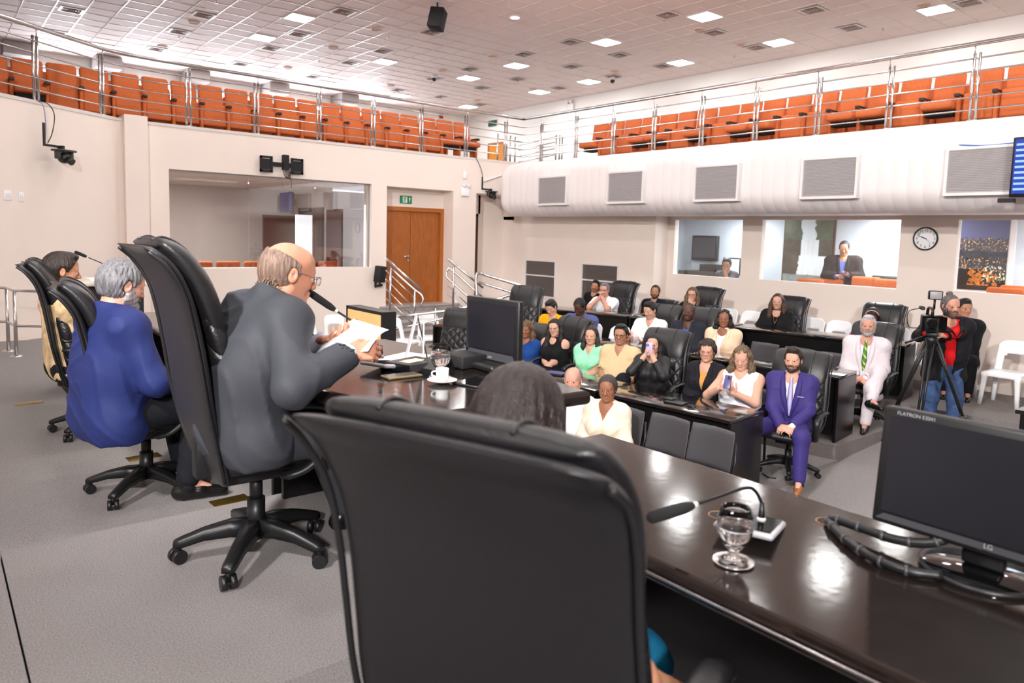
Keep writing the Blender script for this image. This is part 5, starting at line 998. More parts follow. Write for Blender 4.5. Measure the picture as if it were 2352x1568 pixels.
def roty(a): c, s = math.cos(a), math.sin(a); return np.array([[c, 0, s], [0, 1, 0], [-s, 0, c]])
def rotx(a): c, s = math.cos(a), math.sin(a); return np.array([[1, 0, 0], [0, c, -s], [0, s, c]])
def ik(a, b, l1, l2, pole):
    a, b = np.asarray(a, float), np.asarray(b, float); d = b-a; L = np.linalg.norm(d); mx = (l1+l2)*0.995
    if L > mx: b = a+d/L*mx; d = b-a; L = mx
    u = d/L; x = (l1*l1-l2*l2+L*L)/(2*L); h = math.sqrt(max(l1*l1-x*x, 0)); p = np.asarray(pole, float); p = nrm(p-u*(p@u)); return a+u*x+p*h, b
_skins = {}
def skin_mat():
    if 'skin' in _M: return _M['skin']
    m = mat('skin', (1, 1, 1, 1), 0.5, spec=0.35, bump=0.08, bscale=220); nt = m.node_tree; b = nt.nodes['Principled BSDF']
    a = nt.nodes.new('ShaderNodeVertexColor'); a.layer_name = 'Col'; nt.links.new(a.outputs[0], b.inputs['Base Color']); b.inputs['Subsurface Weight'].default_value = 0.08; b.inputs['Subsurface Radius'].default_value = (0.4, 0.15, 0.1); b.inputs['Subsurface Scale'].default_value = 0.02
    return m
M_EYEW = mat('eye_white', lin(196, 188, 182), 0.3); M_IRIS = mat('iris_dark', lin(34, 22, 16), 0.15)
def hair_mat(name, c, c2=None, rough=0.45):
    m = mat('hair_'+name, c, rough, spec=0.4, noise=0.4 if not c2 else 0.1, nscale=22, col2=c2, stretch=(5, 5, 0.35), bump=0.5, bscale=60); return m
def cloth(name, c, rough=0.85, **kw): return mat('cloth_'+name, c, rough, spec=0.2, bump=kw.pop('bump', 0.15), bscale=kw.pop('bscale', 300), **kw)
LH = [1.0, 0.0]
SK = dict(fair=lin(208, 160, 138), tan=lin(188, 134, 106), olive=lin(180, 130, 102), brown=lin(146, 98, 72), dark=lin(92, 60, 46), rosy=lin(202, 148, 128), old=lin(180, 124, 100))
class Person:
    """local frame: x forward, y left, z up, origin on the floor under the pelvis"""
    def __init__(s, head, floor, yaw, sc=1.0, lean=0.0, hy=0.0, hp=0.0, hr=0.0, wide=1.0, bust=0.0, belly=0.0, stand=False, skin='tan', res=0.006, cres=0.014, twist=0.0, hunch=0.0, hs=1.0, nk=0.9):
        s.sc, s.wide, s.bust, s.belly, s.skin, s.res, s.cres, s.stand, s.hs = sc, wide, bust, belly, skin, res, cres, stand, hs
        s.yaw = yaw; k = sc
        s.u = np.array([math.sin(lean), 0, math.cos(lean)]); s.f = np.array([math.cos(lean), 0, -math.sin(lean)]); s.l = np.array([0, 1., 0])
        lean2 = lean+hunch; s.u2 = np.array([math.sin(lean2), 0, math.cos(lean2)]); s.f2 = np.array([math.cos(lean2), 0, -math.sin(lean2)])
        s.P = np.zeros(3); s.chest = s.u*0.26*k+0.02*s.f*k; s.neck = s.chest+s.u2*0.25*k; s.sh = {1: s.neck-s.u2*0.062*k+s.l*0.180*k*wide-s.f2*0.005, -1: s.neck-s.u2*0.062*k-s.l*0.180*k*wide-s.f2*0.005}
        s.HR = rotz(hy) @ roty(hp) @ rotx(hr); hd = nrm(s.u2*0.8+np.array([0.05, 0, 0.2])); s.H = s.neck+hd*0.125*k*nk+s.HR @ np.array([0.012, 0, 0.055])*k
        zp = head[2]-floor-s.H[2]; off = np.array([0, 0, zp]); hl = s.H.copy()
        for n in ('P', 'chest', 'neck', 'H'): setattr(s, n, getattr(s, n)+off)
        s.sh = {q: v+off for q, v in s.sh.items()}; s.zp = zp
        c, sn = math.cos(yaw), math.sin(yaw); s.origin = Vector((head[0]-(c*hl[0]-sn*hl[1]), head[1]-(sn*hl[0]+c*hl[1]), floor)); s.hands = {}; s.arm = {}; s.leg = {}; s.fine = [(s.H, 0.15*s.hs)]
    def w2l(s, p): d = Vector(p)-s.origin; c, sn = math.cos(-s.yaw), math.sin(-s.yaw); return np.array([c*d.x-sn*d.y, sn*d.x+c*d.y, d.z])
    def arms(s, q, wrist, aim, normal, curl=0.6, pole=(-0.6, 0.5, -0.8), thumb=0.5, spread=0.0, hand=True, rel=True):
        """wrist in local metres (z above pelvis); aim: finger direction; normal: where the palm looks"""
        w_ = np.asarray(wrist, float)+(np.array([0, 0, s.zp]) if rel else 0); po = np.array([pole[0], pole[1]*q, pole[2]]); k = s.sc
        e, w_ = ik(s.sh[q], w_, 0.285*k, 0.255*k, po); s.arm[q] = (s.sh[q], e, w_)
        if hand: s.hands[q] = (w_, nrm(aim), nrm(normal), curl, thumb, spread); s.fine.append((w_+nrm(aim)*0.085*k, 0.115*k))
    def legs(s, q, ankle=None, knee_pole=(1, 0.15, 0.6), toe=(1, 0, -0.05)):
        k = s.sc; hip = s.P+s.l*0.095*q*k; a = np.asarray(ankle if ankle is not None else (0.44*k, 0.12*q, 0.09), float)
        kn, a = ik(hip, a, 0.42*k, 0.42*k, (knee_pole[0], knee_pole[1]*q, knee_pole[2])); s.leg[q] = (hip, kn, a, nrm(toe))
    # ---- shared volumes; g = extra thickness
    def torso(s, F, g=0.0, z0=-0.10, k=0.07):
        c, w, l = s.sc, s.wide, s.l; B = s.belly
        def bar(p, hw, r, fl=0.75, kk=k): r = r+g; hw = max(hw*w-0.0, 0.01); F.rc(p-l*hw, p+l*hw, r, None, kk, sq=(s.f, fl))
        bar(s.P+s.u*(0.0), 0.085*c, 0.105*c, 0.95); bar(s.P+s.u*0.11*c+s.f*(0.005+B*0.5), 0.065*c, 0.105*c*(1+B*2), 0.95+B); bar(s.P+s.u*0.20*c+s.f*(0.01+B*0.4), 0.07*c, 0.105*c*(1+B), 0.92+B)
        bar(s.chest+s.f*0.012, 0.085*c, 0.108*c, 0.92); bar(s.chest+s.u2*0.11*c, 0.10*c, 0.095*c, 0.9); bar(s.neck-s.u2*0.06*c-s.f2*0.005, 0.125*c, 0.062*c, 0.9)
        for q in (1, -1): F.rc(s.neck+s.u2*0.02*c-s.f2*0.02*c, s.sh[q]+s.u2*0.005-l*q*0.05*c, 0.036*c+g, 0.040*c+g, 0.05)
        if s.bust:
            for q in (1, -1): F.el(s.chest+s.u2*0.05*c+s.f2*(0.085+s.bust*0.02)*c+l*q*0.075*c*w, np.array([0.06, 0.07, 0.07])*c*(0.8+0.35*s.bust)+g, None, 0.04)
    def sleeve(s, F, q, g, t=1.0, k=0.03, ru=0.052, rf=0.042, rw=0.031, cuff=0.0):
        a, e, w_ = s.arm[q]; c = s.sc; wd = 0.5+0.5*s.wide; a2 = a-s.l*q*0.02
        F.el(a2, np.array([0.062, 0.060, 0.062])*c*wd+g, None, 0.05)
        if t <= 0.5: p = a+(e-a)*min(1, t*2); F.rc(a2, p, ru*c*wd+g, (ru-0.006)*c*wd+g, k)
        else: F.rc(a2, e, ru*c*wd+g, rf*c*wd+g, k); p = e+(w_-e)*(t-0.5)*2; F.rc(e, p, rf*c*wd+g, rf*c*wd+g+(rw*c-rf*c*wd)*(t-0.5)*2+cuff, k)
    def pants(s, F, q, g, t=1.0, k=0.04, rt=0.082, rk=0.058, ra=0.040, flare=0.0):
        h, kn, a, toe = s.leg[q]; c = s.sc; wd = 0.4+0.6*s.wide; F.rc(h, kn, rt*c*wd+g, rk*c*wd+g, k); F.rc(kn, kn+(a-kn)*t, rk*c*wd+g, ra*c+g+flare, k)
    def headskin(s, F):
        c = s.sc*s.hs; H = s.H; R = s.HR; P = lambda x, y, z: H+R @ np.array([x, y, z])*c; sex = 0.0 if s.bust else 1.0
        F.rc(s.neck-s.u2*0.04*c, P(-0.025, 0, -0.06), (0.056+0.006*sex)*c, (0.052+0.006*sex)*c, 0.03)
        F.rc(s.neck-s.u2*0.03*s.sc, s.neck-s.u2*0.03*s.sc, 0.07*s.sc, None, 0.05)
        F.el(P(-0.014, 0, 0.030), np.array([0.098, 0.0765, 0.088])*c, R, 0.02); F.el(P(0.020, 0, -0.028), np.array([0.070, 0.062, 0.084])*c, R, 0.03)
        for q in (1, -1):
            F.rc(P(-0.002, q*0.052, -0.062), P(0.062, q*0.014, -0.098), 0.018*c, 0.016*c, 0.03); F.el(P(0.052, q*0.038, -0.028), np.array([0.026, 0.024, 0.024])*c, R, 0.025)
        F.el(P(0.068, 0, -0.098), np.array([0.020, 0.021+0.004*sex, 0.017])*c, R, 0.02)
        F.rc(P(0.076, -0.036, 0.020), P(0.076, 0.036, 0.020), 0.013*c, None, 0.02); F.el(P(0.045, 0, 0.05), np.array([0.042, 0.055, 0.045])*c, R, 0.03)
        for q in (1, -1): F.el(P(0.094, q*0.032, -0.002), np.array([0.017, 0.019, 0.0125])*c, R, 0.012, 's')
        F.rc(P(0.086, 0, 0.010), P(0.108, 0, -0.032), 0.0085*c, 0.0125*c, 0.012)
        for q in (1, -1): F.el(P(0.098, q*0.0125, -0.037), np.array([0.012, 0.009, 0.008])*c, R, 0.008)
        F.rc(P(0.0875, -0.017, -0.0625), P(0.0875, 0.017, -0.0625), 0.0065*c, None, 0.008); F.rc(P(0.0915, -0.008, -0.0615), P(0.0915, 0.008, -0.0615), 0.006*c, None, 0.008); F.rc(P(0.0875, -0.014, -0.0745), P(0.0875, 0.014, -0.0745), 0.0072*c, None, 0.008)
        F.rc(P(0.0965, -0.022, -0.0685), P(0.0965, 0.022, -0.0685), 0.0022*c, None, 0.003, 's')
        for q in (1, -1):
            F.rc(P(0.083, q*0.045, 0.006), P(0.090, q*0.021, 0.006), 0.0052*c, None, 0.006); F.rc(P(0.084, q*0.044, -0.0115), P(0.089, q*0.022, -0.012), 0.0045*c, None, 0.007)
            Re = R @ rotz(q*0.35); F.el(P(-0.012, q*0.0800, -0.006), np.array([0.019, 0.008, 0.031])*c, Re, 0.006); F.el(P(-0.010, q*0.0885, -0.002), np.array([0.009, 0.006, 0.016])*c, Re, 0.006, 's')
    def handskin(s, F, q):
        w_, a, n, curl, th, spread = s.hands[q]; c = s.sc*(0.94 if s.bust else 1.0); n = nrm(n-a*(n@a)); side = np.cross(a, n)*(-q)  # thumb side
        K = [(0.030, 0.088, 0.072, 0.0092), (0.010, 0.093, 0.079, 0.0094), (-0.011, 0.089, 0.073, 0.0090), (-0.030, 0.080, 0.058, 0.0080)]
        F.rc(s.arm[q][2]-nrm(s.arm[q][2]-s.arm[q][1])*0.03, w_, 0.026*c, 0.024*c, 0.02)
        for y, x, L, r in K:
            kn = w_+(a*x+side*y)*c; F.rc(w_+(side*y*0.55+a*0.012)*c, kn, 0.0155*c, 0.0125*c, 0.010, sq=(n, 0.85)); d = nrm(a+side*y*(1.2+6*spread)); p = kn; ang = curl*0.75
            for i, fr in enumerate((0.45, 0.31, 0.24)):
                dd = nrm(d*math.cos(ang)+n*math.sin(ang)); e = p+dd*L*fr*c; F.rc(p, e, r*c*(1-0.08*i), r*c*(0.93-0.09*i), 0.004); p = e; ang += curl*(0.8 if i == 0 else 0.5)
        b = w_+(a*0.022+side*0.026)*c; d1 = nrm(a*0.62+side*(0.75-0.3*th)+n*(0.15+0.55*th)); m1 = b+d1*0.040*c; F.rc(b, m1, 0.0150*c, 0.0115*c, 0.010); d2 = nrm(a*0.85+side*(0.25-0.3*th)+n*(0.15+0.5*th)); m2 = m1+d2*0.034*c; F.rc(m1, m2, 0.0110*c, 0.0095*c, 0.004); F.rc(m2, m2+nrm(d2+n*0.2)*0.024*c, 0.0098*c, 0.0075*c, 0.004)
    def grid(s, h0, fine_h, pts, pad_=0.14, fine=True):
        pts = np.array(pts); lo, hi = pts.min(0)-pad_, pts.max(0)+pad_; return [axis(lo[i], hi[i], h0, [(p[i]-r, p[i]+r, fine_h) for p, r in s.fine] if fine else []) for i in range(3)]
    def joints(s):
        r = [s.P, s.neck, s.H+np.array([0, 0, 0.06]), *s.sh.values()]
        for v in s.arm.values(): r += list(v)
        for v in s.leg.values(): r += [v[0], v[1], v[2], v[2]+v[3]*0.12]
        for v in s.hands.values(): r += [v[0]+v[1]*0.16]
        return r
    def build(s, label, group='people seated in the hall', lips=(170, 92, 84), stubble=None, scalp=None, bare=('arms',), feet='none', lid=0.0, brow=(40, 28, 22), iris=None, eyes=True):
        F = Field(*s.grid(s.cres, s.res, s.joints())); s.torso(F)
        for q in s.arm:
            s.sleeve(F, q, 0.0)
            if q in s.hands: s.handskin(F, q)
        for q in s.leg:
            s.pants(F, q, -0.004); h, kn, a, toe = s.leg[q]
            F.rc(a, a+toe*0.12*s.sc+np.array([0, 0, -0.05]), 0.034*s.sc, 0.022*s.sc, 0.02)
        s.headskin(F); me, V = F.mesh('person')
        base = np.array(SK[s.skin][:3]) if isinstance(s.skin, str) else np.array(s.skin[:3]); C = np.tile(base, (len(V), 1)); L = (V-s.H) @ s.HR/(s.sc*s.hs); x, y, z = L.T
        def mixc(m, col, w_): m = np.clip(m, 0, 1)[:, None]*w_; C[:] = C*(1-m)+np.array(col)*m
        nearh = (np.linalg.norm(L, axis=1) < 0.16)
        mixc(nearh*np.exp(-((y/0.022)**2+((z+0.0685)/0.0095)**2)**2)*(x > 0.075), lin(*lips)[:3], 0.75)
        mixc(nearh*np.exp(-(((np.abs(y)-0.042)/0.02)**2+((z+0.03)/0.02)**2))*(x > 0.03), base*np.array([1.05, 0.82, 0.78]), 0.5); mixc(nearh*np.exp(-((y/0.016)**2+((z+0.034)/0.012)**2))*(x > 0.09), base*np.array([1.05, 0.82, 0.78]), 0.4)
        if stubble: mixc(nearh*((z < -0.045)*(x > -0.01)*(z > -0.125)*(1-np.exp(-((y/0.020)**2+((z+0.0685)/0.008)**2)**2))), lin(*stubble[:3])[:3], stubble[3])
        if scalp: mixc(nearh*((z > 0.035+0.05*np.clip(x, -0.1, 0.1)/0.1+0.02*(np.abs(y) < 0.05)*(x > 0))*1.0), lin(*scalp[:3])[:3], scalp[3])
        at = me.color_attributes.new('Col', 'FLOAT_COLOR', 'POINT'); at.data.foreach_set('color', np.concatenate([C, np.ones((len(C), 1))], 1).astype(np.float32).ravel())
        o = link_mesh('person', me, skin_mat(), None, False, s.origin, (0, 0, s.yaw)); s.ob = o; tag(o, label, 'person', group)
        c = s.sc*s.hs; P = lambda x, y, z: s.H+s.HR @ np.array([x, y, z])*c
        if eyes:
            for q in (1, -1):
                m = MB(); ctr = P(0.0778, q*0.0325, -0.003); m.ball((0, 0, 0), 0.0125*c, 12, 8); fw = s.HR @ nrm((1, 0, -0.06-lid*0.5)); m.mat(1); m.cyl(Vector(fw)*0.0105*c, Vector(fw)*0.0128*c, 0.0072*c, 0.0062*c, 12); m.build('eye', [M_EYEW, M_IRIS], o, loc=tuple(ctr))
                if lid > 0.05: MB().ball((0, 0, 0), 0.0134*c, 12, 8).build('eyelid', mat('lid_%s' % s.skin, SK[s.skin], 0.5) if isinstance(s.skin, str) else skin_mat(), o, loc=tuple(P(0.0795-0.001, q*0.0325, 0.0125-lid*0.012)))
        if brow:
            for q in (1, -1): MB().tube([tuple(P(x, q*y, z)) for x, y, z in ((0.083, 0.015, 0.0215), (0.087, 0.027, 0.0255), (0.0815, 0.041, 0.0245), (0.071, 0.051, 0.0185))], 0.004*c, 6, True, [0.0032*c, 0.0046*c, 0.004*c, 0.0018*c]).build('eyebrow', mat('brow_%d_%d_%d' % brow, lin(*brow), 0.8), o)
        return o
    def shell(s, name, m, fn, h=None, fine=False, wr=0.0, seed=0, f=44, pad_=0.16, pts=None):
        F = Field(*s.grid(h or s.cres*0.85, s.res*1.5, s.joints() if pts is None else pts, pad_, fine)); fn(F)
        if wr: s.wrinkled(F, wr, f, seed)
        me, V = F.mesh(name)
        if len(V) == 0: bpy.data.meshes.remove(me); return None
        return link_mesh(name, me, m, s.ob)
    def wrinkled(s, F, wr, f, seed): F.wrinkle(wr, f, seed)
    def cut_neck(s, F, depth, wid=0.05, up=0.03, v=True):
        """neckline: V or round opening cut from the front of a garment"""
        c = s.sc; top = s.neck+s.u2*up*c
        if v:
            F.wedge(s.neck, s.u2, s.f2, s.l, max(depth, 0.03)*c, wid*c*1.15)
        else: F.rc(s.neck+s.u2*(0.05-depth)*c+s.f2*0.03*c, s.neck+s.u2*0.16*c, wid*c*1.25, wid*c*1.5, 0.008, 's')
    # ---- garments
    def shirt(s, m, t=1.0, g=0.012, neck=('r', 0.0), collar=None, hem=-0.06, wr=0.0025, name='shirt', sleeves=True, puff=0.0, sg=0.004):
        def fn(F):
            s.torso(F, g)
            if sleeves:
                for q in s.arm: s.sleeve(F, q, g+sg+puff, t)
            F.rc(s.neck-s.u2*0.03*s.sc, s.neck+s.u2*0.035*s.sc, 0.062*s.sc+g*0.4, 0.058*s.sc+g*0.3, 0.03); F.plane(s.u2, s.neck+s.u2*0.05*s.sc); F.plane(-s.u, s.P+s.u*hem*s.sc); s._sf = F.copy()
            if neck: s.cut_neck(F, neck[1], 0.05 if len(neck) < 3 else neck[2], v=(neck[0] == 'v'))
            if sleeves and t < 1:
                for q in s.arm:
                    a, e, w_ = s.arm[q]; p = a+(e-a)*t*2 if t <= 0.5 else e+(w_-e)*(t-0.5)*2; d = nrm(e-a) if t <= 0.5 else nrm(w_-e); F.rc(p+d*0.008, p+d*0.09, 0.052*s.sc+g, 0.08, 0.006, 's')
        o = s.shell(name, m, fn, wr=wr, seed=len(name)+s.H[0])
        if collar: s.collar(collar)
        return o
    def collar(s, m, r=0.066, h=0.035, open_=0.35, name='collar', drop=0.05):
        c = s.sc; ring = []
        for i in range(25):
            a = open_+(2*PI-2*open_)*i/24; d = s.f2*math.cos(a)*0.95+s.l*math.sin(a); fr = max(0, math.cos(a)); b = s.neck+d*r*c+s.u2*(0.012-fr*0.022)*c; t = s.neck+d*(r-0.008)*c+s.u2*(0.012+h-fr*0.035)*c; o = s.neck+d*(r+0.016)*c+s.u2*(0.0-fr*(0.022+drop*fr))*c
            ring.append([tuple(b), tuple(t), tuple(t+d*0.006*c), tuple(o+d*0.004)])
        return MB().loft(ring, True, True).build(name, m, s.ob)
    def jacket(s, m, shirt_m, tie=None, g=0.028, v=0.30, hem=-0.16, wr=0.0045, lapel=True, name='jacket', open_front=0.0, f=38, collar=True, vw=0.055):
        if shirt_m: s.shirt(shirt_m, 1.0, 0.006, None, shirt_m if collar else None, sleeves=True, wr=0.0, sg=-0.002)
        def fn(F):
            s.torso(F, g)
            for q in s.arm: s.sleeve(F, q, g*0.8, 0.94, 0.04, cuff=0.008)
            F.rc(s.neck-s.u2*0.05*s.sc, s.neck+s.u2*0.02*s.sc-s.f2*0.01, 0.078*s.sc, 0.074*s.sc, 0.04); F.plane(s.u2, s.neck+s.u2*0.045*s.sc)
            if hem < -0.08:
                bk = 0.0 if s.stand else 0.02; h = s.P+s.u*hem*s.sc*0.5+s.f*bk; F.rc(h-s.l*0.10*s.sc*s.wide, h+s.l*0.10*s.sc*s.wide, 0.100*s.sc+g, None, 0.06)
            F.plane(-s.u, s.P+s.u*hem*s.sc)
            c = s.sc; s._jf = F.copy(); F.wedge(s.neck, s.u2, s.f2, s.l, v*c, vw*c*1.25, open_front, 0.0 if v > 0.2 else 0.03)
            for q in s.arm:
                if q in s.hands: w_ = s.arm[q][2]; d = nrm(w_-s.arm[q][1]); F.rc(w_-d*0.005, w_+d*0.09, 0.05*c, 0.07*c, 0.004, 's')
        o = s.shell(name, m, fn, wr=wr, f=f, seed=s.H[1]*3+s.H[2])
        if lapel: s.lapels(m, g, v, vw)
        if tie: s.tie(tie, v)
        return o
    def lapels(s, m, g, v, vw=0.055):
        c = s.sc
        for q in (1, -1):
            R = []
            for i in range(9):
                t = i/8; dep = (-0.02+(v+0.015)*t)*c; p = s.neck-s.u2*dep; w_ = vw*c*1.25*min(1.15, max(0, 1-dep/(v*c))); ow = (0.014+0.048*math.sin(PI*min(1, t*0.95+0.10)))*c
                base = s._jf.hit(p+s.l*q*w_, s.f2); out = s._jf.hit(p+s.l*q*(w_+ow)+s.u2*0.01*c, s.f2)
                R.append([tuple(base-s.f2*0.004), tuple(base+s.f2*0.007), tuple(out+s.f2*0.008), tuple(out-s.f2*0.002)])
            MB().loft(R, True, True).build('lapel', m, s.ob)
        R = []
        for i in range(17):
            a = 0.9+(2*PI-1.8)*i/16; d = s.f2*math.cos(a)*0.95+s.l*math.sin(a); b = s.neck+d*0.078*c-s.u2*(0.005+0.02*max(0, math.cos(a)))*c; t = s.neck+d*0.068*c+s.u2*(0.046-0.02*max(0, math.cos(a)))*c; o = s.neck+d*0.094*c+s.u2*(-0.012)*c; R.append([tuple(b), tuple(t), tuple(t+d*0.006), tuple(o)])
        MB().loft(R, True, True).build('jacket_collar', m, s.ob)
    def tie(s, m, v=0.3):
        c = s.sc; R = []
        for i in range(12):
            t = i/11; p = s.neck-s.u2*(0.005+(v+0.02)*t)*c; w_ = (0.019 if i == 0 else 0.014 if i == 1 else 0.017+0.022*t)*c; b = s._sf.hit(p, s.f2)+s.f2*(0.012 if i < 2 else 0.006); R.append([tuple(b-s.l*w_), tuple(b+s.f2*0.008), tuple(b+s.l*w_), tuple(b-s.f2*0.01)])
        MB().loft(R, True, True).build('tie', m, s.ob)
    def trousers(s, m, g=0.012, t=0.94, flare=0.006, name='trousers', wr=0.003):
        def fn(F):
            c = s.sc; F.rc(s.P-s.l*0.085*c*s.wide, s.P+s.l*0.085*c*s.wide, 0.108*c+g*0.6, None, 0.05, sq=(s.f, 0.95)); F.rc(s.P+s.u*0.04*c-s.l*0.08*c*s.wide, s.P+s.u*0.04*c+s.l*0.08*c*s.wide, 0.104*c+g*0.5, None, 0.05, sq=(s.f, 0.95)); F.plane(s.u, s.P+s.u*0.07*c)
            for q in s.leg: s.pants(F, q, g, t, 0.05, flare=flare)
        pts = [s.P]+[p for v in s.leg.values() for p in v[:3]]
        o = s.shell(name, m, fn, wr=wr, f=36, pts=pts)
        return o
    def skirt(s, m, g=0.03, t=0.25):
        def fn(F):
            c = s.sc; F.rc(s.P-s.l*0.09*c, s.P+s.l*0.09*c, 0.115*c+g*0.5, None, 0.05)
            ks = [s.leg[q][1] for q in s.leg]; kn = sum(ks)/2
            for q in s.leg: s.pants(F, q, g, t, 0.10)
            F.rc(s.P, kn, 0.12*c, 0.09*c, 0.08); F.plane(s.u, s.P+s.u*0.08*c)
        return s.shell('skirt', m, fn, wr=0.004, f=32, pts=[s.P]+[p for v in s.leg.values() for p in v[:3]])
    def shoes(s, m, q_=(1, -1)):
        for q in q_:
            if q not in s.leg: continue
            h, kn, a, toe = s.leg[q]; c = s.sc; sd = np.cross(toe, [0, 0, 1]); b = a+np.array([0, 0, -0.055*c]); F = Field(*[axis(x-0.25, x+0.25, 0.009, []) for x in b])
            F.rc(b-toe*0.04*c, b+toe*0.06*c, 0.042*c, 0.040*c, 0.02); F.rc(b+toe*0.06*c+np.array([0, 0, 0.0]), b+toe*0.175*c-np.array([0, 0, 0.008]), 0.040*c, 0.030*c, 0.02); F.rc(a-toe*0.015, b, 0.042*c, 0.045*c, 0.02); F.plane((0, 0, -1), (0, 0, b[2]-0.034*c)); F.plane((0, 0, 1), (0, 0, a[2]+0.012*c))
            me, V = F.mesh('shoe')
            if len(V): link_mesh('shoe', me, m, s.ob)
            MB().tube([tuple(kn+(a-kn)*0.72), tuple(kn+(a-kn)*0.9), tuple(a), tuple(a+np.array([0, 0, -0.04]))], 0.05*c, 12, True, [0.050*c, 0.048*c, 0.046*c, 0.05*c]).build('sock', mat('dark_sock', lin(18, 18, 24), 0.9), s.ob)
    # ---- hair, beard, glasses
    def hair(s, m, style='short', vol=0.008, line=0.062, back=0.0, length=0.0, wave=0.0, part=0.0, res=None, seed=0, front=0.0, bald=0.0, width=1.0, over=0.0):
        c = s.sc*s.hs; H, R = s.H, s.HR; P = lambda x, y, z: H+R @ np.array([x, y, z])*c; h = res or s.res*1.0; L = length
        pts = [P(0.12, 0, 0), P(-0.13, 0, 0), P(0, 0.11, 0), P(0, -0.11, 0), P(0, 0, 0.14), P(-0.03, 0, -0.10)]
        if L: pts += [H+np.array([x, y, -L*c]) for x in (-0.12, 0.13) for y in (-0.14, 0.14)]
        pts = np.array(pts); lo, hi = pts.min(0)-0.04, pts.max(0)+0.04; F = Field(*[axis(lo[i], hi[i], h if not L else h*1.25, []) for i in range(3)])
        F.el(P(-0.016, 0, 0.033), (np.array([0.100, 0.079, 0.091])+vol)*c, R, 0.01)
        if style != 'buzz': F.el(P(-0.03, 0, 0.0), (np.array([0.088, 0.078, 0.085])+vol*0.8)*c, R, 0.02)
        if front: F.el(P(0.035, 0, 0.105), np.array([0.055, 0.06, 0.022+front])*c, R, 0.02)
        # cut away the face and the neck
        X = F.ax[0][:, None, None]-H[0]; Y = F.ax[1][None, :, None]-H[1]; Z = F.ax[2][None, None, :]-H[2]
        lx = (X*R[0, 0]+Y*R[1, 0]+Z*R[2, 0])/c; ly = (X*R[0, 1]+Y*R[1, 1]+Z*R[2, 1])/c; lz = (X*R[0, 2]+Y*R[1, 2]+Z*R[2, 2])/c
        line = line*1.16; hl = line-np.abs(ly)*0.18+part*ly            # hair line height on the forehead
        face = np.maximum.reduce([lx-(-0.012+np.clip((hl-lz)*0.0, -1, 1))-3, lx*0-1])
        cutf = np.minimum(lx-np.where(lz > -0.005, 0.022+0.055*np.clip((lz-0.0)/max(line, 0.01), 0, 1), 0.0), (hl-lz)+np.zeros_like(lx))   # >0 inside the face zone
        side = np.minimum(lx+0.012, -0.012-lz) if style in ('short', 'buzz', 'slick') else None
        if not L or style in ('short', 'buzz', 'slick', 'bob'): F.F = np.maximum(F.F, ((-(lz+0.10+back))).astype(np.float32)*c)
        F.F = np.maximum(F.F, np.minimum(cutf, 0.03).astype(np.float32)*c)
        if side is not None: F.F = np.maximum(F.F, np.minimum(side, 0.03).astype(np.float32)*c)
        if style in ('short', 'buzz', 'slick'): F.F = np.maximum(F.F, np.minimum(-(lx*0.3+lz+0.098+back), 0.03).astype(np.float32)*c)
        for q in (1, -1): F.el(P(-0.010, q*0.092, -0.010), np.array([0.027, 0.030, 0.037])*c, R, 0.004, 's') if (style in ('short', 'buzz', 'slick')) else None
        if bald: F.F = np.maximum(F.F, np.minimum(np.maximum(lz-bald+0.35*(lx+0.05)+0.010*np.sin(ly*90+lx*40), np.minimum(lx-0.012, lz-0.012)), 0.03).astype(np.float32)*c)
        if L:
            zb = np.array([0, 0, 1.0])
            for q in (1, -1):
                a, b, e = P(-0.005, q*0.076*width, 0.03), P(0.0, q*0.090*width, -0.07), H+R @ np.array([0.035+over, q*0.092*width, 0])*c-zb*L*c
                F.rc(a, b, 0.026*c, 0.034*c*width, 0.02); mid = b*0.5+e*0.5+s.l*q*0.012; F.rc(b, mid, 0.034*c*width, 0.036*c*width, 0.02); F.rc(mid, e, 0.036*c*width, 0.016*c, 0.02)
                a2, e2 = P(-0.06, q*0.045, -0.03), H+R @ np.array([-0.08, q*0.075, 0])*c-zb*L*c*0.92; F.rc(a2, e2, 0.05*c, 0.03*c, 0.03)
            F.rc(P(-0.075, 0, 0), H+R @ np.array([-0.095, 0, 0])*c-zb*L*c*0.95, 0.06*c, 0.04*c, 0.04)
            F.F = np.maximum(F.F, np.minimum.reduce([lx-0.035-0.0*lz, 0.062-np.abs(ly), 0.045-lz, lx*0+0.03]).astype(np.float32)*c)
        ang = np.arctan2(ly, lx+0.02); am = 0.4 if style in ('short', 'buzz', 'slick') else 0.55; st = am*np.sin(ang*46+seed+3*np.sin(lz*20))*0.0022+am*np.sin(ang*23+lz*(18+wave*60))*0.0025+wave*0.012*np.sin(lz*75+4*np.sin(ang*5))*np.sin(ang*14+lz*20)
        F.F = F.F+(st*c).astype(np.float32); me, V = F.mesh('hair')
        if len(V): return link_mesh('hair', me, m, s.ob)
    def bun(s, m, at=(-0.11, 0, 0.07), r=0.04): c = s.sc*s.hs; MB().ball((0, 0, 0), (r*c, r*c*1.05, r*c*0.9), 14, 10).build('hair_bun', m, s.ob, loc=tuple(s.H+s.HR @ np.array(at)*c))
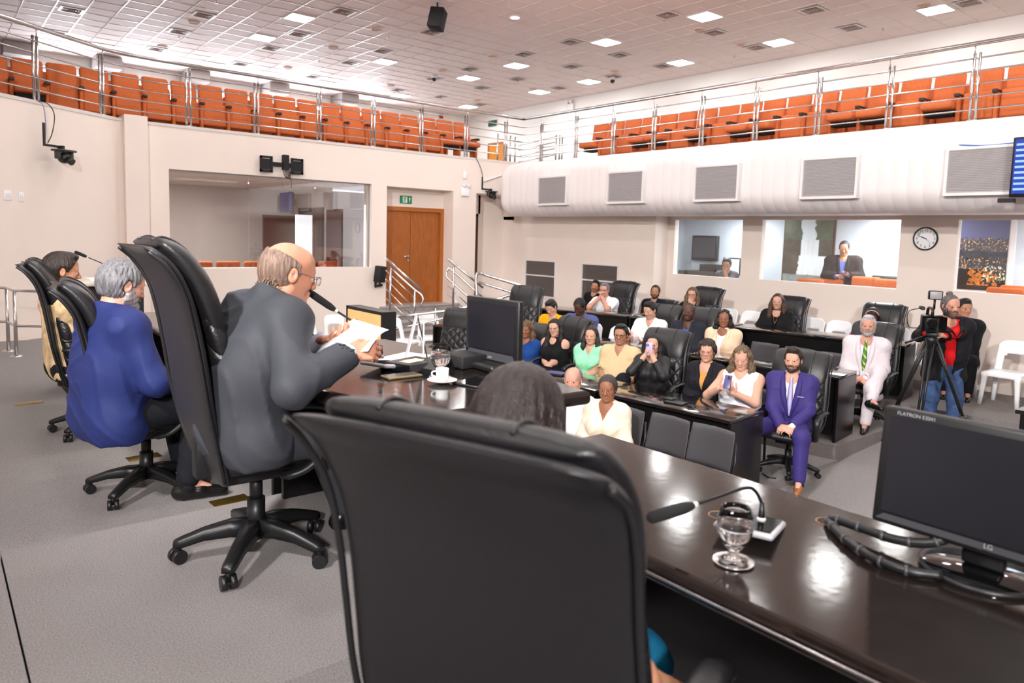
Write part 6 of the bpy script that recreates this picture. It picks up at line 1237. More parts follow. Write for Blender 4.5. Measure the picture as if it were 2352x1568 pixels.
    def beard(s, m, th=0.010, top=-0.048, mous=True, chin_only=False, res=None):
        c = s.sc*s.hs; H, R = s.H, s.HR; P = lambda x, y, z: H+R @ np.array([x, y, z])*c; F = Field(*[axis(H[i]-0.17*c, H[i]+0.15*c, res or s.res*0.9, []) for i in range(3)])
        if chin_only: F.el(P(0.070, 0, -0.100), np.array([0.022, 0.024, 0.022])*c+th, R, 0.01); F.el(P(0.08, 0, -0.085), np.array([0.014, 0.02, 0.012])*c+th*0.6, R, 0.01)
        else:
            F.el(P(0.020, 0, -0.030), (np.array([0.070, 0.062, 0.084])+th*0.55)*c, R, 0.02)
            for q in (1, -1): F.rc(P(-0.002, q*0.052, -0.06), P(0.062, q*0.014, -0.100), (0.018+th)*c, (0.016+th)*c, 0.03); F.rc(P(0.0, q*0.066, -0.01), P(0.005, q*0.06, -0.06), 0.010*c+th*0.4, 0.014*c+th*0.6, 0.02)
            F.el(P(0.068, 0, -0.100), (np.array([0.020, 0.024, 0.018])+th)*c, R, 0.02)
        X = F.ax[0][:, None, None]-H[0]; Y = F.ax[1][None, :, None]-H[1]; Z = F.ax[2][None, None, :]-H[2]
        lx = (X*R[0, 0]+Y*R[1, 0]+Z*R[2, 0])/c; ly = (X*R[0, 1]+Y*R[1, 1]+Z*R[2, 1])/c; lz = (X*R[0, 2]+Y*R[1, 2]+Z*R[2, 2])/c
        upper = lz-np.where(np.abs(ly) < 0.045, top-0.028+0.0*ly, top+(np.abs(ly)-0.045)*2.6)*1.0
        F.F = np.maximum(F.F, np.minimum(np.maximum(upper, -0.03), 0.03).astype(np.float32)*c); F.F = np.maximum(F.F, ((-0.012-lx)*c).astype(np.float32))
        F.el(P(0.098, 0, -0.069), np.array([0.016, 0.022, 0.0085])*c, R, 0.006, 's')
        if mous: F.rc(P(0.091, -0.024, -0.060), P(0.097, 0, -0.0515), 0.0055*c, 0.0062*c, 0.006); F.rc(P(0.091, 0.024, -0.060), P(0.097, 0, -0.0515), 0.0055*c, 0.0062*c, 0.006)
        F.F = F.F+(0.0018*c*np.sin(lz*210+ly*90)*np.sin(ly*230+lx*60)).astype(np.float32); me, V = F.mesh('beard')
        if len(V): link_mesh('beard', me, m, s.ob)
    def moustache(s, m): c = s.sc*s.hs; P = lambda x, y, z: tuple(s.H+s.HR @ np.array([x, y, z])*c); MB().tube([P(0.088, -0.027, -0.061), P(0.096, -0.012, -0.0545), P(0.098, 0, -0.0525), P(0.096, 0.012, -0.0545), P(0.088, 0.027, -0.061)], 0.005*c, 6, True, [0.002*c, 0.0048*c, 0.0045*c, 0.0048*c, 0.002*c]).build('moustache', m, s.ob)
    def glasses(s, m, r=(0.022, 0.017), dx=0.108, wire=0.0014, lens=True, half=False):
        c = s.sc*s.hs; P = lambda x, y, z: s.H+s.HR @ np.array([x, y, z])*c; f = MB(); ln = MB()
        for q in (1, -1):
            pts = [P(dx-0.004*abs(math.cos(a)), q*0.034+r[0]*math.copysign(abs(math.cos(a))**0.8, math.cos(a)), -0.006+r[1]*math.copysign(abs(math.sin(a))**0.8, math.sin(a))) for a in [2*PI*k/20 for k in range(21)]]
            f.tube(pts, wire*c, 6, False); f.tube([P(dx-0.004, q*(0.034+r[0]), 0.004), P(dx-0.02, q*0.071, 0.006), P(-0.005, q*0.083, 0.010), P(-0.022, q*0.082, -0.004)], wire*c, 6)
            ln.add([tuple(p) for p in pts[:-1]], [tuple(range(20))])
        f.tube([P(dx, -0.012, 0.0), P(dx+0.004, 0, 0.003), P(dx, 0.012, 0.0)], wire*c, 6); f.build('glasses_frame', m, s.ob)
        if lens: ln.build('glasses_lenses', glass('spectacle_lens', (0.95, 0.95, 0.95, 1), 1.3), s.ob)
    def watch(s, q, m): a, e, w_ = s.arm[q]; d = nrm(w_-e); p = w_-d*0.025; MB().cyl(p-d*0.011, p+d*0.011, 0.0315*s.sc, n=18).build('wrist_watch', m, s.ob)
    def earrings(s, m):
        c = s.sc*s.hs
        for q in (1, -1): MB().ball((0, 0, 0), 0.006*c, 8, 6).build('earring', m, s.ob, loc=tuple(s.H+s.HR @ np.array([-0.006, q*0.086, -0.042])*c))
# ================================================================ THE CAST
def P_(px, py, X=None, d=None): return tuple(at_x(px, py, X)) if X else tuple(at_d(px, py, d))
def lap(p, z=0.06, x=0.24, sp=0.05, clasp=True):
    for q in (1, -1): p.arms(q, (x, sp*q, z+(0.015 if q == 1 else 0)), (0.45, -0.85*q, -0.12), (-0.15, -0.25*q, -0.9 if not clasp else -0.55), 0.75, (-0.5, 0.9, -0.6), 0.4)
def crossed(p, z=0.16, x=0.20):
    p.arms(1, (x+0.03, -0.10, z), (0.15, -1, 0.05), (-0.3, 0, -1), 0.5, (-0.1, 1, -0.7), 0.2); p.arms(-1, (x, 0.08, z-0.02), (0.1, 1, -0.05), (-0.5, 0, -0.8), 0.6, (-0.1, 1, -0.7), 0.2)
def sit(p, spread=0.12, x=0.44): p.legs(1, (x*p.sc, spread, 0.09)); p.legs(-1, (x*p.sc, -spread, 0.09))
FL1, FL2, FL3 = T1, T2, T3
H_BLK, H_DBR = hair_mat('black', lin(22, 18, 18)), hair_mat('dark_brown', lin(40, 28, 22)); H_BRN = hair_mat('brown', lin(70, 48, 34), lin(44, 30, 24)); H_GRY = hair_mat('grey', lin(136, 134, 138), lin(86, 84, 88)); H_SLV = hair_mat('silver', lin(206, 204, 206), lin(160, 158, 162))
H_STR = hair_mat('streaked', lin(128, 98, 66), lin(56, 40, 30)); H_THIN = hair_mat('thin_grey', lin(142, 114, 100), lin(92, 74, 64)); H_BLND = hair_mat('ash', lin(128, 106, 80), lin(62, 48, 38))
C = cloth
W_WHITE = C('white', lin(238, 238, 242)); W_BLK = C('black', lin(20, 20, 22)); W_DENIM = C('denim', lin(60, 82, 120), noise=0.25, nscale=14); W_SUITD = C('dark_trousers', lin(24, 24, 30))
M_FRAME = mat('spectacle_black', lin(24, 22, 24), 0.3); M_FRAMEM = mat('spectacle_metal', lin(120, 112, 124), 0.25, 0.8); M_SHOE = mat('black_shoe', lin(18, 18, 18), 0.25); M_TANSH = mat('tan_shoe', lin(150, 92, 48), 0.35); M_WATCH = mat('watch_steel', lin(190, 190, 194), 0.25, 0.9); M_GOLD = mat('gold', lin(205, 160, 70), 0.25, 0.95)
# ---------- the dais
def president():
    p = Person(P_(664, 628, d=2.84), DP, 0.12, 1.0, -0.06, hy=-0.16, hp=0.22, wide=1.08, belly=0.03, skin='old', res=0.0034, cres=0.011, hunch=0.62, nk=0.62)
    hr, hl = p.w2l(at_d(800, 812, 2.66)), p.w2l(at_d(738, 782, 2.98))
    p.arms(-1, hr, p.w2l(at_d(842, 805, 2.68))-hr, (0.2, 0.75, -0.5), 1.0, (-0.3, 0.8, -0.9), 0.6, rel=False); p.arms(1, hl, p.w2l(at_d(790, 772, 2.9))-hl, (0.1, -0.6, 0.55), 0.55, (-0.2, 0.6, -0.9), 0.5, rel=False)
    p.legs(1, (0.55, 0.13, 0.10)); p.legs(-1, (0.52, -0.15, 0.10))
    p.build('person: bald old man in a grey suit reading from a sheet at the microphone', 'people at the dais', lips=(160, 96, 88), brow=(170, 160, 155), lid=0.5, scalp=(176, 138, 116, 0.35))
    p.jacket(C('charcoal_suit', lin(56, 58, 64), 0.6), C('pale_blue_shirt', lin(206, 212, 236)), None, 0.026, 0.25, -0.11, 0.0055, f=38); p.trousers(C('charcoal_suit', lin(74, 76, 84)), 0.016)
    p.hair(H_THIN, 'short', 0.003, 0.066, 0.0, bald=0.060, res=0.0035, seed=2); p.glasses(M_FRAMEM, dx=0.115); p.shoes(M_SHOE)
    # curls at the nape
    m = MB(); rn = random.Random(5)
    for k in range(26):
        a = rn.uniform(-1.0, 1.0); z = rn.uniform(-0.085, -0.03); b = p.H+p.HR @ np.array([-0.088*math.cos(a)-0.012, 0.085*math.sin(a), z]); m.tube(catmull([b, b+np.array([-0.012, 0, -0.006]), b+np.array([-0.018, rn.uniform(-.008, .008), -0.018]), b+np.array([-0.010, 0, -0.026])], 3), 0.0026, 5)
    m.build('nape_curls', hair_mat('curl_grey', lin(150, 128, 104), lin(84, 72, 60)), p.ob); return p
pr_ = president(); print('PRES', pr_.origin, pr_.yaw, pr_.zp)
# the sheet he reads
hr, hl = at_d(850, 800, 2.68), at_d(770, 765, 2.9); c4 = [at_d(893, 757, 2.72), at_d(812, 732, 3.02), at_d(722, 815, 2.86), at_d(845, 806, 2.63)]; m = MB(); G = []
for i in range(9):
    for j in range(7):
        u, v = i/8, j/6; a = c4[1].lerp(c4[0], u); b = c4[2].lerp(c4[3], u); q = a.lerp(b, v); G.append(q+Vector((0.012, 0.02, 0.018))*math.sin(PI*v)*0.8)
m.add([tuple(q) for q in G], [(i*7+j, (i+1)*7+j, (i+1)*7+j+1, i*7+j+1) for i in range(8) for j in range(6)], True)
sh = m.build('paper_sheet', mat('thin_paper', lin(246, 247, 252), 0.85)); sh.modifiers.new('thick', 'SOLIDIFY').thickness = 0.0008; tag(sh, 'white printed sheet held up in both hands of the reading man', 'paper')
def blue_man():
    p = Person(P_(282, 655, d=3.86), DL, 0.20, 1.05, -0.02, hy=0.05, hp=0.28, wide=1.22, belly=0.07, hunch=0.2, nk=0.7, skin='rosy', res=0.0045, cres=0.012)
    p.arms(-1, (0.30, -0.10, 0.14), (0.7, 0.6, -0.2), (-0.1, 0.5, -0.8), 0.8, (-0.3, 0.9, -0.7)); p.arms(1, (0.32, 0.08, 0.14), (0.7, -0.6, -0.2), (-0.1, -0.5, -0.8), 0.8, (-0.3, 0.8, -0.7))
    p.legs(1, (0.50, 0.16, 0.10)); p.legs(-1, (0.36, -0.17, 0.10), toe=(0.9, -0.4, -0.05))
    p.build('person: grey-bearded man in a royal blue jacket on the dais', 'people at the dais', brow=(90, 84, 82), lid=0.4)
    p.jacket(C('royal_blue', lin(36, 46, 98), 0.6), C('black_shirt', lin(22, 22, 26)), None, 0.030, 0.32, -0.13, 0.0060, f=36); p.trousers(W_SUITD, 0.016); p.hair(H_GRY, 'short', 0.014, 0.07, 0.0, front=0.012, res=0.005, wave=0.3); p.beard(hair_mat('white_beard', lin(186, 178, 178), lin(132, 122, 122)), 0.014); p.shoes(M_SHOE); return p
bm_ = blue_man(); print('BLUE', bm_.origin, bm_.zp)
def third_man():
    p = Person(P_(143, 622, d=5.12), DL, 0.10, 1.03, -0.10, hy=-0.05, hp=0.12, wide=1.15, belly=0.05, skin='tan', res=0.005, cres=0.014)
    p.arms(-1, (0.34, -0.02, 0.30), (0.5, 0.7, 0.4), (-0.3, 0.3, -0.6), 0.8); p.arms(1, (0.34, 0.10, 0.26), (0.6, -0.7, 0.2), (-0.3, -0.3, -0.8), 0.8); sit(p, 0.14, 0.5)
    p.build('person: man with slicked back dark hair at the far end of the dais', 'people at the dais', brow=(30, 24, 22), lid=0.3, stubble=(60, 46, 42, 0.25)); p.shirt(C('cream_print', lin(206, 176, 136), noise=0.35, nscale=18), 0.9, 0.02, ('v', 0.08), None, wr=0.004); p.trousers(W_SUITD); p.hair(hair_mat('slick_black', lin(26, 20, 20), lin(60, 46, 40), 0.3), 'slick', 0.012, 0.072, 0.0, front=0.006, res=0.005); p.moustache(H_DBR); p.shoes(M_SHOE); return p
third_man()
def fore_woman():
    p = Person(P_(1196, 975, d=1.50), DL, 0.36, 0.94, 0.02, hy=-0.05, hp=0.25, bust=1.0, skin='tan', res=0.006, cres=0.012)
    p.arms(-1, (0.24, -0.30, 0.04), (0.9, 0.3, -0.2), (0, 0.3, -0.9), 0.4); p.arms(1, (0.30, 0.12, 0.08), (0.8, -0.5, -0.1), (0, -0.3, -0.9), 0.4); p.legs(1, (0.46, 0.10, 0.09)); p.legs(-1, (0.46, -0.16, 0.09))
    p.build('person: woman seen from behind with smooth dark hair in the foreground chair', 'people at the dais'); p.shirt(C('pale_lilac', lin(206, 202, 214)), 0.40, 0.014, ('r', 0.0)); p.skirt(C('teal', lin(12, 92, 128)), 0.02, 0.30); p.hair(hair_mat('gloss_brown', lin(24, 16, 16), lin(46, 35, 34), 0.32), 'long', 0.014, 0.072, length=0.36, res=0.005, over=-0.03, width=1.05); p.shoes(M_SHOE); return p
fw_ = fore_woman(); print('WOM', fw_.origin, fw_.zp)
# ---------- first hall row
def row1(px, py, label, X=6.62, yaw=PI+0.30, hy=0.22, **k): return Person(P_(px, py, X), FL1, yaw, hy=hy, res=k.pop('res', 0.006), **k)
def curly():
    p = row1(1209, 757, '', 6.68, sc=0.95, bust=1.3, wide=1.1, skin='brown', belly=0.03); crossed(p, 0.14, 0.22); sit(p); p.build('person: curly-haired woman in a blue top with crossed arms beside the monitor'); p.shirt(C('blue_top', lin(26, 66, 132)), 0.62, 0.012, ('v', 0.05, 0.055)); p.skirt(C('navy', lin(22, 32, 60)), 0.03, 0.4); p.hair(H_STR, 'long', 0.022, 0.06, length=0.26, wave=1.0, width=1.16); return p
p = curly()
under(p, chair, 'black executive chair under the curly-haired woman in blue', sc=0.86)
def longhair():
    p = row1(1274, 753, '', 6.64, sc=0.95, bust=0.8, skin='fair', hr=0.1); crossed(p, 0.06, 0.20); p.legs(1, (0.55, -0.10, 0.12), (1, 0.1, 0.9)); p.legs(-1, (0.44, -0.12, 0.09)); p.build('person: young woman with very long black hair over a black halter top'); p.shirt(W_BLK, 0.05, 0.010, None, sleeves=False); p.trousers(C('black_striped', lin(26, 26, 30)), 0.02); p.hair(H_BLK, 'long', 0.014, 0.07, length=0.46, width=1.06, over=0.05, wave=0.25); p.glasses(M_FRAMEM)
    for q in (1, -1):
        h, kn, a, t = p.leg[q]; u = nrm(kn-h); MB().tube([tuple(h+u*0.14+np.array([0.0, 0.035*q, 0.085])), tuple(h+u*0.30+np.array([0, 0.035*q, 0.075])), tuple(kn+np.array([0.02, 0.03*q, 0.055]))], 0.016, 8).build('trouser_stripe', W_WHITE, p.ob)
    return p
p = longhair()
under(p, chair, 'black executive chair behind the long-haired woman in the first row', 0.06, -0.2, sc=1.0)
def mint():
    p = row1(1358, 770, '', 6.62, sc=0.96, bust=0.9, skin='fair'); crossed(p, 0.08, 0.19); p.legs(1, (0.5, 0.12, 0.09)); p.legs(-1, (0.45, -0.1, 0.09)); p.build('person: woman in a mint green blouse sitting with arms folded low'); p.shirt(C('mint', lin(152, 226, 184)), 0.22, 0.014, ('v', 0.10, 0.04), C('mint', lin(152, 226, 184)), puff=0.014, wr=0.004); p.skirt(C('emerald', lin(20, 190, 96)), 0.02, 0.9); p.hair(H_DBR, 'long', 0.010, 0.066, length=0.24, width=0.98); return p
p = mint()
under(p, plastic, 'white plastic chair under the woman in mint')
def beige():
    p = row1(1426, 768, '', 6.62, sc=1.02, wide=1.12, belly=0.07, skin='olive'); lap(p, 0.03, 0.26); p.legs(1, (0.52, 0.1, 0.10)); p.legs(-1, (0.55, 0.22, 0.36), (1, -0.9, 0.5), toe=(0.5, 0.8, 0)); p.build('person: man in a beige polo shirt with glasses and hands clasped', brow=(24, 20, 20), stubble=(90, 74, 66, 0.2)); p.shirt(C('beige', lin(216, 188, 148)), 0.42, 0.016, ('v', 0.10, 0.035), C('beige', lin(216, 188, 148)), wr=0.004); p.trousers(W_SUITD, 0.016); p.hair(H_BLK, 'short', 0.010, 0.06, front=0.004); p.glasses(M_FRAME, wire=0.0022); p.watch(1, M_BLACK); return p
p = beige()
under(p, plastic, 'white plastic chair under the man in the beige polo')
def phone_w():
    p = row1(1500, 790, '', 6.62, sc=0.94, bust=0.7, skin='fair', yaw=PI+0.42, hy=0.12); f = p.H; zz = p.zp
    p.arms(-1, p.H+np.array([0.165, -0.045, -0.125]), (0.05, 0.30, 0.95), (-0.5, 0.75, 0), 0.7, (0.1, 0.8, -1), 0.7, rel=False); p.arms(1, p.H+np.array([0.165, 0.055, -0.14]), (0.05, -0.30, 0.95), (-0.5, -0.75, 0), 0.7, (0.1, 0.8, -1), 0.7, rel=False); p.legs(1, (0.5, -0.06, 0.12), (1, 0.1, 0.8)); p.legs(-1, (0.45, -0.1, 0.09))
    p.build('person: woman all in black hiding her face behind a lilac phone'); p.shirt(mat('sheer_black', lin(26, 24, 27), 0.6), 0.97, 0.010, ('r', 0.02)); p.skirt(W_BLK, 0.02, 0.5); p.hair(H_BLK, 'long', 0.010, 0.066, length=0.36, width=1.0); L = p.ob
    t = empty('smartphone', p.origin+Vector(rotz(p.yaw) @ (p.H+np.array([0.175, 0.004, -0.035]))), p.yaw, 'lilac phone held up before the face of the woman in black', 'phone'); MB().box((0, 0, 0), (0.010, 0.078, 0.155), 0.008).build('case', mat('lilac', lin(196, 182, 232), 0.4), t)
    MB().box((0.0055, -0.018, 0.045), (0.003, 0.034, 0.036), 0.001).build('camera_bump', mat('lilac_dark', lin(160, 146, 200), 0.3), t)
    for y, z in ((-0.027, 0.054), (-0.027, 0.036), (-0.010, 0.045)): MB().cyl((0.006, y, z), (0.009, y, z), 0.0065, n=12).build('camera_lens', M_BLACK, t)
    return p
p = phone_w()
under(p, chair, 'black executive chair behind the woman holding up a lilac phone', 0.06, -0.15, sc=1.02)
def bag_w():
    p = row1(1624, 806, '', 6.66, sc=0.96, bust=0.4, wide=0.95, skin='fair', hy=0.18); p.arms(-1, (0.27, -0.05, 0.13), (0.7, 0.5, -0.3), (0, 0.2, -1), 0.4); p.arms(1, (0.29, 0.03, 0.125), (0.6, -0.6, -0.3), (0, -0.2, -1), 0.25); sit(p); p.build('person: woman in a black blazer and glasses holding a tan handbag', lips=(176, 104, 96)); oc = C('ochre', lin(204, 146, 78)); p.jacket(C('black_blazer', lin(30, 30, 36)), oc, None, 0.022, 0.30, -0.14, 0.004, vw=0.05); p.skirt(W_BLK, 0.02, 0.5); p.hair(hair_mat('short_curl', lin(34, 26, 24), lin(62, 50, 46)), 'bob', 0.022, 0.068, 0.02, wave=0.9, width=1.1); p.glasses(mat('rose_frame', lin(196, 120, 110), 0.3), (0.026, 0.021), wire=0.0018)
    for q in (1, -1): MB().ball((0, 0, 0), 0.009, 8, 6).build('button', M_GOLD, p.ob, loc=tuple(p.P+p.u*0.17+p.f*0.155+p.l*0.06*q))
    o = p.origin+Vector(rotz(p.yaw) @ np.array([0.34, -0.0, p.zp-0.055])); t = empty('handbag', o, p.yaw-0.15, 'stiff tan leather handbag standing on the lap of the woman in the black blazer', 'handbag'); TL = mat('tan_leather', lin(182, 102, 44), 0.45, noise=0.08, nscale=12)
    MB().loft([[(x, y*w_, z) for x, y in ((-0.055*d_, -1), (0.055*d_, -1), (0.055*d_, 1), (-0.055*d_, 1))] for z, w_, d_ in ((-0.09, 0.165, 1), (-0.085, 0.168, 1.05), (0.09, 0.150, 0.45), (0.095, 0.148, 0.4))], True, False).build('body', TL, t)
    MB().tube(catmull([(0.03, -0.09, 0.085), (0.035, -0.085, 0.14), (0.03, -0.04, 0.185), (0.03, 0.04, 0.185), (0.035, 0.085, 0.14), (0.03, 0.09, 0.085)], 6), 0.008, 8).build('handle', TL, t)
    for y in (-0.09, 0.09): MB().cyl((0.035, y, 0.07), (0.035, y, 0.10), 0.012, n=10).build('buckle', M_GOLD, t)
    MB().box((0.052, 0.0, -0.03), (0.006, 0.012, 0.03), 0.002).build('clasp', M_GOLD, t); return p
p = bag_w()
under(p, plastic, 'white plastic chair under the woman with the tan handbag')
def sleeveless():
    p = row1(1704, 822, '', 6.62, sc=0.98, bust=1.3, wide=1.12, belly=0.05, skin='fair', hp=0.22, hy=0.10); p.arms(1, (0.34, 0.02, 0.34), (0.45, -0.25, 0.75), (-0.7, 0, 0.5), 0.7, (-0.2, 1, -1), 0.6); p.arms(-1, (0.33, -0.13, 0.36), (0.6, 0.55, 0.45), (-0.2, 0.8, -0.3), 0.7, (-0.2, 1, -1), 0.5); sit(p, 0.14); p.build('person: woman in a white sleeveless top looking down at her phone', lid=0.9); p.shirt(W_WHITE, 0.04, 0.014, ('v', 0.07, 0.055), sleeves=False, wr=0.004); p.trousers(C('blue_trousers', lin(66, 76, 140)), 0.014); p.hair(H_BLND, 'long', 0.010, 0.072, length=0.20, wave=1.0, width=1.05, over=-0.03); p.earrings(mat('pearl', lin(226, 214, 204), 0.2))
    w_ = p.hands[1][0]; o = p.origin+Vector(rotz(p.yaw) @ (w_+np.array([0.055, -0.05, 0.115]))); t = empty('smartphone', o, p.yaw, 'dark violet phone in the hand of the woman in the white sleeveless top', 'phone'); R = Euler((0, -0.5, 0)).to_matrix(); MB().box((0, 0, 0), (0.010, 0.074, 0.145), 0.006, R=R).build('case', mat('violet_case', lin(86, 78, 130), 0.35), t); MB().box((0.006, 0.018, 0.045), (0.003, 0.03, 0.03), 0.001, R=R).build('camera_bump', M_BLACK, t); return p
p = sleeveless()
under(p, visitor, 'grey chair under the woman in the white sleeveless top')
def purple():
    p = row1(1822, 826, '', 6.82, sc=1.0, wide=1.06, skin='fair', yaw=PI+0.42, hy=-0.12, res=0.005); lap(p, 0.02, 0.28, 0.045); p.legs(1, (0.50, 0.16, 0.09)); p.legs(-1, (0.33, -0.30, 0.09), (0.9, 0.55, 0.5), toe=(0.9, -0.25, -0.05)); pu = C('purple_suit', lin(58, 48, 112), 0.6); p.build('person: young bearded man in a purple suit and lilac tie at the aisle', stubble=(62, 46, 40, 0.55), brow=(34, 26, 22)); p.jacket(pu, W_WHITE, C('lilac_tie', lin(186, 176, 222)), 0.022, 0.42, -0.16, 0.005, vw=0.05); p.trousers(pu, 0.016, 0.93); p.hair(H_DBR, 'short', 0.010, 0.064, front=0.016); p.beard(hair_mat('short_beard', lin(56, 40, 34)), 0.004); p.shoes(M_TANSH); p.watch(-1, M_BLACK); p.watch(1, M_WATCH)
    MB().b2(-0.002, 0.002, -0.03, 0.03, -0.004, 0.004).build('pocket_square', C('lilac_tie', lin(186, 176, 222)), p.ob, loc=tuple(p.chest+p.u*0.07+p.f*0.150+p.l*0.10)); return p
p = purple(); pu_ = p
under(p, chair, 'black executive chair under the young man in the purple suit', 0.06, -0.15, sc=0.98)
# ---------- in front of the first desk
def old_man():
    p = Person(P_(1316, 872, 4.72), FL1, PI+0.25, 0.98, 0.0, hy=0.30, hp=0.05, wide=1.05, skin='rosy', belly=0.04); lap(p); sit(p); p.build('person: old man in white whose face shows just above the dais desk', brow=(120, 110, 106), lid=0.3); p.shirt(W_WHITE, 0.42, 0.016, ('v', 0.08), W_WHITE); p.trousers(W_SUITD); p.hair(H_GRY, 'short', 0.006, 0.085, bald=0.10); p.shoes(M_SHOE)
    return p
p = old_man()
under(p, visitor, 'grey chair under the old man whose face shows over the dais desk')
def old_woman():
    p = Person(P_(1395, 892, 4.74), FL1, PI+0.35, 0.93, 0.03, hy=0.22, hp=0.06, bust=0.9, wide=1.0, skin='brown', belly=0.02, res=0.0055); lap(p, 0.08, 0.24); sit(p); p.build('person: old woman in a cream blouse before the first desk', lid=0.5, lips=(150, 92, 84)); p.shirt(C('cream', lin(226, 210, 190)), 0.86, 0.016, ('v', 0.14, 0.055), wr=0.0045); p.skirt(C('cream', lin(226, 210, 190)), 0.03, 0.5); p.hair(hair_mat('grey_black', lin(38, 32, 32), lin(70, 62, 60)), 'bob', 0.012, 0.080, 0.055, wave=0.2, width=1.0); p.shoes(M_SHOE)
    return p
p = old_woman()
under(p, visitor, 'grey chair under the old woman in the cream blouse', dy=-0.3)
def hidden_man():
    p = Person(P_(1198, 862, 4.72), FL1, PI+0.3, 0.98, 0.02, hy=-0.6, hp=0.1, wide=1.0, skin='brown'); lap(p); sit(p); p.build('person: man with cropped dark hair mostly hidden behind the dais monitor'); p.shirt(C('navy_shirt', lin(40, 48, 90)), 0.45, 0.014, ('v', 0.06), W_WHITE); p.trousers(W_SUITD); p.hair(H_BLK, 'short', 0.008, 0.058); p.shoes(M_SHOE)
    return p
p = hidden_man()
under(p, visitor, 'grey chair under the man mostly hidden behind the dais monitor')
# ---------- second hall row
def row2(px, py, X, yaw=PI+0.30, hy=0.22, **k): return Person(P_(px, py, X), FL2, yaw, hy=hy, res=k.pop('res', 0.0065), **k)
def yellow():
    p = row2(1266, 706, 7.85, sc=1.0, hp=0.45, hy=0.05, hr=0.15, lean=0.12, skin='fair', wide=1.05); p.arms(1, (0.36, 0.05, 0.16), (0.7, -0.5, 0.1), (0, 0, -1), 0.7); p.arms(-1, (0.36, -0.16, 0.17), (0.8, 0.3, 0.2), (-0.3, 0.5, 0.5), 0.8); sit(p); p.build('person: man in a yellow shirt looking down at his phone', lid=0.9, brow=(24, 20, 20)); p.shirt(C('yellow', lin(236, 168, 18)), 0.40, 0.016, ('r', 0.02)); p.trousers(C('blue_jeans', lin(50, 70, 130)), 0.014); p.hair(H_BLK, 'short', 0.010, 0.055, front=0.008)
    MB().b2(-0.004, 0.004, -0.02, 0.02, -0.04, 0.012).build('hanging_sunglasses', M_BLACK, p.ob, loc=tuple(p.neck-p.u*0.07+p.f*0.115)); o = p.origin+Vector(rotz(p.yaw) @ (p.hands[-1][0]+np.array([0.10, 0.03, 0.03]))); t = empty('smartphone', o, p.yaw, 'dark phone in the hand of the man in yellow', 'phone'); MB().box((0, 0, 0), (0.14, 0.07, 0.01), 0.004).build('case', M_BLACK, t)
    return p
p = yellow()
under(p, plastic, 'white plastic chair under the man in the yellow shirt')
def slate():
    p = row2(1331, 704, 8.02, sc=1.06, hp=0.55, hy=0.1, lean=0.14, skin='dark', wide=1.22, belly=0.04); p.arms(1, (0.34, 0.06, 0.05), (0.7, -0.5, -0.1), (0, 0, -1), 0.7); p.arms(-1, (0.34, -0.08, 0.05), (0.7, 0.4, 0), (-0.3, 0.5, 0.2), 0.8); sit(p); p.build('person: man in a slate blue t-shirt with his head bowed', lid=0.9, brow=(16, 12, 12), stubble=(30, 22, 20, 0.3)); p.shirt(C('slate', lin(84, 92, 146)), 0.44, 0.016, ('r', 0.02), wr=0.004); p.trousers(W_SUITD); p.hair(hair_mat('close_black', lin(16, 14, 14)), 'buzz', 0.008, 0.056)
    return p
p = slate()
under(p, plastic, 'white plastic chair under the man in the slate blue shirt')
def white_phone():
    p = row2(1493, 712, 8.25, sc=1.0, hp=0.28, hy=-0.25, wide=1.08, skin='fair'); p.arms(1, (0.32, 0.08, 0.22), (0.5, -0.75, 0.2), (-0.2, -0.2, 0.8), 0.6); p.arms(-1, (0.34, -0.20, 0.26), (0.6, 0.4, 0.5), (-0.4, 0.5, 0.4), 0.7); sit(p); p.build('person: man in a white shirt typing on a phone in the second row', lid=0.7, brow=(20, 16, 16), stubble=(80, 64, 58, 0.25)); p.shirt(W_WHITE, 0.60, 0.016, ('v', 0.10, 0.04), W_WHITE, wr=0.004); p.trousers(W_SUITD); p.hair(H_BLK, 'short', 0.010, 0.062, front=0.014); p.watch(1, M_WATCH)
    o = p.origin+Vector(rotz(p.yaw) @ (p.hands[-1][0]+np.array([0.09, 0.03, 0.07]))); t = empty('smartphone', o, p.yaw+0.4, 'black phone in the hands of the man in the white shirt', 'phone'); MB().box((0, 0, 0), (0.13, 0.072, 0.01), 0.004, R=Euler((0, -0.5, 0)).to_matrix()).build('case', M_BLACK, t)
    return p
p = white_phone()
under(p, chair, 'black executive chair behind the man in the white shirt with a phone', 0.08, -0.2, sc=0.98)
def blazer():
    p = row2(1582, 716, 8.45, sc=1.02, wide=1.06, skin='dark', hy=0.12); p.arms(1, (0.27, 0.04, 0.02), (0.6, -0.7, -0.1), (0, -0.3, -0.9), 0.6); p.arms(-1, (0.27, -0.07, 0.03), (0.6, 0.6, -0.2), (0, 0.2, -1), 0.6); sit(p); p.build('person: man in a dark blazer over a blue t-shirt with glasses', brow=(18, 14, 14), stubble=(40, 28, 24, 0.4)); p.jacket(C('blazer_dark', lin(40, 42, 52)), C('blue_tee', lin(52, 96, 190)), None, 0.024, 0.30, -0.14, 0.0045, collar=False, vw=0.05); p.trousers(W_SUITD); p.hair(hair_mat('close_grey', lin(58, 54, 54)), 'buzz', 0.003, 0.078); p.glasses(M_FRAMEM)
    return p
p = blazer()
under(p, chair, 'black executive chair behind the man in the dark blazer', 0.08, -0.2, sc=0.98)
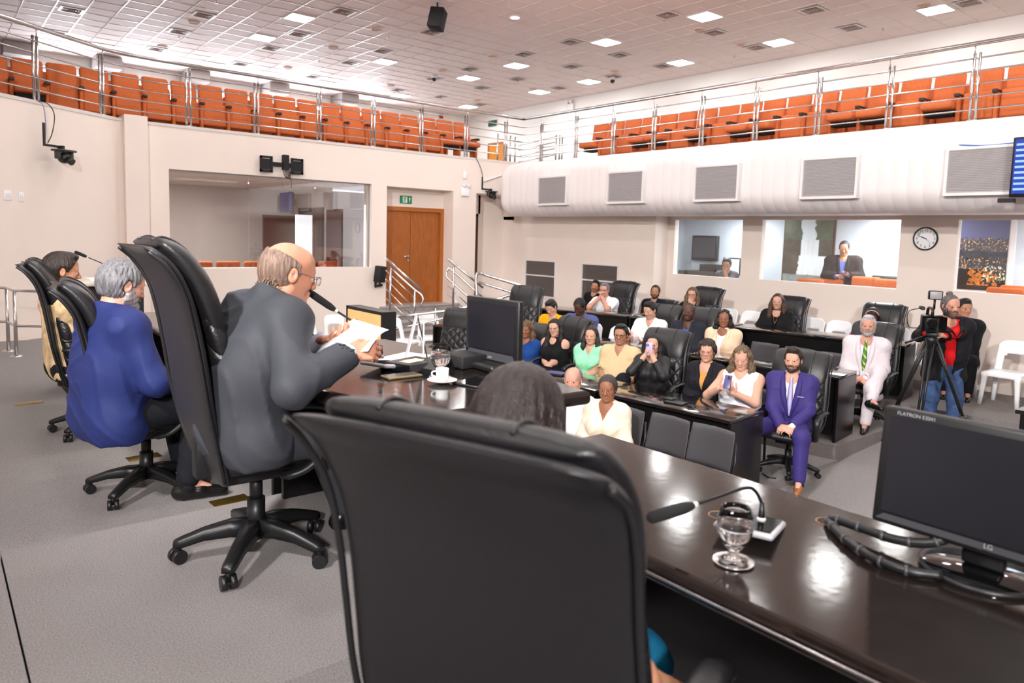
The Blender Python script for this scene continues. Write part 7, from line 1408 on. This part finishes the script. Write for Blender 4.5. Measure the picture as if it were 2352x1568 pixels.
def peach():
    p = row2(1663, 732, 8.62, sc=0.98, bust=1.1, wide=1.12, skin='brown', belly=0.03, hp=-0.06); p.arms(1, (0.27, 0.03, 0.06), (0.5, -0.8, 0), (0, -0.3, -0.9), 0.5); p.arms(-1, (0.29, -0.09, 0.06), (0.5, 0.7, 0), (0, 0.3, -0.9), 0.5); sit(p); p.build('person: woman in a peach jacket over a white top with dark curls', lips=(160, 76, 76)); p.jacket(C('peach', lin(238, 204, 174)), W_WHITE, None, 0.022, 0.34, -0.12, 0.004, collar=False, vw=0.06); p.trousers(W_WHITE); p.hair(H_BLK, 'long', 0.010, 0.074, length=0.18, wave=0.9, width=1.02, over=-0.05); p.earrings(M_GOLD); p.watch(1, M_WATCH)
    return p
p = peach()
under(p, visitor, 'grey chair under the woman in the peach jacket')
def pale_suit():
    p = row2(1994, 748, 9.02, sc=1.03, wide=1.10, skin='rosy', yaw=PI+0.30, hy=0.10, hp=-0.05, belly=0.03, res=0.0055); lap(p, 0.06, 0.26, 0.04); p.legs(1, (0.46, 0.10, 0.10)); p.legs(-1, (0.60, 0.16, 0.42), (1, -1.0, 0.55), toe=(0.6, 0.6, 0)); s_ = C('pale_suit', lin(214, 204, 210), 0.7); p.build('person: grey-haired man in a pale suit with a green striped tie', brow=(90, 84, 84), stubble=(150, 146, 148, 0.35))
    tm = cloth('green_tie', lin(112, 160, 60)); nt = tm.node_tree; w_ = nt.nodes.new('ShaderNodeTexWave'); w_.inputs['Scale'].default_value = 9; w_.bands_direction = 'DIAGONAL'; tc = nt.nodes.new('ShaderNodeTexCoord'); nt.links.new(tc.outputs['Object'], w_.inputs[0]); rp = nt.nodes.new('ShaderNodeValToRGB'); rp.color_ramp.elements[0].color = lin(84, 132, 40); rp.color_ramp.elements[1].color = lin(196, 218, 150); rp.color_ramp.elements[0].position = 0.6; nt.links.new(w_.outputs['Fac'], rp.inputs[0]); nt.links.new(rp.outputs[0], nt.nodes['Principled BSDF'].inputs['Base Color'])
    p.jacket(s_, C('ice_shirt', lin(218, 222, 236)), tm, 0.026, 0.44, -0.22, 0.0045, open_front=0.02, vw=0.052); p.trousers(s_, 0.016); p.hair(H_SLV, 'short', 0.007, 0.066, front=0.010); p.beard(hair_mat('grey_beard', lin(188, 184, 188), lin(130, 124, 126)), 0.005); p.shoes(M_SHOE); return p
p = pale_suit(); ps_ = p
under(p, chair, 'black executive chair of the man in the pale suit', 0.06, -0.15, sc=0.98)
# ---------- back row
def row3(px, py, X, yaw=PI+0.30, hy=0.2, **k): return Person(P_(px, py, X), FL3, yaw, hy=hy, res=k.pop('res', 0.007), **k)
def hands_up():
    p = row3(1388, 666, 9.72, sc=1.03, lean=0.22, hy=0.12, skin='rosy', wide=1.12, belly=0.05); w_ = p.H+np.array([0.12, 0, -0.135])
    for q in (1, -1): p.arms(q, w_+np.array([0.01, 0.028*q, 0]), (-0.05, -0.35*q, 0.9), (-0.2, -1*q, 0), 0.9, (0.3, 0.9, -1), 0.5, rel=False)
    sit(p); p.build('person: grey-haired man in white with both hands folded at his mouth', brow=(60, 56, 54)); p.shirt(W_WHITE, 0.48, 0.016, ('v', 0.08, 0.04), W_WHITE, wr=0.004); p.trousers(W_SUITD); p.hair(H_GRY, 'short', 0.008, 0.066, front=0.006); p.glasses(M_FRAME, wire=0.002); p.watch(1, M_WATCH)
    return p
p = hands_up()
under(p, chair, 'black executive chair behind the grey-haired man in white', 0.22, -0.2, sc=0.97)
def behind():
    p = row3(1367, 657, 10.9, sc=1.0, hy=0.3, hr=-0.15, skin='tan'); lap(p); sit(p); p.build('person: dark-haired man half hidden behind the grey-haired man in white', stubble=(50, 38, 34, 0.5), brow=(20, 16, 16)); p.shirt(W_BLK, 0.45, 0.014, ('r', 0.02)); p.trousers(C('blue_jeans', lin(50, 70, 130))); p.hair(H_BLK, 'short', 0.010, 0.06, front=0.01); p.moustache(H_BLK)
    return p
p = behind()
under(p, plastic, 'white plastic chair under the man half hidden in the back row')
def polo():
    p = row3(1505, 670, 10.75, sc=1.02, hy=0.25, hr=-0.08, skin='olive', wide=1.08); crossed(p, 0.24, 0.22); sit(p); p.build('person: man in a black polo with crossed arms in the back row', stubble=(60, 46, 40, 0.5), brow=(22, 18, 18)); p.shirt(C('dark_polo', lin(26, 30, 38)), 0.42, 0.016, ('v', 0.08, 0.035), C('dark_polo', lin(26, 30, 38))); p.trousers(W_SUITD); p.hair(H_DBR, 'short', 0.008, 0.062); p.beard(hair_mat('short_beard', lin(56, 40, 34)), 0.003)
    return p
p = polo()
under(p, chair, 'black executive chair under the man in the black polo', sc=0.7)
def fist():
    p = row3(1590, 676, 10.2, sc=0.97, lean=0.14, bust=0.8, skin='fair', hy=0.15); p.arms(1, p.H+np.array([0.105, 0.03, -0.165]), (0.1, -0.25, 0.75), (-0.5, -0.5, 0.2), 1.3, (0.3, 0.7, -1), 0.7, rel=False); p.arms(-1, (0.30, 0.02, 0.20), (0.3, 1, 0), (0, 0, -1), 0.5); sit(p); p.build('person: woman in black with streaked hair resting her chin on her fist'); p.shirt(W_BLK, 0.10, 0.014, ('r', 0.03)); p.trousers(W_SUITD); p.hair(H_STR, 'long', 0.012, 0.064, length=0.34, wave=0.4, width=1.08); p.glasses(M_FRAME, wire=0.002)
    return p
p = fist()
under(p, chair, 'black executive chair behind the woman with her fist to her chin', 0.16, -0.2, sc=0.97)
def necklace():
    p = row3(1786, 692, 10.42, sc=0.98, lean=0.10, bust=0.8, wide=1.06, skin='fair', hy=0.12)
    for q in (1, -1): p.arms(q, (0.36, 0.06*q, 0.20), (0.5, -0.8*q, -0.1), (-0.1, 0, -0.9), 0.9, (-0.3, 1, -0.4), 0.4)
    sit(p); p.build('person: long-haired woman in a black blazer with clear glasses and a necklace'); p.jacket(C('ink_blazer', lin(26, 24, 26)), C('black_knit', lin(14, 18, 20)), None, 0.024, 0.34, -0.12, 0.0045, collar=False, lapel=False, vw=0.05); p.trousers(W_SUITD); p.hair(hair_mat('auburn', lin(44, 30, 26), lin(86, 56, 38)), 'long', 0.010, 0.07, length=0.42, wave=0.2, width=1.08, over=0.04); p.glasses(mat('clear_frame', lin(220, 214, 216), 0.2)); p.watch(1, mat('white_strap', lin(226, 220, 220), 0.4))
    c = p.neck-p.u*0.06+p.f*0.09; MB().tube(catmull([p.neck+p.l*0.06+p.f*0.03, c+p.l*0.035, c-p.u*0.10+p.f*0.055, c-p.l*0.035, p.neck-p.l*0.06+p.f*0.03], 5), 0.002, 5).ball(tuple(c-p.u*0.10+p.f*0.058), 0.010).build('necklace', M_GOLD, p.ob)
    return p
p = necklace()
under(p, chair, 'black executive chair behind the long-haired woman in a black blazer', 0.16, -0.2, sc=0.93)
def pink():
    p = row3(2004, 727, 10.55, sc=0.98, lean=0.22, bust=0.8, skin='dark', hp=0.5, hy=0.0)
    for q in (1, -1): p.arms(q, (0.32, 0.05*q, 0.12), (0.6, -0.6*q, 0), (0, 0, -1), 0.5, (-0.2, 1, -0.3))
    sit(p); p.build('person: woman in bright pink looking down behind the man in the pale suit', lid=0.9); p.shirt(C('pink', lin(236, 50, 150)), 0.26, 0.016, ('r', 0.02), puff=0.02); p.trousers(W_SUITD); p.hair(H_BLK, 'long', 0.012, 0.068, length=0.30, width=1.0); c = p.sc; MB().tube([tuple(p.H+p.HR @ np.array([0.03, 0.09*math.sin(a), 0.02+0.105*math.cos(a)])) for a in [(-1.3+2.6*i/16) for i in range(17)]], 0.008, 6).build('hairband', mat('pink_band', lin(220, 160, 150), 0.5), p.ob)
    return p
p = pink()
under(p, chair, 'black executive chair behind the woman in pink', 0.16, -0.2, sc=0.93)
def seat_suit():
    p = row3(2215, 708, 11.2, sc=1.04, wide=1.1, skin='tan', hy=0.5); lap(p, 0.0, 0.30); p.legs(1, (0.46, 0.14, 0.09)); p.legs(-1, (0.46, -0.14, 0.09)); p.build('person: man in a black suit seated by the wall behind the camera operator', brow=(18, 14, 14)); p.jacket(C('black_suit', lin(22, 22, 26)), W_WHITE, None, 0.024, 0.3, -0.16, 0.004); p.trousers(C('black_suit', lin(22, 22, 26))); p.hair(H_BLK, 'short', 0.012, 0.058, front=0.014); p.shoes(M_SHOE)
    return p
p = seat_suit()
under(p, plastic, 'white plastic chair under the man behind the camera operator')
# ---------- camera operator
def operator():
    p = Person(P_(2184, 703, d=8.5), 0.09, PI+0.62, 1.0, 0.02, hy=0.22, hp=0.02, wide=1.2, belly=0.08, stand=True, skin='rosy', res=0.0055, hs=1.06); a, b = p.w2l(at_d(2128, 765, 8.2)), p.w2l(at_d(2152, 778, 8.12))
    p.arms(-1, a, (0.8, 0.5, 0.1), (0.1, 0.8, -0.4), 0.9, (-0.5, 0.7, -0.9), 0.5, rel=False); p.arms(1, b, (0.5, -0.8, 0.1), (-0.2, -0.5, -0.7), 0.9, (-0.5, 0.8, -0.8), 0.5, rel=False); z = p.zp
    for q in (1, -1): p.legs(q, (0.02+0.05*q, 0.14*q, 0.09), (1, 0.05, 0))
    p.build('person: camera operator standing in a red t-shirt, black blazer and jeans', 'standing people', stubble=(70, 52, 46, 0.5), brow=(50, 40, 36)); p.jacket(C('operator_blazer', lin(26, 26, 30)), C('red_tee', lin(214, 26, 30)), None, 0.028, 0.16, -0.30, 0.005, open_front=0.055, collar=False, vw=0.07); p.trousers(W_DENIM, 0.02, 0.97, 0.018, wr=0.005); p.hair(hair_mat('operator_grey', lin(66, 60, 58), lin(112, 104, 102)), 'slick', 0.008, 0.075); p.bun(hair_mat('operator_grey', lin(66, 60, 58)), (-0.05, 0, 0.135), 0.034); p.beard(hair_mat('operator_beard', lin(72, 56, 50), lin(100, 84, 78)), 0.009); p.shoes(M_BLACK); MB().ball((0, 0, 0), 0.010).build('earring', M_BLACK, p.ob, loc=tuple(p.H+p.HR @ np.array([0, -0.092, -0.045]))); return p
op_ = operator()
def booth_man():
    p = Person(P_(1939, 570, 12.6), 0.6, PI+0.40, 1.02, 0.0, hy=0.0, hp=0.30, wide=1.28, belly=0.06, stand=True, skin='tan', res=0.007); p.arms(-1, (0.30, -0.08, 0.20), (0.75, 0.55, 0.1), (-0.1, 0.3, -0.7), 0.9, (-0.6, 1.0, -0.6)); p.arms(1, (0.30, 0.10, 0.22), (0.75, -0.5, 0.1), (-0.2, 0.1, 0.7), 0.8, (-0.6, 1.0, -0.6))
    for q in (1, -1): p.legs(q, (0.02, 0.13*q, 0.09), (1, 0.05, 0))
    p.build('person: man in a dark jacket standing behind glass and looking at a phone', 'standing people', lid=0.8, brow=(20, 16, 16)); p.jacket(C('booth_jacket', lin(44, 36, 36)), C('booth_shirt', lin(96, 112, 186)), None, 0.03, 0.40, -0.22, 0.005, open_front=0.035, vw=0.05); p.trousers(W_SUITD, 0.02); p.hair(H_BLK, 'buzz', 0.006, 0.062); o = p.origin+Vector(rotz(p.yaw) @ (p.hands[1][0]+np.array([0.10, -0.06, 0.035]))); t = empty('smartphone', o, p.yaw, 'blue phone in the hands of the man behind glass', 'phone'); MB().box((0, 0, 0), (0.075, 0.15, 0.01), 0.004).build('case', mat('phone_blue', lin(60, 70, 150), 0.4), t)
booth_man()
def booth_operator():
    p = Person(P_(1669, 607, 12.3), 0.6, PI+0.30, 0.98, 0.12, hy=0.1, hp=0.15, skin='tan', res=0.0075); p.arms(1, p.H+np.array([0.10, -0.0, -0.14]), (0.05, -0.1, 0.9), (-0.6, 0, 0.2), 1.2, (0.3, 0.6, -1), 0.6, rel=False); p.arms(-1, (0.3, -0.12, 0.14), (0.8, 0.4, 0), (0, 0, -1), 0.5); sit(p); p.build('person: operator with glasses leaning on his fist in the small booth', 'people in the booths'); p.shirt(C('booth_grey', lin(96, 92, 100)), 0.5, 0.014, ('r', 0.02)); p.trousers(W_SUITD); p.hair(hair_mat('booth_hair', lin(62, 56, 56)), 'short', 0.014, 0.062, front=0.01); p.glasses(M_FRAMEM)
    return p
p = booth_operator()
under(p, visitor, 'grey chair under the operator in the small booth')
# ---------- video camera on its tripod
c0 = at_d(2140, 742, 8.0); t = empty('video_camera', c0, PI+0.55, 'black professional video camera with a lamp on a tripod', 'camera')
MB().box((-0.14, 0, 0.0), (0.30, 0.13, 0.16), 0.02).build('body', M_BLACK, t); m = MB(); m.loft([[(0.02, y*0.07, z*0.055) for y, z in ((-1, -1), (1, -1), (1, 1), (-1, 1))], [(0.14, y*0.12, z*0.085) for y, z in ((-1, -1), (1, -1), (1, 1), (-1, 1))]], False, False); m.build('lens_hood', M_BLACK, t); MB().cyl((0.0, 0, 0), (0.06, 0, 0), 0.05).build('lens', M_GLOSS, t)
MB().tube(catmull([(0.0, 0, 0.08), (0.0, 0, 0.14), (-0.08, 0, 0.16), (-0.22, 0, 0.15), (-0.26, 0, 0.08)], 5), 0.016, 8).build('handle', M_BLACK, t)
MB().box((-0.16, 0.16, 0.12), (0.09, 0.03, 0.075), 0.006).build('side_screen', M_BLACK, t); MB().cyl((-0.04, 0.02, 0.15), (-0.04, 0.02, 0.27), 0.012).build('lamp_arm', M_BLACK, t); MB().box((-0.03, 0.02, 0.31), (0.07, 0.14, 0.10), 0.012).build('lamp', M_BLACK, t); MB().box((0.007, 0.02, 0.31), (0.004, 0.115, 0.08), 0.001).build('lamp_face', mat('lamp_face', lin(150, 148, 152), 0.4), t)
MB().cyl((0.0, -0.12, 0.17), (0.14, -0.12, 0.17), 0.022).build('microphone', M_BLACK, t); MB().tube(catmull([(0.1, -0.14, 0.17), (0.12, -0.26, 0.12), (0.10, -0.24, -0.04), (0.02, -0.12, -0.06)], 6), 0.005, 6).build('cable', M_BLACK, t); MB().ball((0.05, -0.03, 0.135), 0.008, 8, 6).build('tally_lamp', mat('tally_red', lin(255, 60, 40), 0.4, emit=(1, 0.1, 0.05, 1), estr=3), t)
t = empty('tripod', (c0.x-0.02, c0.y-0.02, 0.08), 0.3, 'black camera tripod with spread legs and spreader beside the red t-shirt', 'tripod'); zt = c0.z-0.08-0.10
MB().box((0, 0, zt-0.02), (0.12, 0.12, 0.05), 0.01).lathe([(0, zt-0.04), (0.07, zt-0.05), (0.06, zt-0.11), (0.02, zt-0.16), (0, zt-0.16)]).build('head', M_BLACK, t); MB().cyl((-0.02, 0.05, zt-0.04), (-0.35, 0.22, zt-0.10), 0.012).build('pan_handle', M_BLACK, t)
for k in range(3):
    a = 0.95+2*PI*k/3; cx, cy = math.cos(a), math.sin(a); m = MB()
    for s_ in (-0.028, 0.028): m.cyl((0.05*cx-cy*s_, 0.05*cy+cx*s_, zt-0.10), (0.40*cx-cy*s_*0.6, 0.40*cy+cx*s_*0.6, 0.42), 0.013, n=8)
    m.cyl((0.36*cx, 0.36*cy, 0.5), (0.52*cx, 0.52*cy, 0.03), 0.014, n=8).box((0.39*cx, 0.39*cy, 0.45), (0.07, 0.07, 0.05), 0.01); lg = m.build('leg', M_BLACK, t); MB().ball((0.52*cx, 0.52*cy, 0.022), (0.03, 0.03, 0.022), 10, 6).build('rubber_foot', M_BLACKM, lg)
m = MB()
for k in range(3): a = 0.95+2*PI*k/3; m.cyl((0, 0, 0.40), (0.38*math.cos(a), 0.38*math.sin(a), 0.43), 0.008, n=6)
m.build('spreader', M_BLACK, t)
# right edge: dark side desk and a bare elbow
p = at_d(2335, 935, 5.6); t = empty('side_desk', (p.x+0.05, p.y-0.25, -0.12), 0, 'black side desk cut off at the right edge behind the close monitor', 'desk'); MB().b2(-0.15, 0.5, -0.5, 0.23, p.z+0.12-0.03, p.z+0.12).build('desk_top', M_DESK, t); MB().b2(-0.13, 0.45, -0.45, 0.2, 0, p.z+0.12-0.03).build('body', M_DESKP, t)
